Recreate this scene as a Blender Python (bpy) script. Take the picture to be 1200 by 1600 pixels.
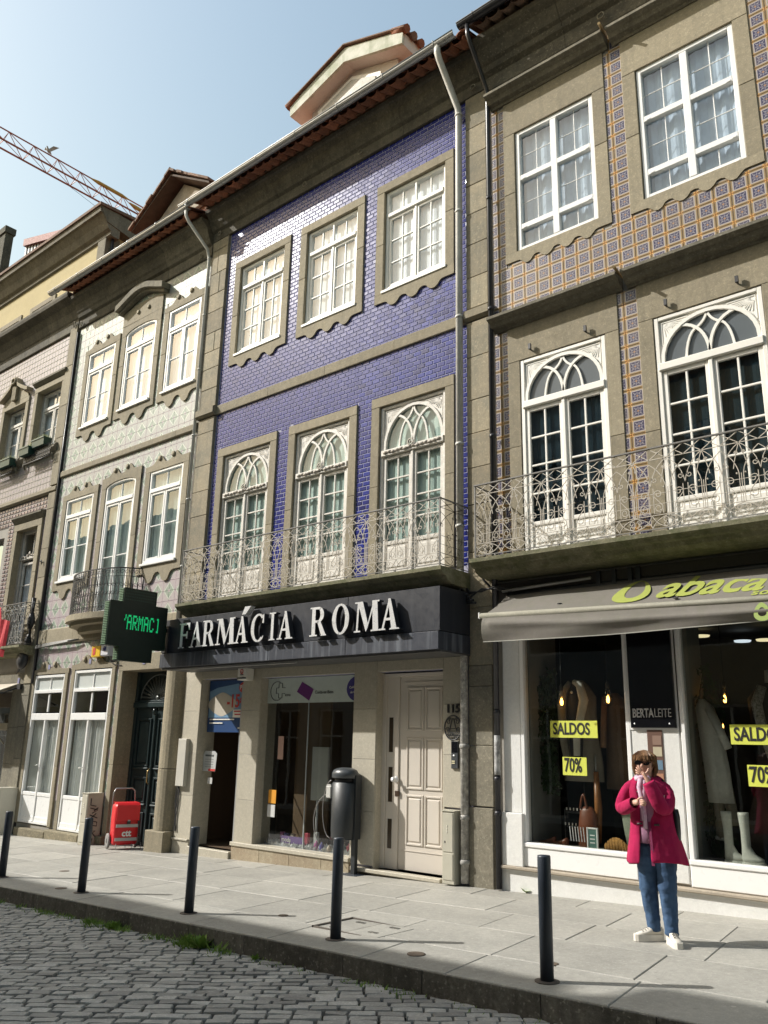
import bpy, bmesh, math, random
from mathutils import Vector, Matrix
random.seed(7)
R = math.radians
sin, cos, pi = math.sin, math.cos, math.pi
for o in list(bpy.data.objects): bpy.data.objects.remove(o)
SC = bpy.context.scene
COL = SC.collection

# ------------------------------------------------------------------ camera
cam_d = bpy.data.cameras.new('camera'); cam = bpy.data.objects.new('camera', cam_d); COL.objects.link(cam)
SC.camera = cam
YAW, PITCH, ROLL = R(40.66), R(15.56), R(1.25)
fw = Vector((-sin(YAW)*cos(PITCH), cos(YAW)*cos(PITCH), sin(PITCH)))
r0 = Vector((cos(YAW), sin(YAW), 0)); u0 = r0.cross(fw)
rr = cos(ROLL)*r0 + sin(ROLL)*u0; uu = -sin(ROLL)*r0 + cos(ROLL)*u0
m = Matrix((rr, uu, -fw)).transposed().to_4x4(); m.translation = Vector((0, 0, 1.49))
cam.matrix_world = m
cam_d.sensor_fit = 'HORIZONTAL'; cam_d.sensor_width = 36; cam_d.lens = 39.0
cam_d.clip_start = 0.05; cam_d.clip_end = 2000

# ------------------------------------------------------------------ sky, sun, exposure
SUN_DIR = Vector((-.82, -.515, .72)).normalized()          # towards the sun
SUN_EL = math.asin(SUN_DIR.z); SUN_AZ = math.atan2(SUN_DIR.x, SUN_DIR.y)
world = bpy.data.worlds.new('World'); SC.world = world; world.use_nodes = True
wn = world.node_tree; bg = wn.nodes['Background']
sky = wn.nodes.new('ShaderNodeTexSky'); sky.sky_type = 'NISHITA'; sky.sun_disc = False
sky.sun_elevation = SUN_EL; sky.sun_rotation = SUN_AZ
sky.altitude = 100; sky.air_density = 2.5; sky.dust_density = 4.0; sky.ozone_density = 2.0
wn.links.new(sky.outputs[0], bg.inputs[0]); bg.inputs[1].default_value = 0.13
sl = bpy.data.lights.new('sun', 'SUN'); so = bpy.data.objects.new('sun', sl); COL.objects.link(so)
sl.energy = 4.2; sl.angle = R(0.5); sl.color = (1.0, .975, .93)
so.rotation_euler = SUN_DIR.to_track_quat('Z', 'Y').to_euler(); so.location = (-20, -20, 30)
SC.view_settings.view_transform = 'Standard'; SC.view_settings.look = 'None'
SC.view_settings.gamma = 1; SC.view_settings.exposure = 0.48
SC.view_settings.use_curve_mapping = False
SC.cycles.max_bounces = 8; SC.cycles.transparent_max_bounces = 16

# ------------------------------------------------------------------ materials
MATS = {}
class N:                                   # little arithmetic on shader sockets
    def __init__(s, t, o): s.t, s.o = t, o
    def _m(s, op, b=None, c=None):
        n = s.t.nodes.new('ShaderNodeMath'); n.operation = op
        for i, v in enumerate((s, b, c)):
            if v is None: continue
            if isinstance(v, N): s.t.links.new(v.o, n.inputs[i])
            else: n.inputs[i].default_value = v
        return N(s.t, n.outputs[0])
    def __add__(s, b): return s._m('ADD', b)
    def __sub__(s, b): return s._m('SUBTRACT', b)
    def __mul__(s, b): return s._m('MULTIPLY', b)
    def __truediv__(s, b): return s._m('DIVIDE', b)
    def lt(s, b): return s._m('LESS_THAN', b)
    def gt(s, b): return s._m('GREATER_THAN', b)
    def abs(s): return s._m('ABSOLUTE')
    def mn(s, b): return s._m('MINIMUM', b)
    def mx(s, b): return s._m('MAXIMUM', b)
    def fr(s): return s._m('FRACT')
    def pw(s, b): return s._m('POWER', b)

def newmat(name):
    m = bpy.data.materials.new(name); m.use_nodes = True; t = m.node_tree
    return m, t, t.nodes['Principled BSDF']
def rgba(c): return (c[0], c[1], c[2], 1)
def mixc(t, fac, a, b):
    n = t.nodes.new('ShaderNodeMix'); n.data_type = 'RGBA'
    for k, v in ((0, fac), (6, a), (7, b)):
        if isinstance(v, N): t.links.new(v.o, n.inputs[k])
        elif hasattr(v, 'is_output'): t.links.new(v, n.inputs[k])
        elif k == 0: n.inputs[0].default_value = v
        else: n.inputs[k].default_value = rgba(v)
    return n.outputs[2]
def noise(t, scale, detail=4, rough=.6, vec=None, squash=None):
    n = t.nodes.new('ShaderNodeTexNoise'); n.inputs['Scale'].default_value = scale
    n.inputs['Detail'].default_value = detail; n.inputs['Roughness'].default_value = rough
    v = vec if vec is not None else pos(t)
    if squash:
        mp = t.nodes.new('ShaderNodeMapping'); mp.inputs['Scale'].default_value = squash
        t.links.new(v, mp.inputs[0]); v = mp.outputs[0]
    t.links.new(v, n.inputs['Vector']); return N(t, n.outputs['Fac'])
def pos(t):
    if 'POSN' not in t: 
        g = t.nodes.new('ShaderNodeNewGeometry'); g.name = 'geo'; t['POSN'] = 1
    return t.nodes['geo'].outputs['Position']
def objrand(t):
    n = t.nodes.new('ShaderNodeObjectInfo'); return N(t, n.outputs['Random'])
def ramp(t, x, a, b):                      # clamp((x-a)/(b-a))
    n = t.nodes.new('ShaderNodeMapRange'); t.links.new(x.o, n.inputs[0])
    n.inputs[1].default_value = a; n.inputs[2].default_value = b
    return N(t, n.outputs[0])
def bump(t, p, h, strength=.3, dist=.01):
    n = t.nodes.new('ShaderNodeBump'); n.inputs['Strength'].default_value = strength
    n.inputs['Distance'].default_value = dist
    t.links.new(h.o, n.inputs['Height']); t.links.new(n.outputs[0], p.inputs['Normal'])

def surf(name, col, rough=.6, dark=None, stain=.5, nscale=2.0, grain=90, gamt=.15, bmp=.25, bdist=.004,
         metal=0, coat=0, rnd=.12, streak=0, streakcol=(.05, .05, .035), spec=.5, moss=0, spots=0, cloth=0):
    """general weathered surface: large stains, fine grain, per-piece tint, vertical run-off streaks"""
    if name in MATS: return MATS[name]
    m, t, p = newmat(name)
    dark = dark or tuple(c*.55 for c in col)
    big = ramp(t, noise(t, nscale, 5, .65), .35, .72)
    c = mixc(t, big*stain, col, dark)
    if grain:
        g = ramp(t, noise(t, grain, 2, .7), .3, .7)
        c = mixc(t, g*gamt, c, tuple(x*.35 for x in col))
        g2 = ramp(t, noise(t, grain*.6, 1, .5), .62, .72)
        c = mixc(t, g2*(gamt*.8), c, tuple(min(1, x*1.9+.03) for x in col))
        md = ramp(t, noise(t, 17, 3, .75), .34, .68)
        c = mixc(t, md*min(.5, gamt*1.15), c, tuple(x*.50 for x in dark))
        pl = ramp(t, noise(t, 30, 2, .6), .60, .70)
        c = mixc(t, pl*min(.45, gamt), c, tuple(min(1, x*1.45+.02) for x in col))
        if spots:
            vo = t.nodes.new('ShaderNodeTexVoronoi'); vo.inputs['Scale'].default_value = 5.5; t.links.new(pos(t), vo.inputs['Vector'])
            d_ = N(t, vo.outputs['Distance']); c = mixc(t, d_.lt(.075)*.55, c, tuple(x*.45 for x in col))
            vo = t.nodes.new('ShaderNodeTexVoronoi'); vo.inputs['Scale'].default_value = 3.1; t.links.new(pos(t), vo.inputs['Vector'])
            d_ = N(t, vo.outputs['Distance']); c = mixc(t, d_.lt(.055)*.5, c, tuple(min(1, x*1.5) for x in col))
    if streak:
        s = ramp(t, noise(t, 1.0, 4, .6, squash=(9, 9, .5)), .5, .78)
        c = mixc(t, s*streak, c, streakcol)
    if moss:
        s = ramp(t, noise(t, 5.0, 5, .7), .45, .62)
        c = mixc(t, s*moss, c, (.05, .07, .015))
    if rnd:
        o = objrand(t)
        hs = t.nodes.new('ShaderNodeHueSaturation')
        v = o*(2*rnd) + (1-rnd)
        t.links.new(v.o, hs.inputs['Value']); t.links.new(c, hs.inputs['Color']); c = hs.outputs[0]
    t.links.new(c, p.inputs['Base Color'])
    rn = noise(t, 14, 3)*.25 + (rough-.12)
    t.links.new(rn.o, p.inputs['Roughness'])
    p.inputs['Metallic'].default_value = metal; p.inputs['Coat Weight'].default_value = coat
    p.inputs['Specular IOR Level'].default_value = spec
    if cloth:
        f1 = noise(t, cloth, 2, .45, squash=(1, 1, .45)); f2 = noise(t, cloth*2.2, 1, .4, squash=(.6, .6, 1.2)); bump(t, p, f1+f2*.22, .8, .05)
    elif bmp: bump(t, p, noise(t, grain*.5 if grain else 40, 5, .7), bmp, bdist)
    MATS[name] = m; return m
def plain(name, col, rough=.5, metal=0, emit=None, estr=0, coat=0, alpha=None):
    if name in MATS: return MATS[name]
    m, t, p = newmat(name)
    c = mixc(t, ramp(t, noise(t, 9, 4), .35, .7)*.25, col, tuple(x*.7 for x in col))
    t.links.new(c, p.inputs['Base Color'])
    p.inputs['Roughness'].default_value = rough; p.inputs['Metallic'].default_value = metal
    p.inputs['Coat Weight'].default_value = coat
    if emit:
        p.inputs['Emission Color'].default_value = rgba(emit); p.inputs['Emission Strength'].default_value = estr
    MATS[name] = m; return m
def glass(name, tint=(1, 1, 1), gain=1.9, rough=.0, wave=.0):
    if name in MATS: return MATS[name]
    m, t, p = newmat(name); t.nodes.remove(p)
    tr = t.nodes.new('ShaderNodeBsdfTransparent'); tr.inputs[0].default_value = rgba(tint)
    gl = t.nodes.new('ShaderNodeBsdfGlossy'); gl.inputs['Roughness'].default_value = rough
    lw = t.nodes.new('ShaderNodeLayerWeight'); lw.inputs[0].default_value = .5
    f = N(t, lw.outputs['Facing']).pw(4.4)*.93 + .045
    f = (f*gain).mn(1.0)
    if wave:
        b = t.nodes.new('ShaderNodeBump'); b.inputs['Strength'].default_value = wave; b.inputs['Distance'].default_value = .02
        t.links.new(noise(t, 1.7, 2).o, b.inputs['Height']); t.links.new(b.outputs[0], gl.inputs['Normal'])
    mx = t.nodes.new('ShaderNodeMixShader'); t.links.new(f.o, mx.inputs[0])
    t.links.new(tr.outputs[0], mx.inputs[1]); t.links.new(gl.outputs[0], mx.inputs[2])
    t.links.new(mx.outputs[0], t.nodes['Material Output'].inputs[0])
    MATS[name] = m; return m
def uvxy(t):
    u = t.nodes.new('ShaderNodeUVMap'); s = t.nodes.new('ShaderNodeSeparateXYZ')
    t.links.new(u.outputs[0], s.inputs[0]); return N(t, s.outputs[0]), N(t, s.outputs[1])

STONE = surf('granite_dressed', (.33, .285, .195), .85, (.21, .185, .13), .6, 1.6, 85, .28, .35, rnd=.12, streak=.25)
STONEP = surf('granite_pilaster', (.36, .30, .20), .85, (.21, .20, .15), .85, 2.6, 60, .30, .4, rnd=.2, streak=.3)
STONED = surf('granite_weathered', (.26, .235, .175), .9, (.13, .12, .09), .8, 2.2, 60, .35, .5, rnd=.15, streak=.55)
STONEC = surf('sooty_shaded_cornice_granite', (.165, .15, .11), .9, (.06, .055, .045), .85, 2.2, 60, .35, .5, rnd=.2, streak=.6, streakcol=(.03, .03, .025))  # black staining, plus the shade of the eaves put into the colour
STONEM = surf('granite_mossy', (.27, .25, .16), .9, (.10, .10, .05), .8, 3.5, 60, .3, .6, rnd=.1, streak=.4, moss=.45)
CLAD = surf('polished_beige_granite', (.50, .46, .37), .55, (.40, .37, .29), .5, 3.0, 110, .22, .08, rnd=.08)
TERRA = surf('terracotta', (.36, .13, .065), .85, (.16, .075, .045), .8, 6, 60, .3, .4, rnd=.35)
TERRAD = surf('old_terracotta', (.27, .16, .11), .9, (.10, .08, .06), .9, 6, 60, .3, .5, rnd=.3)
WHITEP = surf('white_paint', (.78, .76, .70), .5, (.62, .60, .53), .4, 3, 0, 0, 0, rnd=.03)
WHITEOLD = surf('old_white_paint', (.72, .69, .63), .55, (.46, .43, .37), .6, 7, 35, .16, .15, rnd=.06, streak=.25, streakcol=(.3, .28, .24))
CREAMD = surf('cream_door_paint', (.60, .55, .48), .4, (.52, .47, .41), .4, 2, 0, 0, 0, rnd=.02)
UPVC = surf('white_plastic', (.82, .82, .80), .3, (.72, .72, .70), .3, 2, 0, 0, 0, rnd=.02)
PLASTERW = surf('white_render', (.74, .74, .71), .85, (.58, .57, .53), .45, 2.5, 40, .08, .5, .008, rnd=.02)
PLASTERY = surf('ochre_render', (.52, .44, .24), .9, (.40, .33, .18), .5, 1.5, 40, .1, .3, rnd=.02)
PLASTERP = surf('pale_render', (.66, .62, .57), .9, (.5, .46, .42), .4, 3, 40, .1, .3, rnd=.02)
ZINC = surf('zinc_gutter', (.42, .42, .41), .42, (.26, .27, .27), .6, 4, 0, 0, 0, metal=.55, rnd=.05)
PIPEW = surf('white_downpipe', (.66, .65, .60), .5, (.42, .40, .36), .6, 6, 30, .12, .1, rnd=.03, streak=.25)
PIPEWORN = surf('peeling_downpipe', (.60, .58, .53), .6, (.10, .10, .10), .85, 7, 12, .5, .3, rnd=.02)
PIPEB = surf('black_downpipe', (.03, .03, .035), .35, (.015, .015, .02), .5, 6, 14, .2, .2, rnd=.02)
IRONW = surf('cream_wrought_iron', (.50, .46, .39), .55, (.28, .24, .19), .6, 12, 0, 0, 0, rnd=.03)
IRONG = surf('grey_wrought_iron', (.20, .19, .175), .6, (.07, .07, .065), .6, 12, 0, 0, 0, rnd=.03)
IRONB = surf('black_wrought_iron', (.03, .03, .032), .5, (.015, .015, .016), .4, 12, 0, 0, 0, rnd=.03)
SIGNM = surf('anthracite_sheet', (.024, .027, .036), .42, (.015, .017, .024), .5, 1.5, 0, 0, 0, rnd=.05, streak=.12, streakcol=(.12, .13, .15))
SIGNL = surf('streaky_anthracite_sheet', (.04, .045, .06), .42, (.035, .04, .05), .5, 1.5, 0, 0, 0, rnd=.05, streak=.8, streakcol=(.20, .22, .25))
STEEL = surf('brushed_steel', (.80, .80, .80), .30, (.66, .64, .60), .3, 3, 0, 0, 0, metal=.35, rnd=.05)
STEELS = plain('steel_return', (.10, .10, .11), .35, .8)
BOLL = surf('bollard_paint', (.032, .042, .058), .42, (.02, .026, .035), .5, 9, 30, .12, .12, rnd=.05)
ANTH = surf('anthracite_plastic', (.022, .026, .029), .45, (.014, .017, .02), .5, 6, 0, 0, 0, rnd=.02)
GDOOR = surf('dark_green_door_paint', (.02, .035, .036), .35, (.012, .02, .022), .5, 6, 0, 0, 0, rnd=.02)
PAVE = surf('granite_paving', (.42, .405, .36), .66, (.245, .24, .215), .6, 1.6, 110, .24, .12, rnd=.10, spots=1)
KERB = surf('granite_kerb', (.24, .225, .20), .85, (.07, .066, .058), .8, 2.4, 60, .35, .6, .008, rnd=.25)
COB = surf('granite_setts', (.44, .43, .40), .50, (.25, .245, .235), .6, 3, 70, .30, .35, .004, rnd=.32)
JOINT = surf('dirt_joint', (.022, .02, .017), .95, (.05, .06, .02), .6, 2.5, 40, .3, .5, rnd=0)
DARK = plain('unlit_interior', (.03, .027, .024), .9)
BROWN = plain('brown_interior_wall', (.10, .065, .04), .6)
CURTW = plain('white_net_curtain', (.84, .89, .96), .9)
CURTG = plain('green_grey_curtain', (.62, .70, .67), .9)
GLASSC = glass('window_glass', (.93, .95, .94), 1.9, .0, .12)
GLASSD = glass('old_window_glass', (.80, .86, .84), 1.7, .02, .25)
GLASSS = glass('shop_glass', (.75, .78, .76), 1.5, .0, .03)
GLASSB = glass('blue_black_glass', (.50, .58, .62), 2.6, .015, .2)
DULL = plain('frosted_glass', (.55, .58, .56), .35)

def m_bluetile():
    m, t, p = newmat('cobalt_glazed_tile')
    n = ramp(t, noise(t, 5, 3), .35, .7)
    c = mixc(t, n*.7, (.009, .018, .19), (.005, .009, .095))
    o = objrand(t); c = mixc(t, o.gt(.80)*.5, c, (.014, .03, .26)); c = mixc(t, o.lt(.10)*.6, c, (.006, .008, .07))
    t.links.new(c, p.inputs['Base Color']); p.inputs['Roughness'].default_value = .31; p.inputs['Specular IOR Level'].default_value = .17; p.inputs['Coat Weight'].default_value = .18; p.inputs['Coat Roughness'].default_value = .06
    bump(t, p, noise(t, 22, 2), .25, .004)
    return m
BLUET = m_bluetile()
GROUTW = surf('pale_grout', (.36, .36, .46), .8, (.22, .22, .32), .5, 6, 0, 0, 0, rnd=0)
GROUTG = surf('grey_grout', (.34, .32, .28), .85, (.2, .19, .17), .5, 6, 0, 0, 0, rnd=0)
def m_browntile():
    m, t, p = newmat('brown_and_navy_patterned_tile')
    u, v = uvxy(t); a = (u-.5).abs(); b = (v-.5).abs(); mxv = a.mx(b)
    nz = noise(t, 60, 2)
    c = mixc(t, nz, (.33, .225, .09), (.26, .175, .075))                    # ochre band between squares
    line = (mxv-.455).abs().lt(.012)
    c = mixc(t, line, c, (.13, .09, .05))
    c = mixc(t, mxv.lt(.39), c, (.37, .33, .31))                           # off-white border
    c = mixc(t, mxv.lt(.315), c, (.035, .03, .075))                          # navy square
    ang = ((a-b).abs()).lt(.035)*mxv.lt(.26)*mxv.gt(.10)
    c = mixc(t, ang, c, (.24, .22, .24))
    cross = (a.mn(b)).lt(.025)*mxv.lt(.27)*mxv.gt(.07)
    c = mixc(t, cross, c, (.22, .20, .24))
    ring = (mxv-.17).abs().lt(.02)*(a.mn(b)).gt(.05)
    c = mixc(t, ring, c, (.22, .21, .24))
    c = mixc(t, mxv.lt(.055), c, (.36, .20, .10))
    ca = (a-.5).abs(); cb = (b-.5).abs()                                   # eight-pointed orange star in the corners
    d = (ca*ca+cb*cb).pw(.5)
    petals = (ca.mn(cb).lt(.028) + (ca-cb).abs().lt(.035)).mn(1.0)*d.lt(.20)
    star = (petals + d.lt(.07)).mn(1.0)
    c = mixc(t, star, c, (.62, .34, .10))
    n2 = ramp(t, noise(t, 3, 4), .45, .75); c = mixc(t, n2*.35, c, (.25, .2, .14))
    t.links.new(c, p.inputs['Base Color']); p.inputs['Roughness'].default_value = .3
    return m
BROWNT = m_browntile()
def m_greentile():
    m, t, p = newmat('green_and_pink_diamond_tile')
    s = t.nodes.new('ShaderNodeSeparateXYZ'); t.links.new(pos(t), s.inputs[0])
    x = N(t, s.outputs[0]); z = N(t, s.outputs[2])
    fu = ((x+40.02)/.38).fr(); fv = ((z+2.0)/.40).fr()
    a = (fu-.5).abs(); b = (fv-.5).abs(); d = a+b
    n1 = noise(t, 45, 3); n2 = noise(t, 20, 2)
    c = mixc(t, ramp(t, n2, .35, .65), (.255, .29, .245), (.34, .365, .325))
    gr = ramp(t, n1, .42, .58)*d.lt(.36)*d.gt(.10); c = mixc(t, gr*.75, c, (.17, .27, .18))
    c = mixc(t, (d-.40).abs().lt(.03), c, (.55, .58, .50))
    c = mixc(t, d.gt(.46)*(ramp(t, z, 8.5, 4.2)*.42+.08), c, (.50, .36, .42))
    pk = (a.gt(.47)+b.gt(.475)).mn(1.0); c = mixc(t, pk*.45, c, (.48, .35, .41))
    c = mixc(t, d.lt(.09), c, (.50, .42, .45))
    sx = ramp(t, noise(t, .9, 3), .4, .7); c = mixc(t, sx*.3, c, (.42, .40, .33))
    t.links.new(c, p.inputs['Base Color']); p.inputs['Roughness'].default_value = .5; p.inputs['Specular IOR Level'].default_value = .35
    bump(t, p, noise(t, 12, 2), .2, .004)
    return m
GREENT = m_greentile()
def m_pinktile():
    m, t, p = newmat('pink_and_cream_relief_tile')
    u, v = uvxy(t); a = (u-.5).abs(); b = (v-.5).abs(); mxv = a.mx(b)
    c = mixc(t, (mxv-.3).abs().lt(.06), (.385, .35, .32), (.28, .24, .24))
    c = mixc(t, mxv.lt(.14), c, (.36, .27, .33))
    n2 = ramp(t, noise(t, .8, 3), .4, .7); c = mixc(t, n2*.3, c, (.44, .40, .33))
    t.links.new(c, p.inputs['Base Color']); p.inputs['Roughness'].default_value = .55; p.inputs['Specular IOR Level'].default_value = .3
    return m
PINKT = m_pinktile()

# ------------------------------------------------------------------ mesh helpers
class MB:
    def __init__(s): s.v = []; s.f = []; s.uv = []; s.smf = []
    def face(s, pts, uv=None, sm=False):
        i = len(s.v); s.v += [tuple(p) for p in pts]; s.f.append(tuple(range(i, i+len(pts)))); s.uv.append(uv); s.smf.append(sm)
        return s
    def raw(s, vs, fs, sm=False):
        i = len(s.v); s.v += [tuple(p) for p in vs]
        for f in fs: s.f.append(tuple(i+k for k in f)); s.uv.append(None); s.smf.append(sm)
        return s
    def box(s, x0, x1, y0, y1, z0, z1):
        v = [(x0, y0, z0), (x1, y0, z0), (x1, y1, z0), (x0, y1, z0), (x0, y0, z1), (x1, y0, z1), (x1, y1, z1), (x0, y1, z1)]
        return s.raw(v, [(0, 1, 5, 4), (1, 2, 6, 5), (2, 3, 7, 6), (3, 0, 4, 7), (4, 5, 6, 7), (0, 3, 2, 1)])
    def cbox(s, x0, x1, y0, y1, z0, z1, c=.01):
        """box whose front (-y) edges are chamfered"""
        v = [(x0+c, y0, z0+c), (x1-c, y0, z0+c), (x1-c, y0, z1-c), (x0+c, y0, z1-c),
             (x0, y0+c, z0), (x1, y0+c, z0), (x1, y0+c, z1), (x0, y0+c, z1),
             (x0, y1, z0), (x1, y1, z0), (x1, y1, z1), (x0, y1, z1)]
        f = [(0, 1, 2, 3)]
        for a in (0, 4):
            for k in range(4):
                k2 = (k+1) % 4; f.append((a+k, a+4+k, a+4+k2, a+k2))
        f.append((11, 10, 9, 8)); return s.raw(v, f)
    def prism(s, poly, y0, y1):                    # polygon in (x, z), extruded along y
        n = len(poly); v = [(x, y0, z) for x, z in poly] + [(x, y1, z) for x, z in poly]
        return s.raw(v, [tuple(range(n)), tuple(reversed(range(n, 2*n)))] + [(k, n+k, n+(k+1) % n, (k+1) % n) for k in range(n)])
    def prismz(s, poly, z0, z1):                   # polygon in (x, y)
        n = len(poly); v = [(x, y, z0) for x, y in poly] + [(x, y, z1) for x, y in poly]
        return s.raw(v, [tuple(reversed(range(n))), tuple(range(n, 2*n))] + [(k, (k+1) % n, n+(k+1) % n, n+k) for k in range(n)])
    def mould(s, prof, x0, x1):                    # closed profile (y, z) run along x
        n = len(prof); v = [(x0, y, z) for y, z in prof] + [(x1, y, z) for y, z in prof]
        return s.raw(v, [tuple(range(n)), tuple(reversed(range(n, 2*n)))] + [(k, (k+1) % n, n+(k+1) % n, n+k) for k in range(n)])
    def tube(s, pts, r, n=6, sm=True, cap=True, closed=False):
        pts = [Vector(p) for p in pts]; rs = r if isinstance(r, (list, tuple)) else [r]*len(pts)
        base = len(s.v); up = None; m = len(pts)
        for i, p in enumerate(pts):
            if closed: d = pts[(i+1) % m]-pts[i-1]
            else: d = (pts[min(i+1, m-1)]-pts[max(i-1, 0)])
            if d.length < 1e-9: d = Vector((0, 0, 1))
            d.normalize()
            if up is None:
                up = Vector((0, -1, 0)) if abs(d.y) < .9 else Vector((0, 0, 1))
            a = (up - d*up.dot(d))
            if a.length < 1e-4: a = Vector((1, 0, 0)) - d*d.x
            a.normalize(); b = d.cross(a); up = a
            for k in range(n):
                t = 2*pi*(k+.5)/n; s.v.append(tuple(p + (a*cos(t)+b*sin(t))*rs[i]))
        for i in range(m if closed else m-1):
            j = (i+1) % m
            for k in range(n):
                k2 = (k+1) % n; s.f.append((base+i*n+k, base+i*n+k2, base+j*n+k2, base+j*n+k)); s.uv.append(None); s.smf.append(sm and n > 4)
        if cap and not closed:
            s.f.append(tuple(base+k for k in reversed(range(n)))); s.uv.append(None); s.smf.append(False)
            s.f.append(tuple(base+(m-1)*n+k for k in range(n))); s.uv.append(None); s.smf.append(False)
        return s
    def loft(s, rings, sm=True, cap=True):
        n = len(rings[0]); base = len(s.v)
        for rg in rings: s.v += [tuple(p) for p in rg]
        for i in range(len(rings)-1):
            for k in range(n):
                k2 = (k+1) % n; s.f.append((base+i*n+k, base+i*n+k2, base+(i+1)*n+k2, base+(i+1)*n+k)); s.uv.append(None); s.smf.append(sm)
        if cap:
            s.f.append(tuple(base+k for k in reversed(range(n)))); s.uv.append(None); s.smf.append(False)
            s.f.append(tuple(base+(len(rings)-1)*n+k for k in range(n))); s.uv.append(None); s.smf.append(False)
        return s
    def lathe(s, prof, cx=0, cy=0, n=20, sm=True):
        return s.loft([[(cx+r*cos(2*pi*k/n), cy+r*sin(2*pi*k/n), z) for k in range(n)] for r, z in prof], sm)
    def ball(s, c, rx, ry, rz, nu=10, nv=7):
        return s.loft([[(c[0]+rx*sin(a)*cos(2*pi*k/nu), c[1]+ry*sin(a)*sin(2*pi*k/nu), c[2]+rz*cos(a)) for k in range(nu)]
                       for a in [pi*(.02+.96*j/(nv-1)) for j in range(nv)]], True)
    def mesh(s, name, mat):
        me = bpy.data.meshes.new(name); me.from_pydata(s.v, [], s.f)
        if any(u is not None for u in s.uv):
            l = me.uv_layers.new(name='UVMap'); k = 0
            for f, u in zip(s.f, s.uv):
                for j in range(len(f)): l.data[k].uv = u[j] if u else (0, 0); k += 1
        if any(s.smf): me.polygons.foreach_set('use_smooth', s.smf)
        if mat: me.materials.append(mat)
        me.update(); return me
    def build(s, name, mat, parent=None, loc=None, **kw):
        return link(name, s.mesh(name, mat), parent, loc, **kw)

OFF = {}
def link(name, me, parent=None, loc=None, label=None, kind=None):
    """meshes are modelled in world coordinates; under a thing whose base is at L the child sits at -L.
    loc gives an own place (mesh local to it)"""
    o = bpy.data.objects.new(name, me); COL.objects.link(o)
    L = OFF.get(parent.name, Vector()) if parent else Vector()
    if parent: o.parent = parent
    base = Vector(loc) if loc is not None else Vector()
    o.location = base - L; OFF[o.name] = base if loc is not None else Vector()
    if label: o['label'] = label
    if kind: o['kind'] = kind
    return o
def thing(name, label, cat, loc=(0, 0, 0), group=None, local=False, rotz=0):
    o = bpy.data.objects.new(name, None); COL.objects.link(o); o.location = loc; o.empty_display_size = .2
    o.rotation_euler = (0, 0, rotz)
    OFF[o.name] = Vector() if local else Vector(loc)
    o['label'] = label; o['category'] = cat
    if group: o['group'] = group
    return o
def tag(o, label, cat, group=None):
    o['label'] = label; o['category'] = cat
    if group: o['group'] = group
    return o
def clone(o, parent=None):
    c = o.copy(); COL.objects.link(c)
    if parent: c.parent = parent
    for ch in list(o.children): clone(ch, c)
    return c
def gz(x): return .028*x

def wall(mb, x0, x1, z0, z1, yf, yb, holes):
    """wall with rectangular openings, closed reveals"""
    xs = sorted({x0, x1, *[min(max(h[k], x0), x1) for h in holes for k in (0, 1)]})
    zs = sorted({z0, z1, *[min(max(h[k], z0), z1) for h in holes for k in (2, 3)]})
    def inh(x, z): return any(h[0] < x < h[1] and h[2] < z < h[3] for h in holes)
    solid = [[not inh((xs[i]+xs[i+1])/2, (zs[j]+zs[j+1])/2) for j in range(len(zs)-1)] for i in range(len(xs)-1)]
    for i in range(len(xs)-1):
        for j in range(len(zs)-1):
            if not solid[i][j]: continue
            a, b, c, d = xs[i], xs[i+1], zs[j], zs[j+1]
            mb.face([(a, yf, c), (b, yf, c), (b, yf, d), (a, yf, d)])
            mb.face([(b, yb, c), (a, yb, c), (a, yb, d), (b, yb, d)])
            def s(ii, jj): return 0 <= ii < len(xs)-1 and 0 <= jj < len(zs)-1 and solid[ii][jj]
            if not s(i-1, j): mb.face([(a, yf, c), (a, yf, d), (a, yb, d), (a, yb, c)])
            if not s(i+1, j): mb.face([(b, yf, c), (b, yb, c), (b, yb, d), (b, yf, d)])
            if not s(i, j-1): mb.face([(a, yf, c), (a, yb, c), (b, yb, c), (b, yf, c)])
            if not s(i, j+1): mb.face([(a, yf, d), (b, yf, d), (b, yb, d), (a, yb, d)])
    return mb

# camera projection, only used to sort repeated pieces by how large they show
def depth(p): return (Vector(p)-cam.matrix_world.translation).length
def seen(p, marg=.05):
    v = Vector(p)-cam.matrix_world.translation; d = v.dot(fw)
    if d < .2: return False
    return abs(1300/1200*v.dot(rr)/d) < .5+marg and abs(1300/1200*v.dot(uu)/d) < .667+marg

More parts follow.
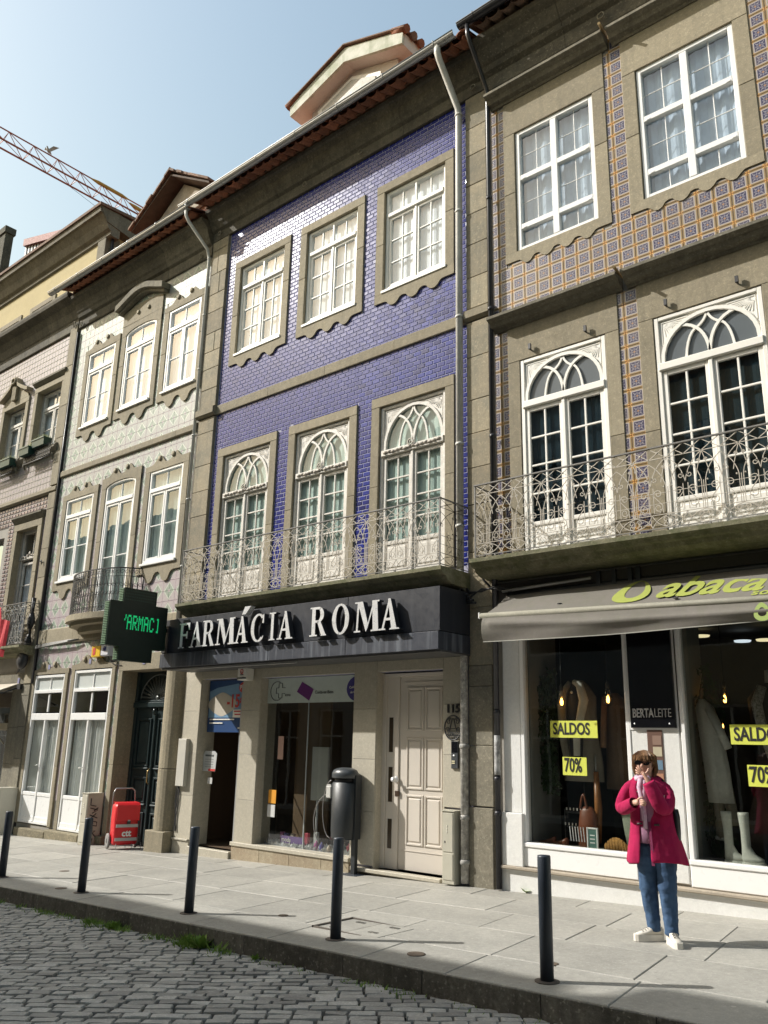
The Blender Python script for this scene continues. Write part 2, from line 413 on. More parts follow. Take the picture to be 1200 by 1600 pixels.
def tiles(parent, rects, avoid, px, pz, mat, y, thick, gap=.004, bond=False, bev=.006, name='tile', limit=300, x_off=0, z_off=0, uv=True, jit=.0):
    """glazed tiles over the given rectangles, cut round the avoid rectangles; the 300 nearest are parts, the rest one part"""
    out = []
    for (a, b, c, d) in rects:
        j = 0; z = math.floor((c-z_off)/pz)*pz+z_off
        while z < d-.004:
            row = round((z-z_off)/pz)
            ox = x_off+(px/2 if bond and row % 2 else 0)
            x = math.floor((a-ox)/px)*px+ox
            while x < b-.004:
                q = [max(x, a), min(x+px, b), max(z, c), min(z+pz, d)]
                ok = q[1]-q[0] > .012 and q[3]-q[2] > .008
                for (e, f, g, h) in avoid:
                    if not ok: break
                    if q[0] < f and q[1] > e and q[2] < h and q[3] > g:
                        cuts = [[q[0], e, q[2], q[3]], [f, q[1], q[2], q[3]], [q[0], q[1], q[2], g], [q[0], q[1], h, q[3]]]
                        cuts = [k for k in cuts if k[1]-k[0] > .012 and k[3]-k[2] > .008]
                        if not cuts: ok = False
                        else: q = max(cuts, key=lambda k: (k[1]-k[0])*(k[3]-k[2]))
                if ok: out.append((tuple(round(v, 4) for v in q), round(x, 4), round(z, 4)))
                x += px
            z += pz
    def geo(mb, q, x, z, loc=(0, 0, 0)):
        g = gap/2; X0, X1, Z0, Z1 = q[0]+g, q[1]-g, q[2]+g, q[3]-g
        b = min(bev, (X1-X0)*.3, (Z1-Z0)*.3)
        T = random.uniform(-jit, jit) if jit else 0
        pts = [(X0, y, Z0), (X1, y, Z0), (X1, y, Z1), (X0, y, Z1), (X0+b, y-thick+T, Z0+b), (X1-b, y-thick-T, Z0+b), (X1-b, y-thick-T, Z1-b), (X0+b, y-thick+T, Z1-b)]
        U = [((p[0]-x)/px, (p[2]-z)/pz) for p in pts]
        pts = [(p[0]-loc[0], p[1]-loc[1], p[2]-loc[2]) for p in pts]
        for f in ((4, 5, 6, 7), (0, 1, 5, 4), (1, 2, 6, 5), (2, 3, 7, 6), (3, 0, 4, 7)):
            mb.face([pts[k] for k in f], [U[k] for k in f] if uv else None)
    out.sort(key=lambda q: (not seen(((q[0][0]+q[0][1])/2, y, (q[0][2]+q[0][3])/2)), depth((q[0][0], y, q[0][2]))/math.sqrt((q[0][1]-q[0][0])*(q[0][3]-q[0][2]))))
    cache = {}
    for (q, x, z) in out[:limit]:
        key = (round(q[1]-q[0], 4), round(q[3]-q[2], 4), round(q[0]-x, 4), round(q[2]-z, 4), random.randint(0, 5))
        loc = (q[0], 0, q[2])
        if key not in cache:
            mb = MB(); geo(mb, q, x, z, loc); cache[key] = mb.mesh(name, mat)
        link(name, cache[key], parent, loc)
    if len(out) > limit:
        mb = MB()
        for (q, x, z) in out[limit:]: geo(mb, q, x, z)
        mb.build(name+'_field', mat, parent, kind='stuff')
    return out

def blocks(parent, name, mat, x0, x1, z0, z1, y0, y1, hs=(.42, .62), split=None, c=.008, gap=.004):
    """a pier of stone blocks, each its own part"""
    z = z0; k = 0
    while z < z1-.02:
        h = random.uniform(*hs); zt = z+h
        if z1-zt < .2: zt = z1
        cuts = [x0, x1]
        if split and random.random() < split: cuts = [x0, x0+(x1-x0)*random.choice((.42, .6)), x1]
        for a, b in zip(cuts, cuts[1:]):
            j = random.uniform(-.002, .002)
            MB().cbox(a+gap/2, b-gap/2, y0+j, y1, z+gap/2, zt-gap/2, c).build(name, mat, parent)
        z = zt; k += 1
def course(parent, name, mat, prof, x0, x1, L=1.1, gap=.006):
    x = x0
    while x < x1-.02:
        n = x+random.uniform(.8, 1.15)*L
        if x1-n < .35: n = x1
        MB().mould(prof, x+gap/2, n-gap/2).build(name, mat, parent); x = n

def text(s, size, mat, origin, right, up, parent=None, name='lettering', ext=.002, align='LEFT', shear=0, sx=1.0, bold=0, label=None):
    cu = bpy.data.curves.new('txt', 'FONT'); cu.body = s; cu.size = size; cu.extrude = ext; cu.align_x = align
    cu.shear = shear; cu.offset = bold; cu.resolution_u = 3
    o = bpy.data.objects.new('txt', cu); COL.objects.link(o)
    me = bpy.data.meshes.new_from_object(o.evaluated_get(bpy.context.evaluated_depsgraph_get()))
    bpy.data.objects.remove(o); bpy.data.curves.remove(cu)
    r_, u_ = Vector(right).normalized(), Vector(up).normalized(); n_ = r_.cross(u_)
    M = Matrix((r_*sx, u_, n_)).transposed().to_4x4(); M.translation = Vector(origin)
    me.transform(M); me.materials.clear(); me.materials.append(mat); me.name = name
    return link(name, me, parent, label=label)

# ------------------------------------------------------------------ windows
F = 9.2                                             # plane of the facades (street side = smaller y)
def arc_pts(cx, a, z0, h, n=12, t0=0, t1=pi): return [(cx+a*cos(t0+(t1-t0)*k/n), z0+h*sin(t0+(t1-t0)*k/n)) for k in range(n+1)]
def pane(parent, x0, x1, z0, z1, y, mat): 
    w, h = round(x1-x0, 3), round(z1-z0, 3); key = ('pane', w, h, mat.name)
    if key not in MATS: MATS[key] = MB().face([(0, 0, 0), (w, 0, 0), (w, 0, h), (0, 0, h)]).mesh('pane', mat)
    return link('pane', MATS[key], parent, (x0, y, z0))
def frame(mb, x0, x1, z0, z1, y0, y1, w, wb=None, wt=None):
    wb = wb or w; wt = wt or w
    mb.cbox(x0, x0+w, y0, y1, z0, z1, .006); mb.cbox(x1-w, x1, y0, y1, z0, z1, .006)
    mb.cbox(x0+w, x1-w, y0, y1, z0, z0+wb, .006); mb.cbox(x0+w, x1-w, y0, y1, z1-wt, z1, .006)
def lights(win, mb, x0, x1, z0, z1, cols, rows, y, bar, gl, bd=.03, ws=None):
    """divide an area into panes; bars into mb, panes as sub-parts. rows: list of relative heights from the bottom"""
    tot = sum(rows); z = z0; H = (z1-z0-bar*(len(rows)-1)); Wd = (x1-x0-bar*(cols-1))/cols
    for j, rh in enumerate(rows):
        h = H*rh/tot; x = x0
        for i in range(cols):
            pane(win, x, x+Wd, z, z+h, y+bd*.6, gl)
            x += Wd
            if i < cols-1 and j == 0: mb.cbox(x, x+bar, y, y+bd, z0, z1, .004)
            x += bar
        z += h
        if j < len(rows)-1: mb.cbox(x0, x1, y-.002, y+bd-.002, z, z+bar, .004)
        z += bar
def curtain(win, x0, x1, z0, z1, y, mat, folds=14, amp=.02, name='curtain', gather=None):
    n = folds*4; rings = []; mb = MB(); rows = 6
    ph = random.uniform(0, 6)
    P = []
    for j in range(rows+1):
        t = j/rows; zz = z0+(z1-z0)*t; a = x0; b = x1
        if gather: 
            g = gather*(math.sin(pi*min(1, (1-t)*1.05))**1.5); 
            b = x1-(x1-x0)*g
        P.append([(a+(b-a)*k/n, y+amp*sin(ph+folds*2*pi*k/n+.8*sin(7.1*k/n+j*.15)), zz) for k in range(n+1)])
    for j in range(rows):
        for k in range(n): mb.face([P[j][k], P[j][k+1], P[j+1][k+1], P[j+1][k]])
    return mb.build(name, mat, win)

def win_blue(b, x0, x1, z0, z1):                     # upper white window, small panes
    w = MB(); y = F+.06
    frame(w, x0, x1, z0, z1, y-.03, y+.06, .055, .07)
    w.cbox(x0-.03, x1+.03, y-.10, y+.02, z0-.05, z0, .006)
    zt = z0+(z1-z0)*.735; xm = (x0+x1)/2
    w.cbox(x0+.055, x1-.055, y-.045, y+.05, zt, zt+.075, .01)
    win = w.build('window', WHITEP, b); s = MB()
    for a, c in ((x0+.055, xm-.012), (xm+.012, x1-.055)):
        frame(s, a, c, z0+.07, zt, y-.01, y+.03, .05)
        lights(win, s, a+.05, c-.05, z0+.12, zt-.05, 2, (1, 1, 1), y, .024, GLASSC)
        lights(win, s, a+.02, c-.02, zt+.095, z1-.075, 2, (1,), y, .024, GLASSC)
    s.cbox(xm-.02, xm+.02, y-.025, y+.01, z0+.07, z1-.055, .006)
    s.build('glazing_bars', WHITEP, win)
    curtain(win, x0+.01, x1-.01, z0+.05, z1-.01, F+.13, CURTW, 9, .006)
def win_white(b, x0, x1, z0, z1, arched=False, cur=CURTW, tr=.27, mat=None, amp=.02, y=F+.015):
    mat = mat or UPVC; w = MB(); xm = (x0+x1)/2; ztr = z0+(z1-z0)*(1-tr)
    if not arched: frame(w, x0, x1, z0, z1, y-.03, y+.06, .06, .085)
    else:
        for xa in (x0, x1-.06): w.cbox(xa, xa+.06, y-.03, y+.06, z0, z1-.1, .006)
        w.cbox(x0+.06, x1-.06, y-.03, y+.06, z0, z0+.085, .006)
        a = (x1-x0)/2; w.prism([(x0, z1-.12), (x0+.06, z1-.12)]+[(xm-(a-.06)*cos(t), z1-.13+.09*sin(t)) for t in [pi*k/10 for k in range(11)]]+[(x1, z1-.12), (x1, z1+.02), (x0, z1+.02)][0:1]+[(x1, z1+.02), (x0, z1+.02)], y-.028, y+.055)
    w.cbox(x0+.06, x1-.06, y-.04, y+.05, ztr, ztr+.09, .01)
    w.cbox(x0-.02, x1+.02, y-.085, y, z0-.03, z0+.02, .006)
    win = w.build('window', mat, b); s = MB()
    lights(win, s, x0+.075, x1-.075, ztr+.105, z1-(.075 if not arched else .09), 2, (1,), y, .02, GLASSC)
    for a, c in ((x0+.06, xm-.006), (xm+.006, x1-.06)):
        frame(s, a, c, z0+.085, ztr, y-.02, y+.03, .05)
        lights(win, s, a+.05, c-.05, z0+.135, ztr-.05, 1, (1.0, 1.0), y-.005, .022, GLASSC)
    s.build('casement_bars', mat, win)
    if cur: curtain(win, x0+.01, x1-.01, z0+.05, z1-.01, y+.10, cur, 10, amp)
    return win
def win_right(b, x0, x1, z0, z1):
    w = MB(); y = F+.045; xm = (x0+x1)/2
    frame(w, x0, x1, z0, z1, y-.03, y+.06, .065)
    H = z1-z0; za = z0+H*.195; zb = z0+H*.60
    for zz in (za, zb): w.cbox(x0+.065, x1-.065, y-.03, y+.05, zz-.045, zz+.045, .008)
    w.cbox(xm-.05, xm+.05, y-.033, y+.05, z0+.065, z1-.065, .008)
    for zz in (z0+.03, za-.02, zb-.02):
        for xx in (x0+.1, x1-.14): w.box(xx, xx+.05, y-.036, y-.03, zz-.012, zz+.008)
    win = w.build('window', UPVC, b); s = MB()
    for a, c in ((x0+.065, xm-.05), (xm+.05, x1-.065)):
        for (d, e, rws) in ((z0+.065, za-.045, (1,)), (za+.045, zb-.045, (1, 1)), (zb+.045, z1-.065, (1, 1))):
            lights(win, s, a, c, d, e, 2, rws, y+.02, .014, GLASSB2, .01)
    s.build('glazing_bars', UPVC, win)
    curtain(win, x0+.02, x1-.02, z0+.16, z1-.02, F+.17, surf('sheer_curtain', (.62, .67, .72), .9, (.40, .45, .50), .7, 3, 0, 0, 0, rnd=0), 8, .018)
GLASSB2 = glass('blue_tinted_glass', (.84, .90, .94), 3.2, .0, .08)

def qb(p0, p1, p2, n=8): return [tuple((1-t)**2*a+2*t*(1-t)*b_+t*t*c for a, b_, c in zip(p0, p1, p2)) for t in [k/n for k in range(n+1)]]
def ribbon(mb, pts, w, y0, y1):
    """flat bar of width w following pts (x, z)"""
    L = []; Rr = []
    for i, p in enumerate(pts):
        q0, q1 = pts[max(i-1, 0)], pts[min(i+1, len(pts)-1)]
        d = Vector((q1[0]-q0[0], q1[1]-q0[1])); d.normalize(); n = Vector((-d.y, d.x))*w/2
        L.append((p[0]+n.x, p[1]+n.y)); Rr.append((p[0]-n.x, p[1]-n.y))
    for i in range(len(pts)-1):
        a, b_, c, d = L[i], L[i+1], Rr[i+1], Rr[i]
        v = [(q[0], yy, q[1]) for yy in (y0, y1) for q in (a, b_, c, d)]
        mb.raw(v, [(0, 1, 2, 3), (7, 6, 5, 4), (0, 4, 5, 1), (2, 6, 7, 3)] + ([(0, 3, 7, 4)] if i == 0 else []) + ([(1, 5, 6, 2)] if i == len(pts)-2 else []))
def fanlight(win, x0, x1, z0, z1, y, mat, gl, bw=.045, name='fanlight'):
    mb = MB(); xm = (x0+x1)/2; a = (x1-x0)/2-.02; h = (z1-z0)-.03
    arch = [(xm+a*cos(pi*k/16), z0+h*sin(pi*k/16)**.9) for k in range(17)]
    for sgn in (1, -1):                                          # carved spandrels
        half = [p for p in arch if (p[0]-xm)*sgn >= -1e-6]
        if sgn < 0: half = half[::-1]
        X = xm+sgn*(x1-x0)/2
        half = sorted(half, key=lambda p: abs(p[0]-xm))
        mb.prism([(xm, z1)]+half+[(X, z0), (X, z1)], y, y+.04)
        for k in range(9):                                       # radiating reeds of the corner shell
            t = pi/2*(k+.5)/9; c0 = (X-sgn*.05, z1-.045)
            L = .30*(x1-x0)*(.62+.38*abs(cos(2*t)))
            p0 = (c0[0]-sgn*.04*cos(t), c0[1]-.04*sin(t)); p1 = (c0[0]-sgn*L*.72*cos(t), c0[1]-L*.50*sin(t))
            mb.tube([(p0[0], y-.001, p0[1]), (p1[0], y-.001, p1[1])], .008, 4)
        ribbon(mb, [(X-sgn*.03, z0+h*.45), (X-sgn*.03, z1-.03), (X-sgn*(x1-x0)*.3, z1-.03)], .012, y-.008, y)
    ribbon(mb, arch, bw, y-.022, y+.03)
    for s in (1, -1):
        ribbon(mb, qb((xm, z0), (xm+s*.05*a, z0+.72*h), (xm+s*.57*a, z0+.83*h)), bw*.8, y-.014, y+.028)
        ribbon(mb, qb((xm+s*.50*a, z0), (xm+s*.44*a, z0+.62*h), (xm+s*.20*a, z0+.68*h), 6)+qb((xm+s*.20*a, z0+.68*h), (xm+s*.03*a, z0+.80*h), (xm, z0+h), 5)[1:], bw*.62, y-.008, y+.026)
    f = mb.build(name, mat, win)
    g = MB().face([(p[0], y+.02, p[1]) for p in reversed(arch)]); g.build('pane', gl, win)
def win_door(b, x0, x1, z0, z1, gmat, mat, rows=4, zsp=None, orn=True, panel=.18, y=F+.05, cur=None):
    """french window with pointed-tracery fanlight"""
    w = MB(); xm = (x0+x1)/2; zs = zsp
    w.cbox(x0, x0+.055, y-.03, y+.06, z0, z1, .006); w.cbox(x1-.055, x1, y-.03, y+.06, z0, z1, .006)
    w.cbox(x0+.055, x1-.055, y-.03, y+.06, z1-.05, z1, .006)
    w.cbox(x0+.03, x1-.03, y-.055, y+.05, zs-.10, zs, .01)
    win = w.build('french_window', mat, b)
    fanlight(win, x0+.055, x1-.055, zs, z1-.05, y, mat, gmat if orn else plain('dusty_fanlight_glass', (.10, .115, .125), .25))
    zp = z0+(zs-z0)*panel; s = MB()
    for a, c in ((x0+.055, xm-.012), (xm+.012, x1-.055)):
        frame(s, a, c, z0+.04, zs-.10, y-.012, y+.03, .06, .06)
        s.cbox(a+.06, c-.06, y-.008, y+.03, zp-.05, zp+.01, .006)
        s.cbox(a+.06, c-.06, y+.008, y+.028, z0+.10, zp-.05, .004)
        s.cbox(a+.10, c-.10, y-.006, y+.01, z0+.14, zp-.09, .012)
        lights(win, s, a+.06, c-.06, zp+.01, zs-.16, 2, (1,)*rows, y, .026, gmat)
    s.cbox(xm-.028, xm+.028, y-.035, y+.01, z0+.04, zs-.10, .01)
    s.build('door_leaves', mat, win)
    if orn:
        o = MB()
        for k in range(14):
            t = (k+.5)/14; xx = x0+.08+(x1-x0-.16)*t
            o.ball((xx, y-.06, zs-.045+.008*sin(k*2.1)), .05, .022, .026, 6, 5)
        ring = [(xm+.05*cos(2*pi*k/10), y-.07, zs+.02+.05*sin(2*pi*k/10)) for k in range(10)]
        o.tube(ring, .013, 5, closed=True); o.ball((xm, y-.07, zs+.02), .022, .02, .022, 6, 5)
        for s_ in (1, -1): o.tube([(xm+s_*.04, y-.065, zs-.04), (xm+s_*.10, y-.065, zs-.055), (xm+s_*.13, y-.06, zs-.02)], .012, 5)
        o.build('carved_ornament', surf('worn_carving', (.52, .48, .42), .7, (.24, .2, .17), .9, 20, 0, 0, 0, rnd=.02), win)
    curtain(win, x0+.02, x1-.02, z0+.1, z1-.03, y+.065, cur or CURTG, 8, .005)

# ------------------------------------------------------------------ wrought iron panels
def spiral(cx, cz, r, t0, turns, n=12, shrink=.35): 
    return [(cx+r*(1-(1-shrink)*k/n)*cos(t0+turns*2*pi*k/n), cz+r*(1-(1-shrink)*k/n)*sin(t0+turns*2*pi*k/n)) for k in range(n+1)]
def rail_unit(w, h, r=.0055):
    """one bay of the gothic scroll railing, local x 0..w, z 0..h, y = 0"""
    mb = MB()
    def c(pts, rad=r): mb.tube([(x, 0, z) for x, z in pts], rad, 4, sm=False)
    zb = .155*h/.93; zt = .80*h/.93; x0 = 0
    for z in (zb, zt): c([(0, z), (w, z)])
    c([(0, .30*h), (w, .30*h)], r*.7); c([(0, .43*h), (w, .43*h)], r*.7)
    # bottom border: crossed diagonals and paired scrolls
    c(qb((0, .01), (w*.10, zb*.75), (w*.5, zb*.95), 6)); c(qb((w, .01), (w*.90, zb*.75), (w*.5, zb*.95), 6))
    c(qb((0, zb), (w*.12, zb*.22), (w*.5, zb*.05), 6)); c(qb((w, zb), (w*.88, zb*.22), (w*.5, zb*.05), 6))
    for sx in (1, -1):
        c([(w*.5+sx*p, z) for p, z in spiral(.045, zb*.62, .033, pi, -1.1, 9)])
        c([(w*.5+sx*p, z) for p, z in spiral(.045, zb*.32, .030, pi, 1.1, 9)])
    # triple stanchion in the middle, S scrolls both sides
    for dx in (-.022, 0, .022): c([(w*.5+dx, zb), (w*.5+dx, .50*h)])
    for sx in (1, -1):
        S = [(w*.5+sx*p, z) for p, z in spiral(.118, .42*h, .052, -.4, 1.15, 12, .3)][::-1]
        S2 = [(w*.5+sx*p, z) for p, z in spiral(.118, .255*h, .052, pi-.4, 1.15, 12, .3)]
        c(S+S2)
        c([(w*.5+sx*.065, zb+.015), (w*.5+sx*.065, zb+.06), (w*.5+sx*.10, zb+.06), (w*.5+sx*.10, zb+.02), (w*.5+sx*.17, zb+.02), (w*.5+sx*.17, .5*h)])
        # big interlacing pointed arches that run on into the next bay
        c(qb((w*.5+sx*.022, .50*h), (w*.5+sx*.05, .68*h), (w*.5+sx*w*.5, .80*h), 6))
        c(qb((w*.5-sx*w*.5, .52*h), (w*.5-sx*w*.42, .74*h), (w*.5, .86*h), 6))
        c([(w*.5+sx*p, z) for p, z in spiral(w*.5-.05, .60*h, .034, 1.2, -1.2, 9)])
        c(qb((w*.5, zt), (w*.5+sx*.05, .70*h), (w*.5+sx*.075, .56*h), 5))
        c([(w*.5+sx*p, z) for p, z in spiral(.036, .745*h, .022, 0, 1.2, 7)])
        # crosses of the top band
    for k in range(2):
        a, b_ = w*.5*k, w*.5*(k+1)
        c([(a, zt), (b_, h)]); c([(b_, zt), (a, h)])
        mb.ball(((a+b_)/2, 0, (zt+h)/2), .014, .012, .014, 6, 4)
    for xx in (w*.5-.044, w*.5+.044): mb.ball((xx, 0, .50*h), .012, .012, .012, 6, 4)
    return mb
def balcony(b, x0, x1, y0, z0, h, nb, mat, slabmat, side_l=True, side_r=True, slab=True, name='balcony'):
    """slab + railing whose bays are copies of one another"""
    if slab:
        prof = [(F, z0), (y0-.06, z0), (y0-.06, z0-.05), (y0-.03, z0-.07), (y0, z0-.10), (y0+.06, z0-.11), (y0+.10, z0-.16), (y0+.2, z0-.20), (F, z0-.22)]
        mb = MB().mould(prof, x0-.06, x1+.06); sl_ = mb.build(name, slabmat, b)
    else:
        sl_ = None
    w = (x1-x0)/nb; u = rail_unit(w, h); me = u.mesh('railing_panel', mat)
    for k in range(nb): link('railing_panel', me, sl_ or b, (x0+k*w, y0, z0+.04))
    fr = MB()
    fr.box(x0-.015, x1+.015, y0-.016, y0+.016, z0+.04+h, z0+.055+h); fr.box(x0, x1, y0-.006, y0+.006, z0+.035, z0+.045)
    for x in (x0, x1): fr.box(x-.009, x+.009, y0-.009, y0+.009, z0, z0+h+.04)
    depth_ = F-y0
    for x, on in ((x0, side_l), (x1, side_r)):
        if on:
            fr.box(x-.012, x+.012, y0, F, z0+.04+h, z0+.053+h); fr.box(x-.005, x+.005, y0, F, z0+.035, z0+.045)
            mb = rail_unit(depth_, h); mb.v = [(0, p[0], p[2]) for p in mb.v]
            mb.build('railing_panel', mat, sl_ or b, (x, y0, z0+.04))
    for k in range(int((x1-x0)/.9)+1):
        x = x0+.3+k*.9
        if x < x1: fr.box(x-.01, x+.01, y0-.01, y0+.01, z0-.03, z0+.04)
    fr.build('handrail', IRONG, sl_ or b)
    return sl_
def roof_slope(b, x0, x1, ye, ze, yr, zr, mat, pitch=.215, name='roof_tile', over=.0):
    """barrel tiles: eave ends built one by one, the slope behind as ridged courses"""
    n = int((x1-x0)/pitch); p = (x1-x0)/n
    dy, dz = yr-ye, zr-ze; L = math.hypot(dy, dz); ey, ez = dy/L, dz/L
    def barrel(mb, X, l0, l1, r=.5, up=1, lift=0):
        rad = p*.56; pr = []
        for t in (0, l1-l0):
            ring = []
            for k in range(7):
                a = pi*k/6; rr_ = rad*(1-.12*(t > 0))
                xx = X+rr_*cos(a); nn = (rr_*.55*sin(a)+lift)*up
                ring.append((xx, ye+ey*(l0+t)-ez*nn, ze+ez*(l0+t)+ey*nn))
            pr.append(ring)
        for k in range(6): mb.face([pr[0][k], pr[0][k+1], pr[1][k+1], pr[1][k]])
        inner = [[(q[0]*.0+X+(q[0]-X)*.8, q[1], q[2]-.012) for q in ring] for ring in pr]
        for k in range(6): mb.face([inner[0][k+1], inner[0][k], inner[1][k], inner[1][k+1]])
        for k in range(6): mb.face([pr[0][k+1], pr[0][k], inner[0][k], inner[0][k+1]])
    for i in range(n):
        X = x0+p*(i+.5)
        mb = MB(); barrel(mb, X, -.02-random.uniform(0, .02), .42, lift=.04); mb.build(name, mat, b)
        if i < n-1:
            mb = MB(); barrel(mb, X+p*.5, .0, .42, up=-1, lift=-.03); mb.build(name, mat, b)
    mb = MB(); k = 1
    while .38*k < L-.05:
        for i in range(n): barrel(mb, x0+p*(i+.5), .38*k-.03, min(.38*k+.4, L), lift=.045+.004*(k % 2))
        k += 1
    mb.build(name+'_slope', mat, b, kind='stuff')
    yb2, zb2 = ye+.24, ze+.24*(zr-ze)/(yr-ye)
    MB().raw([(x0, yb2, zb2), (x1, yb2, zb2), (x1, yr, zr), (x0, yr, zr), (x0, yb2, zb2-.03), (x1, yb2, zb2-.03), (x1, yr, zr-.03), (x0, yr, zr-.03)],
             [(0, 1, 2, 3), (7, 6, 5, 4), (0, 4, 5, 1), (1, 5, 6, 2), (3, 7, 4, 0)]).build('roof_boarding', surf('roof_boarding', (.22, .12, .07), .9), b)
def gutter(b, x0, x1, y, z, r=.074, mat=None, name='gutter'):
    mat = mat or ZINC; mb = MB(); n = 8; rings = []
    for X in (x0, x1):
        rings.append([(X, y+r*cos(a), z+r*sin(a)) for a in [pi+pi*k/n for k in range(n+1)]]+[(X, y+(r-.006)*cos(a), z+(r-.006)*sin(a)) for a in [2*pi-pi*k/n for k in range(n+1)]])
    mb.loft(rings, False); mb.tube([(x0, y-r, z), (x1, y-r, z)], .010, 6)
    x = x0+.3
    while x < x1:
        mb.tube([(x, y+(r+.006)*cos(a), z+(r+.006)*sin(a)) for a in [pi*.9+pi*1.1*k/8 for k in range(9)]], .006, 4)
        mb.ball((x, y-r, z+.02), .012, .012, .02, 5, 4); x += 1.05
    return mb.build(name, mat, b)
def scallop(x0, x1, zt, zb, ed=.12, n=24, waves=2.0, flat=.12):
    """lower edge of an apron with waves between two ears"""
    pts = [(x0, zt)]
    W = x1-x0
    for k in range(n+1):
        t = k/n
        if t < flat or t > 1-flat: z = zb+ed*.92
        else:
            q = (t-flat)/(1-2*flat); cw = cos(q*2*pi*waves); z = zb+ed*(.5+.5*(1 if cw > 0 else -1)*abs(cw)**.6)*.92
        pts.append((x0+W*t, z))
    pts.append((x1, zt)); return pts

# ================================================================== GROUND
KY = 5.45                                            # kerb line
def sheet(name, x0, x1, y0, y1, dz, mat, kind='structure'):
    mb = MB().face([(x0, y0, gz(x0)+dz), (x1, y0, gz(x1)+dz), (x1, y1, gz(x1)+dz), (x0, y1, gz(x0)+dz)])
    return mb.build(name, mat, kind=kind)
sheet('ground', -400, 400, -400, 400, -.45, surf('bare_earth', (.16, .14, .11), .95, rnd=0))
road = sheet('road', -90, 60, -1.2, KY+.02, -.205, JOINT)
pav = sheet('pavement', -90, 60, KY+.3, 14, -.03, JOINT)
opp_pav = sheet('opposite_pavement', -90, 60, -12, -1.2, -.03, PAVE)
MB().face([(-90, -1.2, gz(-90)-.3), (60, -1.2, gz(60)-.3), (60, -1.2, gz(60)-.03), (-90, -1.2, gz(-90)-.03)]).build('opposite_kerb', KERB, kind='structure')

def slab(name, x0, x1, y0, y1, top, bot, mat, par, g=.003, sl=-.13):
    a = [(x0+g+sl*(y0-KY), y0+g), (x1-g+sl*(y0-KY), y0+g), (x1-g+sl*(y1-KY), y1-g), (x0+g+sl*(y1-KY), y1-g)]
    c = .006; j = random.uniform(-.002, .002)
    cen = (sum(p[0] for p in a)/4, sum(p[1] for p in a)/4)
    ins = [(p[0]+(c if p[0] < cen[0] else -c), p[1]+(c if p[1] < cen[1] else -c)) for p in a]
    v = [(x, y, gz(x)+bot) for x, y in a]+[(x, y, gz(x)+top-c+j) for x, y in a]+[(x, y, gz(x)+top+j) for x, y in ins]
    return MB().raw(v, [(8, 9, 10, 11)]+[(k, (k+1) % 4, 4+(k+1) % 4, 4+k) for k in range(4)]+[(4+k, 4+(k+1) % 4, 8+(k+1) % 4, 8+k) for k in range(4)]).build(name, mat, par)
x = -34.0
while x < 2.5:
    w = random.choice((.82, .98, 1.1, 1.28)); slab('kerb_stone', x, x+w, KY, KY+.72, 0, -.24, PAVE, pav); x += w
rows = [(KY+.72, KY+1.62), (KY+1.62, KY+2.42), (KY+2.42, KY+3.22), (KY+3.22, F+.02)]
for (a, b_) in rows:
    x = -34.0-random.random()
    while x < 2.8:
        w = random.choice((.9, 1.05, 1.2, 1.35)); slab('paving_slab', x, x+w, a, b_, 0, -.028, PAVE, pav); x += w
# darker, dirtier outer face of the kerb: thin blocks 3 mm proud
KF = surf('soiled_kerb_face', (.21, .20, .17), .9, (.045, .043, .038), .95, 1.6, 50, .4, .8, .01, rnd=.35, streak=.7, streakcol=(.02, .02, .018))
x = -34.0
while x < 2.5:
    w = random.choice((.8, 1.0, 1.2)); a, b_ = x+.004, x+w-.004
    v = []
    for yy in (KY-.014, KY+.003):
        v += [(a, yy, gz(a)-.24), (b_, yy, gz(b_)-.24), (b_, yy, gz(b_)-.012), (a, yy, gz(a)-.012)]
    MB().raw(v, [(0, 1, 2, 3), (3, 2, 6, 7), (0, 3, 7, 4), (1, 5, 6, 2)]).build('kerb_face_stone', KF, pav); x += w

# granite setts laid in courses askew to the street
def sett_mesh(k):
    rnd = random.Random(k); mb = MB(); l, w = .5, .5
    o = [(-l, -w), (l, -w), (l, w), (-l, w)]
    o = [(x+rnd.uniform(-.04, .04), y+rnd.uniform(-.07, .07)) for x, y in o]
    o = [o[0], ((o[0][0]+o[1][0])/2, (o[0][1]+o[1][1])/2+rnd.uniform(-.06, .04)), o[1], o[2], ((o[2][0]+o[3][0])/2, (o[2][1]+o[3][1])/2+rnd.uniform(-.04, .06)), o[3]]
    n = 6; R1 = [(x, y, -.06) for x, y in o]; R2 = [(x*1.0, y*.99, -.012+rnd.uniform(-.003, .002)) for x, y in o]
    R3 = [(x*.95, y*.90, rnd.uniform(-.003, .002)) for x, y in o]
    v = R1+R2+R3+[(rnd.uniform(-.2, .2), rnd.uniform(-.2, .2), rnd.uniform(-.001, .004))]
    f = [(k_, (k_+1) % n, n+(k_+1) % n, n+k_) for k_ in range(n)]+[(n+k_, n+(k_+1) % n, 2*n+(k_+1) % n, 2*n+k_) for k_ in range(n)]+[(2*n+k_, 2*n+(k_+1) % n, 3*n) for k_ in range(n)]
    mb.raw(v, f, False); return mb
SETT = [sett_mesh(k) for k in range(9)]; SETTM = [s.mesh('sett', COB) for s in SETT]
cA, sA = cos(R(38)), sin(R(38)); setts = []
for j in range(-130, 290):
    q = j*.108; p = -40+random.uniform(0, .2); bend = .03*sin(j*.6)
    while p < 12:
        L = random.uniform(.15, .235)
        pp = p+L/2; x = pp*cA-q*sA; y = pp*sA+q*cA+bend*sin(pp*1.3)
        if -30 < x < -1 and 1.6 < y < KY+.03 and seen((x, y, gz(x)-.17), .12): setts.append((x, y, L))
        p += L
setts.sort(key=lambda s: depth((s[0], s[1], gz(s[0])-.17)) + (0 if seen((s[0], s[1], gz(s[0])-.17), -.01) else 100))
rest = MB()
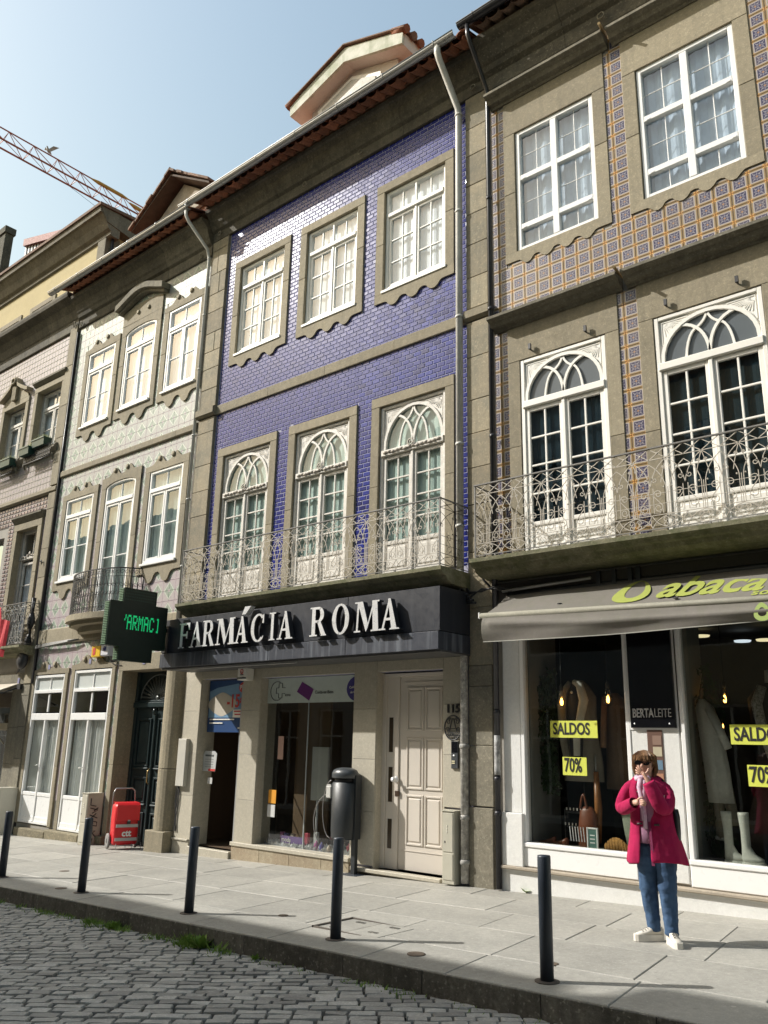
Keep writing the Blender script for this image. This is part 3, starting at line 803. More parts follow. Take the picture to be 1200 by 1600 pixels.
for i, (x, y, L) in enumerate(setts):
    k = random.randrange(9); sx, sy = L-.017, .108-.017; rz = R(38)+random.uniform(-.05, .05); z = gz(x)-.165+random.uniform(-.005, .005)
    if i < 300:
        o = link('sett', SETTM[k], road, (x, y, z)); o.scale = (sx, sy, 1); o.rotation_euler = (random.uniform(-.03, .03), random.uniform(-.03, .03)-.028, rz)
    else:
        c, s = cos(rz), sin(rz); t1 = random.uniform(-.03, .03)
        rest.raw([(x+c*a*sx-s*b_*sy, y+s*a*sx+c*b_*sy, z+d+t1*a*sx+.028*a*sx) for a, b_, d in SETT[k].v], SETT[k].f, False)
rest.build('sett_field', COB, road, kind='stuff')

# tufts of grass and weeds along the kerb foot
gr = MB(); rg = random.Random(3)
def blade(x, y, z, h, lean, w):
    a = rg.uniform(0, 2*pi); dx, dy = cos(a)*lean, sin(a)*lean; px, py = -sin(a)*w, cos(a)*w
    gr.face([(x-px, y-py, z), (x+px, y+py, z), (x+dx*.5+px*.7, y+dy*.5+py*.7, z+h*.65)]); gr.face([(x-px, y-py, z), (x+dx*.5+px*.7, y+dy*.5+py*.7, z+h*.65), (x+dx, y+dy, z+h)])
for (xa, xb, dens, hh) in ((-12, -8.4, 300, .045), (-9.0, -7.9, 420, .06), (-7.9, -6.3, 330, .045), (-7.0, -6.45, 900, .09), (-6.5, -3.9, 170, .035), (-3.9, -2.2, 110, .03)):
    n = int((xb-xa)*dens)
    for k in range(n):
        x = rg.uniform(xa, xb); y = KY-.03-abs(rg.gauss(0, .07)); 
        if noise_ok := (sin(x*5.1)+sin(x*11.7+1)+rg.uniform(-1, 1)) > -.3: blade(x, y, gz(x)-.185, rg.uniform(.3, 1)*hh*1.5, rg.uniform(.2, .9)*hh*1.4, .005)
for k in range(900):                                  # moss between the setts
    x = rg.uniform(-11, -2.5); y = KY-.15-abs(rg.gauss(0, .25)); blade(x, y, gz(x)-.185, rg.uniform(.008, .018), .01, .004)
gr.build('grass', surf('weed_green', (.20, .32, .05), .7, (.11, .19, .035), .6, 9, 0, 0, 0, rnd=0), kind='stuff')
def weed(x, y, z, s, n, label):
    mb = MB()
    for k in range(n):
        a = 2*pi*k/n+rg.uniform(-.3, .3); L = s*rg.uniform(.6, 1.1); el = rg.uniform(.35, 1.2)
        d = Vector((cos(a)*cos(el), sin(a)*cos(el), sin(el))); pz = Vector((-sin(a), cos(a), 0))*L*.22
        p0 = Vector((x, y, z)); mm = p0+d*L*.55; e = p0+d*L-Vector((0, 0, L*.12))
        mb.face([p0, mm-pz, e]); mb.face([p0, e, mm+pz])
    tag(mb.build('weed', MATS['weed_green']), label, 'weed', 'weeds at the foot of the kerb')
weed(-8.15, KY-.06, gz(-8.15)-.18, .13, 26, 'leafy green weed against the kerb near the second bollard')
weed(-6.72, KY-.08, gz(-6.72)-.18, .17, 44, 'large bushy green weed at the kerb near the third bollard')
weed(-6.0, KY-.05, gz(-6)-.18, .08, 14, 'small weed by the kerb just right of the bushy weed')
weed(-2.52, KY-.06, gz(-2.52)-.18, .12, 22, 'green weed at the kerb in the bottom right corner')
weed(-5.55, F-.04, gz(-5.55), .10, 8, 'dry weed sprouting at the foot of the white shop wall')

# ================================================================== BLUE TILED HOUSE
BX0, BX1 = -12.72, -5.94
bb = thing('tiled_house', 'narrow house with cobalt blue brick-shaped tiles above the pharmacy', 'house', ((BX0+BX1)/2, F, gz(-9)), 'terraced houses along the street')
UW = [(-11.77, -10.50), (-9.90, -8.64), (-8.03, -6.75)]; UZ = (8.60, 10.54)
FD = [(-11.87, -10.57), (-9.94, -8.67), (-8.03, -6.75)]; FZ = (3.86, 6.60)
holes = [(a, b_, *UZ) for a, b_ in UW]+[(a, b_, *FZ) for a, b_ in FD]
holes += [(-11.97, -10.86, -.20, 2.50), (-10.42, -8.37, -.05, 2.48), (-7.94, -6.76, -.14, 2.48)]
w = MB(); wall(w, BX0+.02, BX1-.02, -.6, 11.9, F+.012, F+.32, holes)
w.build('wall', GROUTW, bb)
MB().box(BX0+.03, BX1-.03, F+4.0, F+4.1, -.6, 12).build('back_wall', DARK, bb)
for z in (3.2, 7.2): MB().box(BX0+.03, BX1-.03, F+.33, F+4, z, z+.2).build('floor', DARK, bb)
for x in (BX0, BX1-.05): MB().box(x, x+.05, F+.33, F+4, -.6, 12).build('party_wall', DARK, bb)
# tiles
av = []
for a, b_ in UW: av.append((a-.16, b_+.17, 8.46, 10.69))
for a, b_ in FD: av.append((a-.16, b_+.17, 3.8, 6.77))
TX0, TX1 = -12.18, -6.36
tiles(bb, [(TX0, TX1, 7.68, 11.48), (TX0, TX1, 3.86, 7.50)], av, .152, .0765, BLUET, F+.012, 0.0055, .0075, True, .009, uv=False, jit=.0009)
# pilasters
PILY = F-.05
blocks(bb, 'pilaster_stone', STONEP, -12.70, -12.20, 2.66, 7.48, PILY, F+.01, (.45, .7), .25)
blocks(bb, 'pilaster_stone', STONEP, -12.70, -12.20, 7.70, 11.45, PILY, F+.01, (.35, .55), .35)
MB().mould([(PILY-.02, 7.5), (PILY-.07, 7.54), (PILY-.07, 7.66), (PILY-.02, 7.69), (F, 7.69), (F, 7.5)], -12.72, -12.18).build('string_stone', STONE, bb)
blocks(bb, 'pilaster_stone', STONEP, -6.34, -5.95, 2.5, 7.48, PILY, F+.01, (.5, .8), 0)
blocks(bb, 'pilaster_stone', STONEP, -6.34, -5.95, 7.70, 11.45, PILY, F+.01, (.4, .6), 0)
MB().mould([(PILY-.0, 7.5), (PILY-.05, 7.54), (PILY-.05, 7.66), (PILY-.0, 7.69), (F, 7.69), (F, 7.5)], -6.36, -5.93).build('string_stone', STONE, bb)
blocks(bb, 'pilaster_stone', STONED, -6.34, -5.97, -.2, .75, PILY-.02, F+.01, (.9, 1.2), 0)
blocks(bb, 'pilaster_stone', STONED, -6.34, -5.97, .76, 2.5, PILY, F+.01, (.7, .9), 0)
course(bb, 'band_stone', STONE, [(F-.025, 7.50), (F-.03, 7.51), (F-.03, 7.67), (F-.025, 7.68), (F+.02, 7.68), (F+.02, 7.50)], TX0, TX1, 1.5)
# stone surrounds
def surround(b, x0, x1, z0, z1, o=.165, y=F-.022, mat=STONE, top=.16, apron=None, yb=F+.11, waves=3, ed=.12, sidez=None, fill=True):
    for a, c in ((x0-o, x0+.004), (x1-.004, x1+o)):
        zz = [z0, z0+(z1-z0)*random.uniform(.42, .6), z1] if z1-z0 > 1.6 else [z0, z1]
        for d, e in zip(zz, zz[1:]): MB().cbox(a, c, y+random.uniform(0, .003), yb, d+.001, e-.002, .006).build('jamb_stone', mat, b)
    MB().cbox(x0-o, x1+o, y-.001, yb, z1-.004, z1+top, .006).build('lintel_stone', mat, b)
    if apron is not None:
        mb = MB().prism(scallop(x0-o, x1+o, z0+.004, apron, ed, 36, waves), y, F+.03); mb.box(x0-.01, x1+.01, F+.031, yb, z0-.05, z0+.004)
        mb.build('apron_stone', mat, b)
for a, b_ in UW:
    surround(bb, a, b_, *UZ, apron=8.33); win_blue(bb, a+.01, b_-.01, UZ[0]+.05, UZ[1]-.01)
for a, b_ in FD:
    surround(bb, a, b_, *FZ); win_door(bb, a+.01, b_-.01, FZ[0], FZ[1]-.01, GLASSD, WHITEOLD, rows=4, zsp=5.86, panel=.27)
# cornice
course(bb, 'cornice_stone', STONEC, [(F-.03, 11.46), (F-.045, 11.47), (F-.045, 11.66), (F-.10, 11.70), (F-.13, 11.76), (F-.16, 11.80), (F-.20, 11.92), (F-.26, 12.0), (F-.30, 12.02), (F-.32, 12.08), (F+.1, 12.10), (F+.1, 11.46)], BX0, BX1+.02, 1.15)
for x in (-12.45, -9.95, -8.55, -6.15):                # iron rings hanging from the cornice
    tag_ = MB(); tag_.tube([(x, F-.06, 11.6), (x, F-.10, 11.6)], .012, 6)
    tag_.tube([(x+.045*cos(a), F-.105, 11.56+.045*sin(a)) for a in [2*pi*k/12 for k in range(12)]], .011, 6, closed=True)
    tag_.build('iron_ring', STONED, bb)
roof_slope(bb, BX0+.02, BX1+.05, F-.58, 12.07, F+3.2, 13.30, TERRA)
gutter(bb, BX0-.35, BX1-.15, F-.67, 12.14)
# white downpipe with swan neck
dp = MB(); X = -6.43
dp.tube([(X, F-.67, 12.10), (X, F-.67, 11.97), (X, F-.62, 11.88), (X-.0, F-.12, 11.30), (X, F-.10, 11.15), (X, F-.10, 3.78)], .052, 10)
for z in (11.17, 9.4, 7.6, 5.6, 4.4): dp.lathe([(.06, z-.02), (.064, z), (.06, z+.02)], X, F-.10, 10)
dp.build('downpipe', PIPEW, bb)
dp = MB(); dp.tube([(X, F-.10, 3.80), (X, F-.10, 3.70), (X+.03, F-.13, 3.60), (X+.045, F-.10, 3.5), (X+.05, F-.09, 3.3), (X+.05, F-.09, -.14)], .052, 10)
for z in (3.72, 3.5, 2.68, 1.48, .62, .1): dp.lathe([(.056, z-.03), (.066, z-.015), (.066, z+.015), (.056, z+.03)], X+.05 if z < 3.6 else X, F-.09, 10)
dp.build('downpipe', PIPEWORN, bb)
balcony(bb, -11.92, -6.36, 8.54, 3.73, .89, 15, IRONW, STONEM)
# ---- ground floor cladding
def clad(x0, x1, z0, z1, y0=F-.03, n=None):
    z = z0; H = (z1-z0)/max(1, round((z1-z0)/.62))
    while z < z1-.02: MB().cbox(x0+.002, x1-.002, y0, F+.03, z+.002, z+H-.002, .003).build('cladding_slab', CLAD, bb); z += H
clad(-12.42, -11.97, -.12, 2.66); clad(-10.86, -10.42, -.10, 2.66); clad(-8.37, -7.94, -.11, 2.66); clad(-6.76, -6.40, .72, 2.66)
clad(-11.97, -10.86, 2.50, 2.66); clad(-10.42, -8.37, 2.48, 2.66); clad(-7.94, -6.76, 2.48, 2.66); clad(-6.76, -6.40, -.15, .70)
for (xa, xb, ya, za, zb) in ((-10.44, -10.41, .32, -.05, 2.48), (-8.385, -8.36, .15, -.05, 2.48), (-7.955, -7.93, .15, -.14, 2.48), (-11.985, -11.96, .32, -.2, 2.5), (-10.87, -10.85, .32, -.2, 2.5), (-6.775, -6.75, .15, -.14, 2.48)):
    MB().box(xa, xb, F-.02, F+ya, za, zb).build('reveal_slab', CLAD, bb)
MB().cbox(-10.90, -8.36, F-.07, F+.14, -.10, -.045, .006).build('sill', CLAD, bb)
x = -10.88
while x < -8.4: MB().cbox(x, min(x+.66, -8.36)-.004, F-.05, F, -.33, -.10, .003).build('plinth_slab', surf('plinth_granite', (.42, .36, .25), .6, (.30, .22, .14), .8, 4, 90, .3, .1, rnd=.1), bb); x += .66
MB().cbox(-12.42, -11.97, F-.05, F, -.42, -.12, .005).build('plinth_slab', CLAD, bb)
MB().cbox(-12.42, -11.99, F-.07, F-.03, -.135, -.105, .005).build('plinth_cap', CLAD, bb)
MB().cbox(-11.97, -10.90, F-.08, F+.3, -.36, -.20, .01).build('doorstep', CLAD, bb)
MB().cbox(-8.30, -6.76, F-.10, F+.2, -.19, -.14, .008).build('doorstep', CLAD, bb)
MB().prism([(-8.28, -.19), (-6.78, -.19), (-6.78, -.2), (-7.3, -.225), (-7.75, -.26), (-8.0, -.2), (-8.28, -.25)], F-.05, F+.1).build('doorstep_underside', STONED, bb)
# half-round stone pier
mb = MB(); n = 10
mb.prismz([(-12.96, F+.02)]+[(-12.71-.22*cos(pi*k/n), F-.02-.16*sin(pi*k/n)) for k in range(n+1)]+[(-12.46, F+.02)], 1.0, 2.66); mb.build('rounded_pier_stone', STONE, bb)
mb = MB(); mb.prismz([(-12.96, F+.02)]+[(-12.71-.22*cos(pi*k/n), F-.02-.16*sin(pi*k/n)) for k in range(n+1)]+[(-12.46, F+.02)], -.02, .99); mb.build('rounded_pier_stone', STONE, bb)
MB().cbox(-12.98, -12.44, F-.22, F+.02, -.45, -.02, .015).build('pier_base', STONE, bb)
# private door
d = MB(); y = F+.12
d.cbox(-7.94, -7.86, y-.02, y+.08, -.14, 2.46, .005); d.cbox(-6.80, -6.76, y-.02, y+.08, -.14, 2.46, .005); d.cbox(-7.86, -6.80, y-.02, y+.08, 2.41, 2.46, .005)
d.cbox(-7.86, -7.70, y, y+.05, -.14, 2.41, .004); d.cbox(-7.70, -7.63, y-.015, y+.05, -.14, 2.41, .006)
fr_ = d.build('door_frame', CREAMD, bb)
for z0_, z1_ in ((1.38, 1.85), (.72, 1.18), (.12, .50)):
    MB().box(-7.815, -7.745, y-.004, y+.01, z0_, z1_).build('side_pane', plain('smoked_glass', (.05, .035, .02), .2), fr_)
d = MB(); d.cbox(-7.63, -6.80, y+.005, y+.05, -.13, 2.41, .006)
dr = d.build('door', CREAMD, bb)
for (za, zb) in ((1.70, 2.23), (.93, 1.55), (.22, .80)):
    for xa, xb in ((-7.47, -7.23), (-7.15, -6.91)):
        q = MB(); frame(q, xa-.03, xb+.03, za-.03, zb+.03, y-.010, y+.006, .028); q.cbox(xa+.012, xb-.012, y-.008, y+.006, za+.012, zb-.012, .016); q.build('door_panel', CREAMD, dr)
q = MB(); q.box(-7.55, -6.85, y-.006, y+.006, 2.32, 2.335); q.box(-7.6, -6.82, y-.004, y+.006, .115, .12); q.build('moulding', CREAMD, dr)
q = MB(); q.lathe([(.0, 0), (.045, .0), (.04, .012), (.018, .02), (.018, .045), (.038, .06), (.03, .085), (.0, .09)], 0, 0, 14); q.v = [(-7.66+a, y-.02-c_, 1.02+b_) for a, b_, c_ in q.v]; q.build('door_knob', STEEL, dr)
MB().box(-7.68, -7.61, y-.022, y-.005, .80, .87).build('lock_plate', plain('brass_plate', (.16, .11, .08), .35, .8), dr)
# house number, intercom
text('115', .15, plain('black_lettering', (.015, .015, .017), .4), (-6.705, F-.045, 1.905), (1, 0, 0), (0, 0, 1), bb, 'house_number', .012, bold=.003)
q = MB().cbox(-6.615, -6.505, F-.06, F-.03, 1.20, 1.54, .006); ic = q.build('intercom', plain('dark_grey_plastic', (.06, .065, .07), .35), bb)
MB().box(-6.607, -6.513, F-.064, F-.058, 1.40, 1.535).build('intercom_window', plain('black_gloss', (.008, .008, .01), .1), ic)
for z in (1.26, 1.285): MB().box(-6.60, -6.55, F-.066, F-.058, z, z+.014).build('call_button', plain('cream_label', (.65, .6, .4), .5), ic)
MB().ball((-6.565, F-.062, 1.36), .02, .008, .012, 8, 5).build('call_button', STEEL, ic)
q = MB().cbox(-12.40, -12.17, F-.10, F-.03, .72, 1.50, .008); cb_ = q.build('cable_box', surf('pale_grey_cabinet', (.52, .50, .44), .5, (.42, .40, .35), .5, 5, 0, 0, 0, rnd=0), bb)
q = MB()
for k in range(4):
    q.tube([(-12.40+.02*k+.02*sin(z*9+k), F-.05, z) for z in [.72-.12*i for i in range(7)]], .007, 4)
q.build('loose_cable', IRONB, bb)
# pharmacy shop window and doorway
gl = MB().face([(-10.42, F+.14, -.045), (-8.37, F+.14, -.045), (-8.37, F+.14, 2.48), (-10.42, F+.14, 2.48)]).build('shop_pane', GLASSS, bb)
MB().box(-9.48, -9.465, F+.135, F+.15, -.04, 2.08).build('pane_joint', plain('clear_seal', (.35, .38, .38), .3), bb)
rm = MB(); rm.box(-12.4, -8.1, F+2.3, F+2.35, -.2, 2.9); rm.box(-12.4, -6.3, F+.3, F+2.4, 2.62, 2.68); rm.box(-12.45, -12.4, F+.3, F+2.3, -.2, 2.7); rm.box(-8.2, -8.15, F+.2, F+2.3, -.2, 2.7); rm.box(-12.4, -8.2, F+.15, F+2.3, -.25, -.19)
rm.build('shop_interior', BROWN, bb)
MB().box(-10.42, -8.37, F+.16, F+.75, -.19, -.045).build('display_shelf', plain('white_display', (.7, .7, .68), .6), bb)
MB().box(-10.40, -9.62, F+.80, F+.84, -.09, 2.45).build('display_back_panel', plain('wood_display_back', (.16, .10, .055), .5), bb)
pf = MB().box(-10.41, -8.38, F+.120, F+.128, 2.08, 2.47).build('window_banner', plain('pale_green_film', (.50, .56, .52), .6), bb)
BLK = plain('dark_grey_print', (.10, .11, .11), .6)
q = MB(); yy = F+.116
q.tube([(-10.19+.15*cos(a), yy, 2.27+.15*sin(a)) for a in [pi*.35+pi*1.35*k/16 for k in range(17)]], .006, 4)
for (a0, b0) in (((0, .12), (0, .12)),): pass
cr = [(-.05, .05), (-.05, .12), (.03, .12), (.03, .05), (.10, .05)]; cr2 = [(.10, -.04), (.03, -.04), (.03, -.11), (-.05, -.11), (-.05, -.04), (-.11, -.04), (-.11, .05), (-.05, .05)]
for c_ in (cr, cr2): q.tube([(-10.10+a, yy, 2.27+b_) for a, b_ in c_], .005, 4)
q.build('logo_outline', BLK, pf)
text('ROMA', .045, BLK, (-10.0, yy, 2.185), (1, 0, 0), (0, 0, 1), pf, 'lettering')
text('Cuida-se Bem', .07, BLK, (-9.33, yy, 2.21), (1, 0, 0), (0, 0, 1), pf, 'lettering')
q = MB().prism([(-9.73, 2.25), (-9.62, 2.40), (-9.36, 2.28), (-9.45, 2.11)], yy-.002, yy+.002); q.build('purple_square', plain('purple_print', (.13, .02, .16), .5), pf)
mb = MB().prism([(p[0], p[1]) for p in arc_pts(-8.42, .24, 2.27, .19, 12, pi*.5, pi*1.5)], yy-.002, yy+.002); mb.build('navy_disc', plain('navy_print', (.05, .04, .20), .5), pf)
text('Cuida', .05, WHITEP, (-8.60, yy-.006, 2.27), (1, 0, .1), (-.1, 0, 1), pf, 'lettering'); text('de si', .05, WHITEP, (-8.58, yy-.006, 2.20), (1, 0, .1), (-.1, 0, 1), pf, 'lettering')

# ================================================================== WHITE TILED HOUSE
WX0, WX1 = -17.94, -12.73
wb = thing('tiled_house', 'house with pale green and pink diamond tiles and scalloped window aprons', 'house', ((WX0+WX1)/2, F, gz(-15)), 'terraced houses along the street')
U = [(-17.28, -16.14), (-15.72, -14.55), (-14.09, -12.98)]; M_ = [(-17.46, -16.32), (-15.83, -14.70), (-14.20, -13.08)]
G_ = [(-17.84, -16.60), (-16.22, -14.84)]
UZs = [(8.38, 10.30), (8.43, 10.42), (8.42, 10.36)]; MZs = [(4.76, 6.70), (3.85, 6.80), (4.76, 6.74)]
holes = [(a, b_, *z) for (a, b_), z in zip(U, UZs)]+[(a, b_, *z) for (a, b_), z in zip(M_, MZs)]+[(G_[0][0], G_[0][1], -.26, 2.78), (G_[1][0], G_[1][1], -.30, 2.83), (-14.50, -12.98, -.46, 2.78)]
w = MB(); wall(w, WX0+.01, WX1-.0, -.8, 11.9, F+.012, F+.4, holes); w.build('wall', GROUTG, wb)
MB().box(WX0+.03, WX1-.03, F+3.0, F+3.1, -.8, 12).build('back_wall', DARK, wb)
for z in (3.2, 7.6): MB().box(WX0+.03, WX1-.03, F+.41, F+3, z, z+.2).build('floor', DARK, wb)
for x in (WX0+.01, WX1-.06, -14.6): MB().box(x, x+.05, F+.41, F+3, -.8, 12 if x != -14.6 else 3.2).build('party_wall', DARK, wb)
tz = []
for (a, b_), z in zip(U, UZs): tz.append((a-.15, b_+.15, z[0]-.13, z[1]+.13))
for (a, b_), z in zip(M_, MZs): tz.append((a-.15, b_+.15, z[0]-.13, z[1]+.13))
tz += [(G_[0][0]-.2, G_[0][1]+.11, -.5, 2.85), (G_[1][0]-.11, G_[1][1]+.11, -.5, 2.95), (-14.58, -12.72, -.6, 2.95)]
tiles(wb, [(WX0+.02, -12.80, 7.48, 11.20), (WX0+.02, -12.80, 3.76, 7.33), (WX0+.02, -12.9, .25, 3.42)], tz, .19, .20, GREENT, F+.012, .007, .003, False, .002, z_off=-2.0, x_off=-40.02, uv=False, jit=.0008)
def wavy_surround(b, x0, x1, z0, z1, mat=STONE, crest=True, o=.17, ap=.30, arched=False, waves=2, zt=.20, y=F-.03):
    for a, c in ((x0-o, x0+.004), (x1-.004, x1+o)):
        zz = [z0, z0+(z1-z0)*random.uniform(.4, .6), z1]
        for d, e in zip(zz, zz[1:]): MB().cbox(a, c, y+random.uniform(0, .002), F+.10, d+.001, e-.001, .006).build('jamb_stone', mat, b)
    W = x1-x0+2*o; X = x0-o; z1 -= .004; top = [(X, z1), (X, z1+zt*.62)]
    if crest:
        for k in range(0, 25):
            t = k/24; z = z1+zt*.62+.04*t
            z += .17*math.exp(-((t-.33)/.10)**2)-.03*math.exp(-((t-.47)/.07)**2)+.15*math.exp(-((t-.70)/.075)**2)
            top.append((X+W*t, z))
    top += [(X+W, z1+zt*.70), (X+W, z1)]
    if arched:
        xm = (x0+x1)/2; a = (x1-x0)/2
        top = top[:-1]+[(X+W, z1-.12), (x1, z1-.12)]+[(xm+a*cos(t), z1-.12+.12*sin(t)) for t in [pi*k/12 for k in range(13)]][1:-1]+[(x0, z1-.12), (X, z1-.12)]
    MB().prism(top, y-.002, F+.09).build('lintel_stone', mat, b)
    if crest:
        for t in (.33, .64):
            mb = MB(); cx, cz = X+W*t, z1+zt*.62+.12
            mb.lathe([(.0, 0), (.055, 0), (.06, .012), (.045, .03), (.0, .032)], 0, 0, 12); mb.v = [(cx+a_, y-c_, cz+b2) for a_, b2, c_ in mb.v]
            mb.build('carved_scroll', mat, b)
    mb = MB().prism(scallop(X, X+W, z0+.004, z0-ap, ap*.62, 40, waves, .14), y, F+.03); mb.box(x0-.01, x1+.01, F+.031, F+.10, z0-.06, z0+.004); mb.build('apron_stone', mat, b)
for i, ((a, b_), z) in enumerate(zip(U, UZs)):
    wavy_surround(wb, a, b_, *z, crest=i != 1, arched=i == 1, waves=2, ap=.34); win_white(wb, a+.005, b_-.005, z[0]+.03, z[1], arched=i == 1, cur=CURTW, amp=.008)
# segmental hood over the middle upper window
mb = MB(); top = []; bot = []
for k in range(21):
    t = k/20; x = -16.02+1.82*t; z = 10.98+.16*sin(pi*t)-.05*cos(2*pi*t*1.0); top.append((x, z+.14)); bot.append((x, z))
mb.prism(bot+top[::-1], F-.22, F+.02); mb.prism([(x*.97-.45, z-.06) for x, z in bot]+[(x*.97-.45, z+.0) for x, z in bot][::-1], F-.13, F+.02)
mb.build('window_hood', STONED, wb)
MB().prism([(-15.90, 10.56), (-14.38, 10.56), (-14.38, 10.9), (-14.9, 10.98), (-15.4, 10.98), (-15.90, 10.9)], F-.03, F+.03).build('hood_stone', STONE, wb)
for x in (-15.3, -14.9):
    mb = MB(); mb.lathe([(.0, 0), (.055, 0), (.045, .03), (.0, .032)], 0, 0, 12); mb.v = [(x+a_, F-.03-c_, 10.76+b2) for a_, b2, c_ in mb.v]; mb.build('carved_scroll', STONE, wb)
for i, ((a, b_), z) in enumerate(zip(M_, MZs)):
    wavy_surround(wb, a, b_, *z, crest=True, arched=i == 1, waves=2, ap=.36 if i != 1 else .1, o=.17); win_white(wb, a+.005, b_-.005, z[0]+.03, z[1], arched=i == 1, cur=CURTG, amp=.03, tr=.24 if i != 1 else .17)
course(wb, 'band_stone', STONE, [(F-.03, 7.33), (F-.045, 7.35), (F-.045, 7.46), (F-.03, 7.48), (F+.02, 7.48), (F+.02, 7.33)], WX0, -12.75, 1.7)
course(wb, 'band_stone', STONE, [(F-.03, 3.42), (F-.05, 3.46), (F-.05, 3.74), (F-.03, 3.76), (F+.02, 3.76), (F+.02, 3.42)], WX0, -12.75, 1.5)
# ground floor openings
for i, (a, b_) in enumerate(G_):
    z0, z1 = (-.26, 2.78) if i == 0 else (-.30, 2.83)
    for xa, xb in ((a-.20 if i == 0 else a-.12, a+.004), (b_-.004, b_+.12)):
        for d, e in ((z0, .9), (.9, 1.9), (1.9, z1)): MB().cbox(xa, xb, F-.03, F+.1, d+.002, e-.002, .005).build('jamb_stone', STONE, wb)
    X, W = a-.14, b_-a+.28; top = [(X, z1), (X, z1+.08)]
    for k in range(25):
        t = k/24; top.append((X+W*t, z1+.10+.19*math.exp(-((t-.33)/.12)**2)+.13*math.exp(-((t-.64)/.08)**2)))
    top += [(X+W, z1+.1), (X+W, z1)]
    MB().prism(top, F-.032, F+.1).build('lintel_stone', STONE, wb)
    for t in (.30, .62):
        mb = MB(); mb.lathe([(.0, 0), (.065, 0), (.05, .035), (.0, .037)], 0, 0, 12); mb.v = [(X+W*t+a_, F-.03-c_, z1+.2+b2) for a_, b2, c_ in mb.v]; mb.build('carved_scroll', STONE, wb)
    xm = (a+b_)/2; fr_ = MB(); y = F+.01; zg0, zg1, zg2, zg3 = .30, 1.78, 1.98, 2.38
    frame(fr_, a, b_, z0+.02, z1-.02, y-.03, y+.04, .055)
    fr_.cbox(a+.05, b_-.05, y-.035, y+.04, zg1+.04, zg2-.02, .008); fr_.cbox(a+.05, b_-.05, y-.035, y+.04, zg3, zg3+.07, .008)
    wn_ = fr_.build('shop_window', UPVC, wb); s = MB()
    lights(wn_, s, a+.06, b_-.06, zg3+.07, z1-.08, 2, (1,), y, .035, DULL)
    lights(wn_, s, a+.06, b_-.06, zg2+.01, zg3-.02, 2, (1,), y, .05, GLASSC)
    lights(wn_, s, a+.06, b_-.06, zg0+.07, zg1+.03, 2, (1,), y, .07, GLASSC)
    for xa, xb in ((a+.06, xm-.03), (xm+.03, b_-.06)): s.cbox(xa, xb, y-.01, y+.03, z0+.02, zg0, .01); s.cbox(xa, xb, y-.02, y+.03, zg0, zg0+.07, .006); s.cbox(xa, xb, y-.02, y+.03, z0+.02, z0+.16, .006)
    s.cbox(xm-.03, xm+.03, y-.03, y+.03, z0+.05, zg1+.03, .008)
    s.build('glazing_bars', UPVC, wn_)
    curtain(wn_, a+.05, b_-.05, zg0, zg1+.1, F+.10, surf('grey_net_curtain', (.72, .73, .70), .9, (.50, .52, .52), .4, 3, 0, 0, 0, rnd=0), 13, .028)
    h = MB(); h.tube([(xm+.0, y-.03, .92), (xm, y-.07, .92), (xm-.07, y-.07, .90)], .010, 6); h.build('handle', UPVC, wn_)
    MB().box(a+.52, a+.60, F-.04, F-.028, z1+.10, z1+.20).build('number_tile', plain('blue_white_number_tile', (.30, .30, .45), .3), wb)
MB().box(-13.80, -13.72, F-.04, F-.028, 2.84, 2.94).build('number_tile', MATS['blue_white_number_tile'], wb)
x = -17.75
while x < -14.5: xe = min(x+1.25, -14.46); MB().cbox(x+.003, xe-.003, F-.13, F+.05, -.62, gz(x)+.44-.27, .02).build('plinth_stone', surf('rough_plinth', (.30, .26, .17), .95, (.17, .15, .10), .9, 7, 40, .4, .9, .012, rnd=.1), wb); x = xe
# green double door deep in its opening
for d, e in ((-.42, 1.0), (1.0, 2.74)):
    MB().cbox(-14.60, -14.46, F-.03, F+.4, d+.002, e-.002, .006).build('jamb_stone', STONE, wb); MB().cbox(-13.02, -12.90, F-.03, F+.4, d+.002, e-.002, .006).build('jamb_stone', STONE, wb)
MB().cbox(-14.60, -12.90, F-.03, F+.4, 2.74, 3.05, .006).build('lintel_stone', STONE, wb)
y = F+.34; dd = MB(); dd.box(-14.46, -13.02, y+.03, y+.10, -.42, 2.74); dd.cbox(-14.46, -13.02, y-.06, y+.04, 2.06, 2.16, .012); dd.cbox(-14.46, -13.02, y-.04, y+.04, 2.16, 2.20, .01)
dd.cbox(-14.46, -14.38, y-.03, y+.05, -.42, 2.74, .008); dd.cbox(-13.10, -13.02, y-.03, y+.05, -.42, 2.74, .008); dfr = dd.build('door_frame', GDOOR, wb)
fn = MB(); cx, cz = -13.74, 2.22
for k in range(15):
    a = pi*(k+.5)/15; fn.tube([(cx+.07*cos(a), y, cz+.05*sin(a)), (cx+.52*cos(a), y-.0, cz+.42*sin(a))], [.008, .024], 5)
fn.tube([(cx+.56*cos(a), y, cz+.46*sin(a)) for a in [pi*k/16 for k in range(17)]], .014, 5); fn.ball((cx, y-.01, cz+.02), .06, .03, .05, 8, 5)
fn.build('iron_fanlight', plain('aged_silver_iron', (.16, .17, .16), .4, .6), dfr)
for k, (xa, xb) in enumerate(((-14.38, -13.76), (-13.72, -13.10))):
    q = MB().cbox(xa, xb, y, y+.04, -.40, 2.06, .006); lf = q.build('door_leaf', GDOOR, dfr)
    for (za, zb) in ((.98, 1.86), (.34, .80), (-.28, .18)):
        p_ = MB(); frame(p_, xa+.09, xb-.09, za, zb, y-.035, y+.005, .035); p_.cbox(xa+.15, xb-.15, y-.025, y+.005, za+.06, zb-.06, .03)
        p_.cbox(xa+.07, xb-.07, y-.05, y+.0, za-.05, za-.01, .015); p_.build('door_panel', GDOOR, lf)
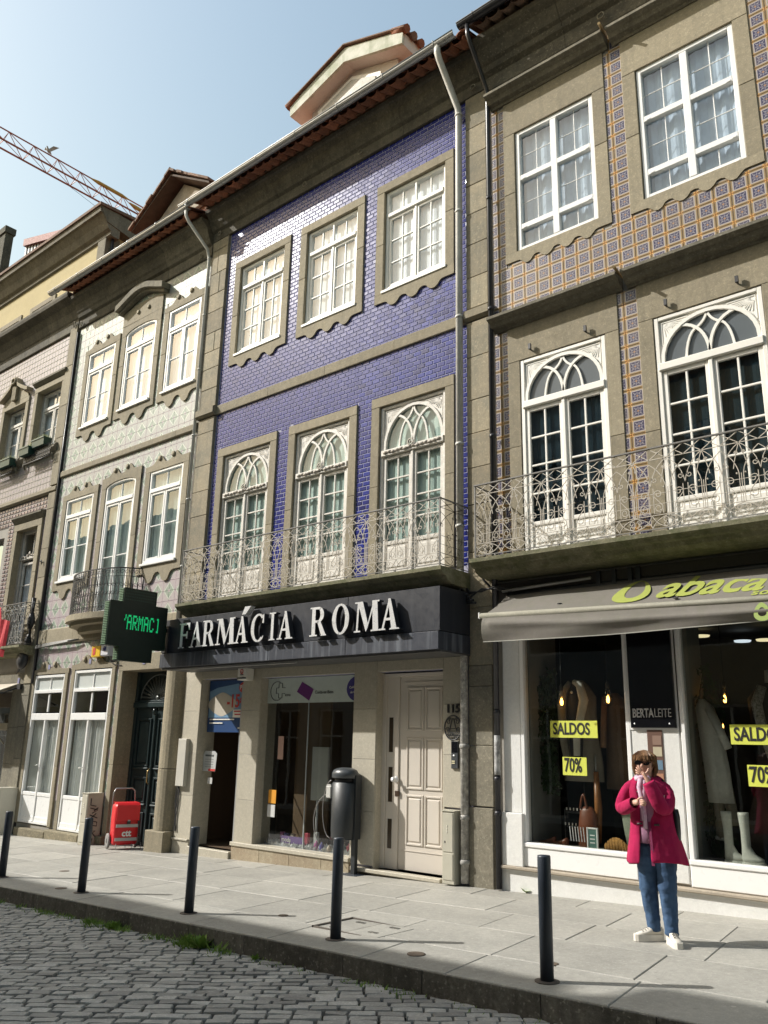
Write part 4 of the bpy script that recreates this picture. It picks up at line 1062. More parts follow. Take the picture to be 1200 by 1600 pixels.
MB().cbox(-13.77, -13.71, y-.045, y+.01, -.38, 1.95, .015).build('door_astragal', GDOOR, dfr)
q = MB(); q.ball((-13.74, y-.06, 1.98), .03, .03, .06, 8, 6); q.build('finial', GDOOR, dfr)
q = MB(); q.tube([(-13.74, y-.05, .95), (-13.74, y-.09, .90), (-13.74, y-.09, .72), (-13.74, y-.05, .68)], .012, 6); q.build('pull_handle', plain('old_brass', (.45, .33, .15), .35, .8), dfr)
MB().box(-14.46, -13.02, F-.03, F+.4, -.50, -.395).build('doorstep', PAVE, wb)
# cornice, roof, gutter, pipe
course(wb, 'cornice_stone', STONEC, [(F-.03, 11.20), (F-.045, 11.22), (F-.045, 11.42), (F-.10, 11.46), (F-.13, 11.54), (F-.16, 11.58), (F-.22, 11.76), (F-.30, 11.84), (F-.36, 11.86), (F-.38, 11.93), (F+.1, 11.95), (F+.1, 11.20)], WX0+.02, WX1, 1.2)
roof_slope(wb, WX0-.0, WX1-.03, F-.58, 11.98, F+3.2, 13.2, TERRA)
gutter(wb, WX0-.42, WX1-.05, F-.67, 12.05)
for x in (-17.75, -13.05): 
    q = MB(); q.tube([(x+.04*cos(a), F-.09, 11.26+.06*sin(a)) for a in [2*pi*k/12 for k in range(12)]], .012, 6, closed=True); q.build('iron_ring', STONED, wb)
dp = MB(); X = -12.77; dp.tube([(X-.1, F-.67, 12.0), (X-.1, F-.66, 11.86), (X-.08, F-.6, 11.75), (X, F-.14, 11.3), (X, F-.07, 11.1), (X, F-.07, 3.2)], .035, 8)
for z in (11.1, 9.8, 8.6, 7.2, 5.9, 4.6): dp.lathe([(.042, z-.015), (.046, z), (.042, z+.015)], X, F-.07, 8)
dp.build('downpipe', PIPEW, wb)
q = MB(); q.tube([(-17.92, F-.05, 11.1), (-17.92, F-.05, 2.6)], .022, 6); q.build('downpipe', PIPEB, wb)
# bowed iron balcony of the middle window
zb_ = 3.86; plan = [(-16.40, F), (-16.16, 8.86)]+[(-15.26+.86*sin(t), 8.93-.27*cos(t)) for t in [R(-62)+R(124)*k/10 for k in range(11)]]+[(-14.36, 8.86), (-14.12, F)]
ps = [Vector((p[0], p[1])) for p in plan]
sl_ = MB().prismz([(-15.26+(p.x+15.26)*1.06, F+(p.y-F)*1.14) for p in ps], zb_-.12, zb_); sl_.prismz([(-15.26+(p.x+15.26)*.98, F+(p.y-F)*.95) for p in ps], zb_-.2, zb_-.12); sl_.prismz([(-15.26+(p.x+15.26)*.8, F+(p.y-F)*.6) for p in ps], zb_-.32, zb_-.2)
bal = sl_.build('balcony', STONE, wb); H = .86
L = [0]
for a, b_ in zip(ps, ps[1:]): L.append(L[-1]+(b_-a).length)
def at(s):
    for i in range(len(L)-1):
        if s <= L[i+1]: t = (s-L[i])/(L[i+1]-L[i]); return ps[i].lerp(ps[i+1], t)
    return ps[-1]
nb = 30; rl = MB()
for zz, r_ in ((zb_+.04, .008), (zb_+.16, .006), (zb_+H-.16, .006), (zb_+H, .016)): rl.tube([(at(L[-1]*k/40).x, at(L[-1]*k/40).y, zz) for k in range(41)], r_, 4)
rl.build('handrail', IRONB, bal)
mb = MB()
for k in range(nb+1):
    p = at(L[-1]*k/nb); mb.tube([(p.x, p.y, zb_), (p.x, p.y, zb_+H)], .007, 4)
mb.build('balusters', IRONB, bal)
for k in range(nb):
    s0 = L[-1]*(k+.5)/nb; hw = L[-1]/nb*.42; sc = MB()
    for (zc, r_, tn) in ((zb_+H-.08, .05, 1.2), (zb_+.10, .045, -1.2), (zb_+.36, .05, 1.1), (zb_+.54, .045, -1.1)):
        sc.tube([(at(s0+a).x, at(s0+a).y, zc+c_) for a, c_ in spiral(0, 0, min(r_, hw*1.3), 0, tn, 10, .25)], .0055, 4)
    sc.tube([(at(s0+hw*sin(t)).x, at(s0+hw*sin(t)).y, zb_+.2+.5*t/pi) for t in [pi*j/8 for j in range(9)]], .0055, 4)
    sc.build('iron_scroll', IRONB, bal)

# ================================================================== FAR LEFT HOUSE
LX0, LX1 = -26.5, -17.96
fb = thing('tiled_house', 'pinkish tiled house with yellow attic storey at the left edge', 'house', ((LX0+LX1)/2, F, gz(-21)), 'terraced houses along the street')
LU = [(-21.38, -20.22, 8.28, 9.86), (-19.62, -18.42, 8.28, 9.95)]; LM = [(-21.55, -20.40, 3.6, 6.25), (-19.68, -18.66, 3.55, 6.30)]
holes = LU+LM+[(-21.6, -18.80, -.55, 2.45)]
w = MB(); wall(w, LX0, LX1-.0, -1, 11.6, F+.012, F+.4, holes); w.build('wall', GROUTG, fb)
MB().box(LX0, LX1, F+3.0, F+3.1, -1, 12).build('back_wall', DARK, fb)
for z in (2.9, 7.4): MB().box(LX0, LX1-.03, F+.41, F+3, z, z+.2).build('floor', DARK, fb)
av = [(h[0]-.22, h[1]+.16, h[2]-.32, h[3]+.16) for h in LU]+[(h[0]-.22, h[1]+.16, h[2]-.3, h[3]+.24) for h in LM]
tiles(fb, [(-22.6, -18.32, 7.18, 11.2)], av, .15, .15, PINKT, F+.012, .008, .004, False, .006, jit=.001, limit=180)
PURPT = surf('purple_relief_tile', (.20, .15, .20), .35, (.34, .24, .15), .7, 12, 0, 0, 0, rnd=.3)
tiles(fb, [(-22.6, -18.32, 3.5, 7.02)], av, .15, .10, PURPT, F+.012, .012, .02, False, .012, jit=.001, limit=110)
blocks(fb, 'pilaster_stone', STONE, -18.30, -17.97, 7.2, 11.3, F-.06, F+.01, (.8, 1.2)); blocks(fb, 'pilaster_stone', STONE, -18.30, -17.97, 2.6, 7.02, F-.06, F+.01, (.6, 1.0)); blocks(fb, 'pilaster_stone', STONED, -18.32, -17.97, -.7, 2.58, F-.06, F+.01, (.6, 1.0))
MB().box(-17.99, -17.93, F-.02, F+.02, -.7, 11.4).build('party_joint', IRONB, fb)
course(fb, 'band_stone', STONE, [(F-.03, 7.02), (F-.08, 7.06), (F-.08, 7.14), (F-.03, 7.18), (F+.02, 7.18), (F+.02, 7.02)], -22.6, -17.97, 1.6)
for i, h in enumerate(LU):
    a, b_, z0, z1 = h; arched = i == 0
    surround(fb, a, b_, z0, z1, o=.16, y=F-.04, top=.14, mat=STONE); win_white(fb, a+.005, b_-.005, z0+.02, z1-.02, cur=CURTW, amp=.01, tr=.3, mat=WHITEOLD, arched=False, y=F+.18)
    MB().mould([(F-.15, z0-.12), (F-.15, z0-.07), (F-.10, z0-.01), (F+.02, z0-.0), (F+.02, z0-.26), (F-.06, z0-.22)], a-.24, b_+.24).build('window_sill', STONED, fb)
    for x in (a-.12, b_+.06): q = MB(); q.tube([(x, F-.06, z0-.22), (x, F-.08, z0-.30), (x+.03, F-.05, z0-.40)], [.035, .03, .02], 6); q.build('sill_bracket', STONED, fb)
    if i == 1: MB().mould([(F-.12, z1+.24), (F-.12, z1+.28), (F+.0, z1+.32), (F+.0, z1+.14), (F-.05, z1+.18)], a-.20, b_+.20).build('window_hood', STONED, fb)
mb = MB(); a, b_ = LU[0][0]-.2, LU[0][1]+.2; xm = (a+b_)/2; top = []; bot = []
for k in range(25):
    t = k/24; x = a+(b_-a)*t; s_ = abs(2*t-1); z = 10.12+.38*(1-s_)**1.3+(.10 if s_ < .22 else 0)*1; top.append((x, z+.09)); bot.append((x, z))
mb.prism(bot+top[::-1], F-.16, F+.01); mb.prism([(a+.1, 10.0), (b_-.1, 10.0)]+[(x*.8+xm*.2, z) for x, z in bot[::-1]], F-.04, F+.01); mb.build('window_pediment', STONE, fb)
q = MB(); q.tube([(xm+.1*cos(t), F-.17, 10.55+.08*sin(t)) for t in [2*pi*k/10 for k in range(10)]], .03, 6, closed=True)
for k in range(4): q.box(xm-.10+.055*k, xm-.065+.055*k, F-.13, F, 10.02, 10.42)
q.build('keystone', STONE, fb)
for h in LM[1:]:
    a, b_, z0, z1 = h; surround(fb, a, b_, z0, z1, o=.18, y=F-.04, top=.16)
    MB().mould([(F-.12, z1+.30), (F-.12, z1+.34), (F+.0, z1+.37), (F+.0, z1+.16), (F-.05, z1+.22)], a-.22, b_+.22).build('window_hood', STONED, fb)
    win = MB(); y = F+.18; frame(win, a, b_, z0, z1, y-.03, y+.04, .055); win.cbox(a, b_, y-.06, y+.04, z1-.72, z1-.64, .01); wq = win.build('french_window', WHITEOLD, fb); s = MB()
    lights(wq, s, a+.06, b_-.06, z1-.64, z1-.06, 2, (1,), y, .025, GLASSC); frame(s, a+.10, b_-.10, z0, z1-.78, y+.0, y+.04, .06); lights(wq, s, a+.16, b_-.16, z0+.4, z1-.84, 1, (1, 1, 1), y, .025, GLASSC); s.build('glazing_bars', WHITEOLD, wq)
    curtain(wq, a+.1, b_-.05, z0+.3, z1-.8, F+.28, CURTW, 7, .02, gather=.6)
    o_ = MB()
    for k in range(9): o_.ball((a+.1+(b_-a-.2)*k/8, y-.07, z1-.66+.02*sin(k*2)+.05*math.exp(-(k-4)**2/3)), .05, .02, .025+.03*(k == 4), 6, 5)
    o_.build('carved_ornament', surf('worn_carving', (1, 1, 1)), wq)
    hk = MB(); hk.tube([(-18.22, F-.08, 5.36), (-18.14, F-.10, 5.38), (-18.12, F-.10, 5.28)], .012, 5); hk.build('hook', IRONB, fb)
# balcony far left with slab
balcony(fb, -21.8, -18.05, 8.84, 3.42, .90, 9, surf('silver_wrought_iron', (.36, .36, .34), .5, (.2, .2, .19), .5, 12, 0, 0, 0, rnd=.03), STONEM)
# ground floor of that house: dark shopfront
MB().cbox(-21.6, -18.80, F+.12, F+.18, 2.1, 2.45, .01).build('shop_fascia', surf('dark_timber', (.07, .055, .04), .6), fb)
for x in (-21.6, -20.2, -18.92): MB().cbox(x, x+.12, F+.10, F+.18, -.55, 2.1, .01).build('shop_post', MATS['dark_timber'], fb)
MB().face([(-21.6, F+.15, -.5), (-18.8, F+.15, -.5), (-18.8, F+.15, 2.1), (-21.6, F+.15, 2.1)]).build('shop_pane', GLASSS, fb)
MB().cbox(-19.6, -18.84, F-.02, F+.10, 1.60, 1.76, .01).build('shop_rail', surf('raw_timber', (.42, .36, .26), .7), fb)
MB().tube([(-19.5, F, 1.6), (-18.95, F, 1.32)], .02, 5).build('shop_brace', MATS['raw_timber'], fb)
for xa, xb in ((-18.80, -18.32),): blocks(fb, 'jamb_stone', STONED, xa-.004, xb, -.7, 2.6, F-.03, F+.2, (.6, .9))
MB().box(-22, -18.0, F-.03, F+.1, 2.50, 2.85).build('lintel_stone', STONED, fb)
MB().box(-18.60, -18.52, F-.045, F-.028, 2.62, 2.74).build('number_tile', MATS['blue_white_number_tile'], fb)
# cornice and attic
course(fb, 'cornice_stone', STONEC, [(F-.03, 11.22), (F-.045, 11.24), (F-.045, 11.50), (F-.07, 11.53), (F-.10, 11.6), (F-.14, 11.72), (F-.24, 11.86), (F-.36, 11.92), (F-.42, 11.95), (F-.44, 12.02), (F-.44, 12.08), (F+.4, 12.14), (F+.4, 11.22)], -26, -17.97, 1.4)
q = MB(); q.tube([(-18.1, F-.09, 11.36+.0)]*1+[(-18.1+.05*cos(a), F-.09, 11.36+.07*sin(a)) for a in [2*pi*k/12 for k in range(13)]], .012, 6); q.build('iron_ring', STONED, fb)
YA = F+.42
w = MB(); wall(w, -26.5, -17.95, 12.05, 14.15, YA, YA+.3, [(-23.5, -22.38, 12.2, 13.12), (-21.60, -20.46, 12.2, 13.12)]); w.box(-18.25, -17.95, YA+.31, YA+4, 12.05, 14.15)
at_ = w.build('attic_storey', PLASTERY, fb)
for a, b_ in ((-23.5, -22.38), (-21.60, -20.46)):
    q = MB(); frame(q, a-.14, b_+.14, 12.08, 13.25, YA-.035, YA+.05, .15); q.build('window_surround', STONE, at_)
    q = MB(); frame(q, a+.01, b_-.01, 12.2, 13.1, YA+.12, YA+.16, .04); q.box((a+b_)/2-.02, (a+b_)/2+.02, YA+.12, YA+.16, 12.2, 13.1); q.build('window_frame', WHITEOLD, at_)
    MB().box(a, b_, YA+.22, YA+.24, 12.2, 13.1).build('roller_blind', surf('dusty_blind', (.40, .34, .28), .8), at_)
MB().cbox(-18.32, -17.93, YA-.05, YA+.35, 12.05, 14.1, .01).build('corner_pier', STONED, at_); MB().tube([(-17.85, YA+.1, 14.2), (-17.85, YA+.1, 12.1)], .04, 6).build('downpipe', PIPEB, at_)
MB().mould([(YA, 13.98), (YA-.06, 14.02), (YA-.06, 14.10), (YA-.14, 14.16), (YA-.22, 14.34), (YA-.34, 14.5), (YA-.40, 14.52), (YA-.42, 14.66), (YA+.2, 14.8), (YA+.2, 13.98)], -27, -17.72).build('attic_cornice', STONED, at_)
MB().raw([(-17.70, YA-.42, 14.66), (-17.70, YA+5, 14.66), (-17.70, YA+5, 13.3), (-17.70, YA-.2, 14.3), (-17.95, YA-.42, 14.66), (-17.95, YA+5, 14.66), (-17.95, YA+5, 13.3), (-17.95, YA-.2, 14.3)], [(0, 1, 2, 3), (7, 6, 5, 4), (0, 3, 7, 4), (0, 4, 5, 1), (3, 2, 6, 7)]).build('attic_side_fascia', STONED, at_)
MB().raw([(-27, YA-.46, 14.66), (-17.66, YA-.46, 14.66), (-17.66, YA+5, 15.0), (-27, YA+5, 15.0), (-27, YA-.46, 14.74), (-17.66, YA-.46, 14.74), (-17.66, YA+5, 15.1), (-27, YA+5, 15.1)], [(0, 1, 5, 4), (1, 2, 6, 5), (4, 5, 6, 7), (3, 2, 1, 0), (0, 4, 7, 3)]).build('attic_roof', TERRAD, at_)
ch = thing('chimney', 'dark mossy stone chimney stack at the left edge above the roofs', 'chimney', (-28.1, 11.3, 15))
MB().box(-28.9, -27.75, 10.95, 11.25, 14.8, 19.05).build('stack', surf('mossy_stone', (.13, .125, .09), .95, (.05, .05, .04), .9, 3, 20, .4, .8, .02, rnd=0), ch)
MB().box(-29.0, -27.70, 10.90, 11.30, 19.05, 19.3).build('cap', MATS['mossy_stone'], ch)
sh = thing('roof_shed', 'grey corrugated roof shed with red ridge beyond the yellow attic', 'shed', (-27.2, 12.4, 15)); mb = MB()
for k in range(16):
    x = -29+.25*k; zt = 19.75-.62*(x+29)/1.9*.8
    mb.box(x, x+.13, 12.25, 12.3, 15, zt); mb.box(x+.13, x+.25, 12.30, 12.35, 15, zt)
mb.build('corrugated_sheet', surf('grey_corrugated', (.34, .36, .38), .6, (.2, .2, .2), .6, 2, 0, 0, 0, rnd=0), sh)
mb = MB(); mb.prism([(-29, 19.6), (-25, 18.55), (-25, 18.78), (-29, 19.9)], 12.15, 12.5); mb.build('ridge', surf('red_ridge', (.22, .06, .045), .7), sh)

# ================================================================== BROWN TILED HOUSE (right)
RX0, RX1 = -5.92, 1.6
rb = thing('tiled_house', 'house with brown and navy patterned tiles above the clothes shop', 'house', ((RX0+RX1)/2, F, gz(-2)), 'terraced houses along the street')
RW = [(-5.48, -4.20), (-3.57, -2.27), (-1.66, -.36)]; RZ = (8.36, 10.40); RDZ = (3.88, 6.65)
holes = [(a, b_, *RZ) for a, b_ in RW]+[(a, b_, *RDZ) for a, b_ in RW]+[(-5.55, -4.16, .38, 2.95), (-3.56, -.9, .36, 2.95)]
w = MB(); wall(w, RX0+.01, RX1, -.5, 12.0, F+.012, F+.3, holes); w.build('wall', GROUTG, rb)
MB().box(RX0+.03, RX1, F+4.0, F+4.1, -.6, 12).build('back_wall', DARK, rb)
for z in (3.15, 7.2): MB().box(RX0+.03, RX1, F+.31, F+4, z, z+.2).build('floor', DARK, rb)
for x in (RX0+.01, RX1-.05): MB().box(x, x+.05, F+.31, F+4, -.6, 12).build('party_wall', DARK, rb)
av = [(a-.17, b_+.17, 8.20, 10.98) for a, b_ in RW]+[(a-.17, b_+.17, 3.7, 7.17) for a, b_ in RW]
av = [(max(a, -5.64) if False else a, b_, c, d) for a, b_, c, d in av]
tiles(rb, [(-5.89, 1.5, 7.34, 11.35), (-5.89, 1.5, 3.9, 7.16)], av, .205, .198, BROWNT, F+.012, .008, .003, False, .003, x_off=-5.78, z_off=7.37, jit=.0008)
for a, b_ in RW:
    surround(rb, a, b_, *RZ, o=.185, y=F-.012, top=.60, apron=8.13, waves=4, ed=.10, mat=STONE)
    for k in (0, 1): pass
    win_right(rb, a+.01, b_-.01, RZ[0]+.0, RZ[1]-.0)
    surround(rb, a, b_, *RDZ, o=.185, y=F-.012, top=.54, mat=STONE)
    win_door(rb, a+.01, b_-.01, RDZ[0], RDZ[1]-.01, GLASSB, WHITEP, rows=4, zsp=6.02, orn=False, panel=.20, cur=surf('dark_green_curtain', (.045, .075, .085), .9, (.02, .04, .05), .8, 3, 0, 0, 0), y=F+.03)
    for x in (a+.2, b_-.25): q = MB(); q.tube([(x, F-.02, 6.74), (x, F-.06, 6.74), (x, F-.07, 6.78)], .012, 5); q.box(x-.018, x+.018, F-.08, F-.05, 6.74, 6.82); q.build('awning_hook', IRONB, rb)
# ledges over the windows
LP = lambda z: [(F-.0, z-.17), (F-.03, z-.17), (F-.05, z-.14), (F-.12, z-.12), (F-.16, z-.07), (F-.22, z-.05), (F-.24, z-.04), (F-.24, z), (F, z+.03)]
course(rb, 'ledge_stone', STONED, LP(7.34), -5.87, -3.92, 2.2); course(rb, 'ledge_stone', STONED, LP(7.34), -3.86, RX1, 2.2)
course(rb, 'ledge_stone', STONED, LP(11.15), -5.87, -3.92, 2.2); course(rb, 'ledge_stone', STONED, LP(11.15), -3.86, RX1, 2.2)
for z in (7.36, 11.17): MB().tube([(-3.93, F-.02, z), (-3.90, F-.28, z+.0), (-3.89, F-.34, z-.02)], .022, 6).build('spout', plain('aged_copper', (.45, .33, .18), .5, .6), rb)
course(rb, 'cornice_stone', surf('sooty_granite', (.15, .135, .10), .95, (.05, .047, .04), .9, 2.5, 50, .35, .6, rnd=.15), [(F-.03, 11.36), (F-.05, 11.38), (F-.05, 11.62), (F-.12, 11.68), (F-.15, 11.76), (F-.20, 11.80), (F-.30, 11.98), (F-.36, 12.02), (F-.40, 12.05), (F-.42, 12.12), (F+.1, 12.14), (F+.1, 11.36)], RX0-.02, RX1, 1.3)
for x in (-3.95, -1.9):
    q = MB(); q.tube([(x+.05*cos(a), F-.12, 11.50+.05*sin(a)) for a in [2*pi*k/12 for k in range(12)]], .014, 6, closed=True); q.build('iron_ring', STONED, rb)
roof_slope(rb, RX0, RX1, F-.55, 12.2, F+3.2, 13.3, TERRAD)
gutter(rb, RX0-.12, RX1, F-.64, 12.26, mat=PIPEB)
dp = MB(); X = -5.885; dp.tube([(X, F-.64, 12.2), (X, F-.62, 12.0), (X, F-.55, 11.9), (X, F-.12, 11.35), (X, F-.09, 11.2), (X, F-.09, -.15)], .036, 8)
for z in (11.2, 9.4, 7.55, 5.6, 3.6, 1.9, 1.1, .7): dp.lathe([(.042, z-.03), (.048, z), (.042, z+.03)], X, F-.09, 8)
dp.build('downpipe', PIPEB, rb)
MB().lathe([(.038, 1.15), (.0385, 1.2), (.0385, 1.5), (.038, 1.62)], X, F-.09, 10).build('worn_patch', surf('peeled_paint', (.6, .6, .58), .6, (.03, .03, .04), .95, 14), rb)
balcony(rb, -5.92, 1.2, 8.72, 3.80, .94, 18, IRONW, STONEM, side_r=False)
# beam above the awning, coloured dark for the shadow under the balcony
MB().box(-5.9, RX1, F-.06, F+.0, 3.30, 3.54).build('shop_beam', surf('shaded_beam', (.05, .045, .04), .8), rb)
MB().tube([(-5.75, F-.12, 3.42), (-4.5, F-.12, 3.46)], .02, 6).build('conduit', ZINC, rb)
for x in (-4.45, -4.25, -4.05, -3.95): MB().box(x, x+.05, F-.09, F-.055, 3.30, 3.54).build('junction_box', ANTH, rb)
# white shopfront
def render_box(x0, x1, z0, z1, y0, name='render_pier'): return MB().cbox(x0, x1, y0, F+.03, z0, z1, .008).build(name, PLASTERW, rb)
render_box(-5.83, -5.58, .72, 3.0, F-.03); render_box(-5.85, -5.56, .12, .72, F-.07); render_box(-4.15, -3.60, .15, 1.9, F-.02); render_box(-.9, 1.5, .1, 3.0, F-.02)
MB().prism([(-5.87, gz(-5.9)-.1), (1.5, gz(1.5)-.1), (1.5, .09), (-5.87, .085)], F-.05, F+.1).build('plinth_render', PLASTERW, rb)
MB().cbox(-5.88, 1.5, F-.10, F+.02, .085, .125, .01).build('plinth_ledge', surf('ledge_granite', (.42, .36, .28), .8), rb)
for (a, b_) in ((-5.58, -4.15), (-3.58, -.9)):
    q = MB(); q.cbox(a, b_, F-.035, F+.02, .13, .345, .01); q.cbox(a, b_, F-.05, F+.05, .345, .40, .01); q.build('stall_riser', UPVC, rb)
    q = MB(); q.cbox(a, a+.055, F-.03, F+.08, .40, 3.0, .008); q.cbox(b_-.055, b_, F-.03, F+.08, .40, 3.0, .008); q.cbox(a, b_, F-.03, F+.08, 2.95, 3.0, .008); sf = q.build('shop_frame', UPVC, rb)
    MB().face([(a, F+.03, .38), (b_, F+.03, .38), (b_, F+.03, 2.96), (a, F+.03, 2.96)]).build('pane', GLASSS, sf)
bp = MB().cbox(-4.13, -3.615, F-.065, F-.022, 1.72, 3.0, .006).build('sign_panel', plain('black_gloss_panel', (.006, .006, .008), .12), rb)
MB().box(-4.15, -3.595, F-.03, F-.02, 1.70, 3.0).build('sign_backing', UPVC, rb)
text('BERTA', .135, plain('grey_lettering', (.38, .38, .38), .5), (-4.10, F-.067, 1.835), (1, 0, 0), (0, 0, 1), bp, 'lettering', .003, sx=.62, bold=.003); text('LEITE', .135, MATS['grey_lettering'], (-3.848, F-.067, 1.835), (1, 0, 0), (0, 0, 1), bp, 'lettering', .003, sx=.62, bold=-.001)
for x in (-4.08, -3.68): MB().ball((x, F-.068, 1.765), .011, .006, .011, 8, 5).build('screw', STEEL, bp)
ps_ = MB().box(-3.96, -3.79, F-.03, F-.018, 1.1, 1.70).build('poster_strip', plain('brown_poster_strip', (.14, .08, .06), .4), rb)
for z, c_ in ((1.54, (.25, .16, .12)), (1.42, (.45, .40, .28)), (1.28, (.12, .2, .28)), (1.14, (.4, .2, .12))): MB().box(-3.90, -3.80, F-.034, F-.029, z, z+.10).build('leaflet', plain('leaflet_%d' % int(z*100), c_, .5), ps_)

# ================================================================== DORMERS
dm = MB()                                            # white rendered dormer on the blue house
fa = [(-11.06, 14.02), (-9.55, 14.50), (-8.06, 14.02), (-8.04, 14.30), (-9.54, 14.83), (-11.08, 14.30)]
dm.prism([(-10.74, 12.4), (-8.42, 12.4), (-8.42, 14.12), (-9.55, 14.5), (-10.74, 14.14)], F+.72, F+3.2)
dz = dm.build('dormer', PLASTERP, bb)
MB().prism(fa, F+.40, F+.46).build('dormer_fascia', surf('mossy_render', (.62, .62, .55), .9, (.30, .34, .22), .8, 4, 0, 0, 0, rnd=0, streak=.7, streakcol=(.25, .28, .18)), dz)
MB().prism([(x, z+(.0 if k < 3 else -.03)) for k, (x, z) in enumerate(fa)], F+.462, F+3.2).build('dormer_soffit', PLASTERP, dz)
q = MB()
for (xa, za, xb, zb2) in ((-11.14, 14.30, -9.54, 14.86), (-9.54, 14.86, -7.98, 14.30)):
    q.raw([(xa, F+.34, za), (xb, F+.34, zb2), (xb, F+3.2, zb2), (xa, F+3.2, za), (xa, F+.34, za+.028), (xb, F+.34, zb2+.028), (xb, F+3.2, zb2+.028), (xa, F+3.2, za+.028)], [(0, 1, 5, 4), (1, 2, 6, 5), (4, 5, 6, 7), (3, 2, 1, 0), (0, 4, 7, 3)])
q.build('dormer_roof', TERRAD, dz)
for k in range(7):
    for X, s in ((-8.0, 1), (-11.12, -1)):
        q = MB(); y = F+.42+k*.22; q.tube([(X-s*.30, y, 14.44), (X+s*.05, y, 14.30)], [.07, .085], 8); q.build('roof_tile', TERRAD if k % 2 else TERRA, dz)
q = MB(); q.prism([(-10.50, 13.74), (-8.80, 13.74), (-8.80, 14.02), (-9.56, 14.34), (-10.50, 14.02)], F+.66, F+.74); q.build('dormer_window_surround', WHITEP, dz)
q = MB(); q.prism([(-10.36, 13.83), (-8.92, 13.83), (-8.92, 13.97), (-9.56, 14.24), (-10.36, 13.97)], F+.64, F+.67); q.build('dormer_pane', surf('dusty_pane', (.42, .42, .37), .3), dz)
q = MB(); q.cbox(-10.55, -8.75, F+.58, F+.70, 13.74, 13.81, .01); q.build('dormer_sill', WHITEOLD, dz)
dl = MB(); dl.prism([(-15.95, 12.3), (-13.85, 12.3), (-13.85, 13.5), (-14.85, 14.2), (-15.95, 13.45)], F+.62, F+3)
dlo = dl.build('dormer', surf('brick_infill', (.36, .17, .11), .9, (.20, .12, .09), .8, 6, 30, .3, .4, rnd=0), wb)
MB().prism([(-16.05, 13.3), (-13.75, 13.38), (-13.75, 13.50), (-14.85, 14.24), (-16.05, 13.46)], F+.52, F+.60).prism([(-15.6, 12.5), (-14.1, 12.5), (-14.1, 13.05), (-14.85, 13.40), (-15.6, 13.0)], F+.56, F+.61).build('dormer_pediment', surf('flaking_limewash', (.50, .46, .38), .9, (.24, .20, .15), .8, 6), dlo)
MB().prism([(-15.2, 12.4), (-13.9, 12.4), (-13.9, 12.9), (-14.6, 13.05), (-15.2, 12.8)], F+.50, F+.55).build('dormer_patch', PLASTERW, dlo)
rfm = surf('weathered_roof_timber', (.10, .07, .05), .9, (.04, .03, .025), .7, 5)
q = MB()
for (xa, za, xb, zb2) in ((-16.42, 13.42, -14.95, 14.34), (-14.95, 14.34, -13.42, 13.42)):
    q.raw([(xa, F+.20, za), (xb, F+.20, zb2), (xb, F+3.0, zb2), (xa, F+3.0, za), (xa, F+.20, za+.05), (xb, F+.20, zb2+.05), (xb, F+3.0, zb2+.05), (xa, F+3.0, za+.05)], [(0, 1, 5, 4), (1, 2, 6, 5), (4, 5, 6, 7), (3, 2, 1, 0), (0, 4, 7, 3)])
q.build('dormer_roof', rfm, dlo)
for k in range(9):
    t = (k+.5)/9
    for s, (xa, za, xb, zb2) in ((1, (-16.46, 13.42, -14.95, 14.40)), (2, (-14.95, 14.40, -13.40, 13.42))):
        X, Z_ = xa+(xb-xa)*t, za+(zb2-za)*t+.06
        q = MB(); dx, dz_ = (xb-xa)/9*.6, (zb2-za)/9*.6
        j = random.uniform(-.02, .03)
        q.raw([(X-dx, F+.14+j, Z_-dz_), (X+dx, F+.14+j, Z_+dz_), (X+dx, F+.62, Z_+dz_), (X-dx, F+.62, Z_-dz_), (X-dx, F+.14+j, Z_-dz_+.06), (X+dx, F+.14+j, Z_+dz_+.06), (X+dx, F+.62, Z_+dz_+.06), (X-dx, F+.62, Z_-dz_+.06)], [(0, 1, 5, 4), (1, 2, 6, 5), (4, 5, 6, 7), (3, 2, 1, 0), (0, 4, 7, 3)])
        q.build('roof_tile', TERRAD, dlo)

# ================================================================== PHARMACY SIGN
SY = 8.47
sg = thing('shop_sign', 'long anthracite sign box with steel letters FARMÁCIA ROMA', 'sign', (-9.5, F, 3.1))
cuts = [-12.22, -11.08, -9.48, -7.90, -6.30]
for a, b_ in zip(cuts, cuts[1:]):
    MB().cbox(a+.002, b_-.002, SY, F-.06, 2.89, 3.46, .004).build('sign_panel', SIGNM, sg)
    MB().cbox(a+.002, b_-.002, SY-.03, F-.06, 2.65, 2.88, .004).build('sign_skirt', SIGNL, sg)
MB().box(-12.22, -6.30, SY+.02, F-.06, 2.625, 2.648).build('sign_underside', surf('sheet_underside', (.10, .10, .10), .6), sg)
q = MB().tube([(-12.1, SY+.1, 2.62), (-9, SY+.12, 2.615)], .012, 5); q.build('conduit', ZINC, sg)
def arcring(cx, cz, ro, ri, a0, a1, n=14):
    out = []
    for k in range(n):
        t0, t1 = a0+(a1-a0)*k/n, a0+(a1-a0)*(k+1)/n
        out.append([(cx+ro[0]*cos(t0), cz+ro[1]*sin(t0)), (cx+ro[0]*cos(t1), cz+ro[1]*sin(t1)), (cx+ri[0]*cos(t1), cz+ri[1]*sin(t1)), (cx+ri[0]*cos(t0), cz+ri[1]*sin(t0))])
    return out
def serif(x, z, w=.34, h=.05): return [(x-w/2, z), (x+w/2, z), (x+w/2*.8, z+h), (x-w/2*.8, z+h)]
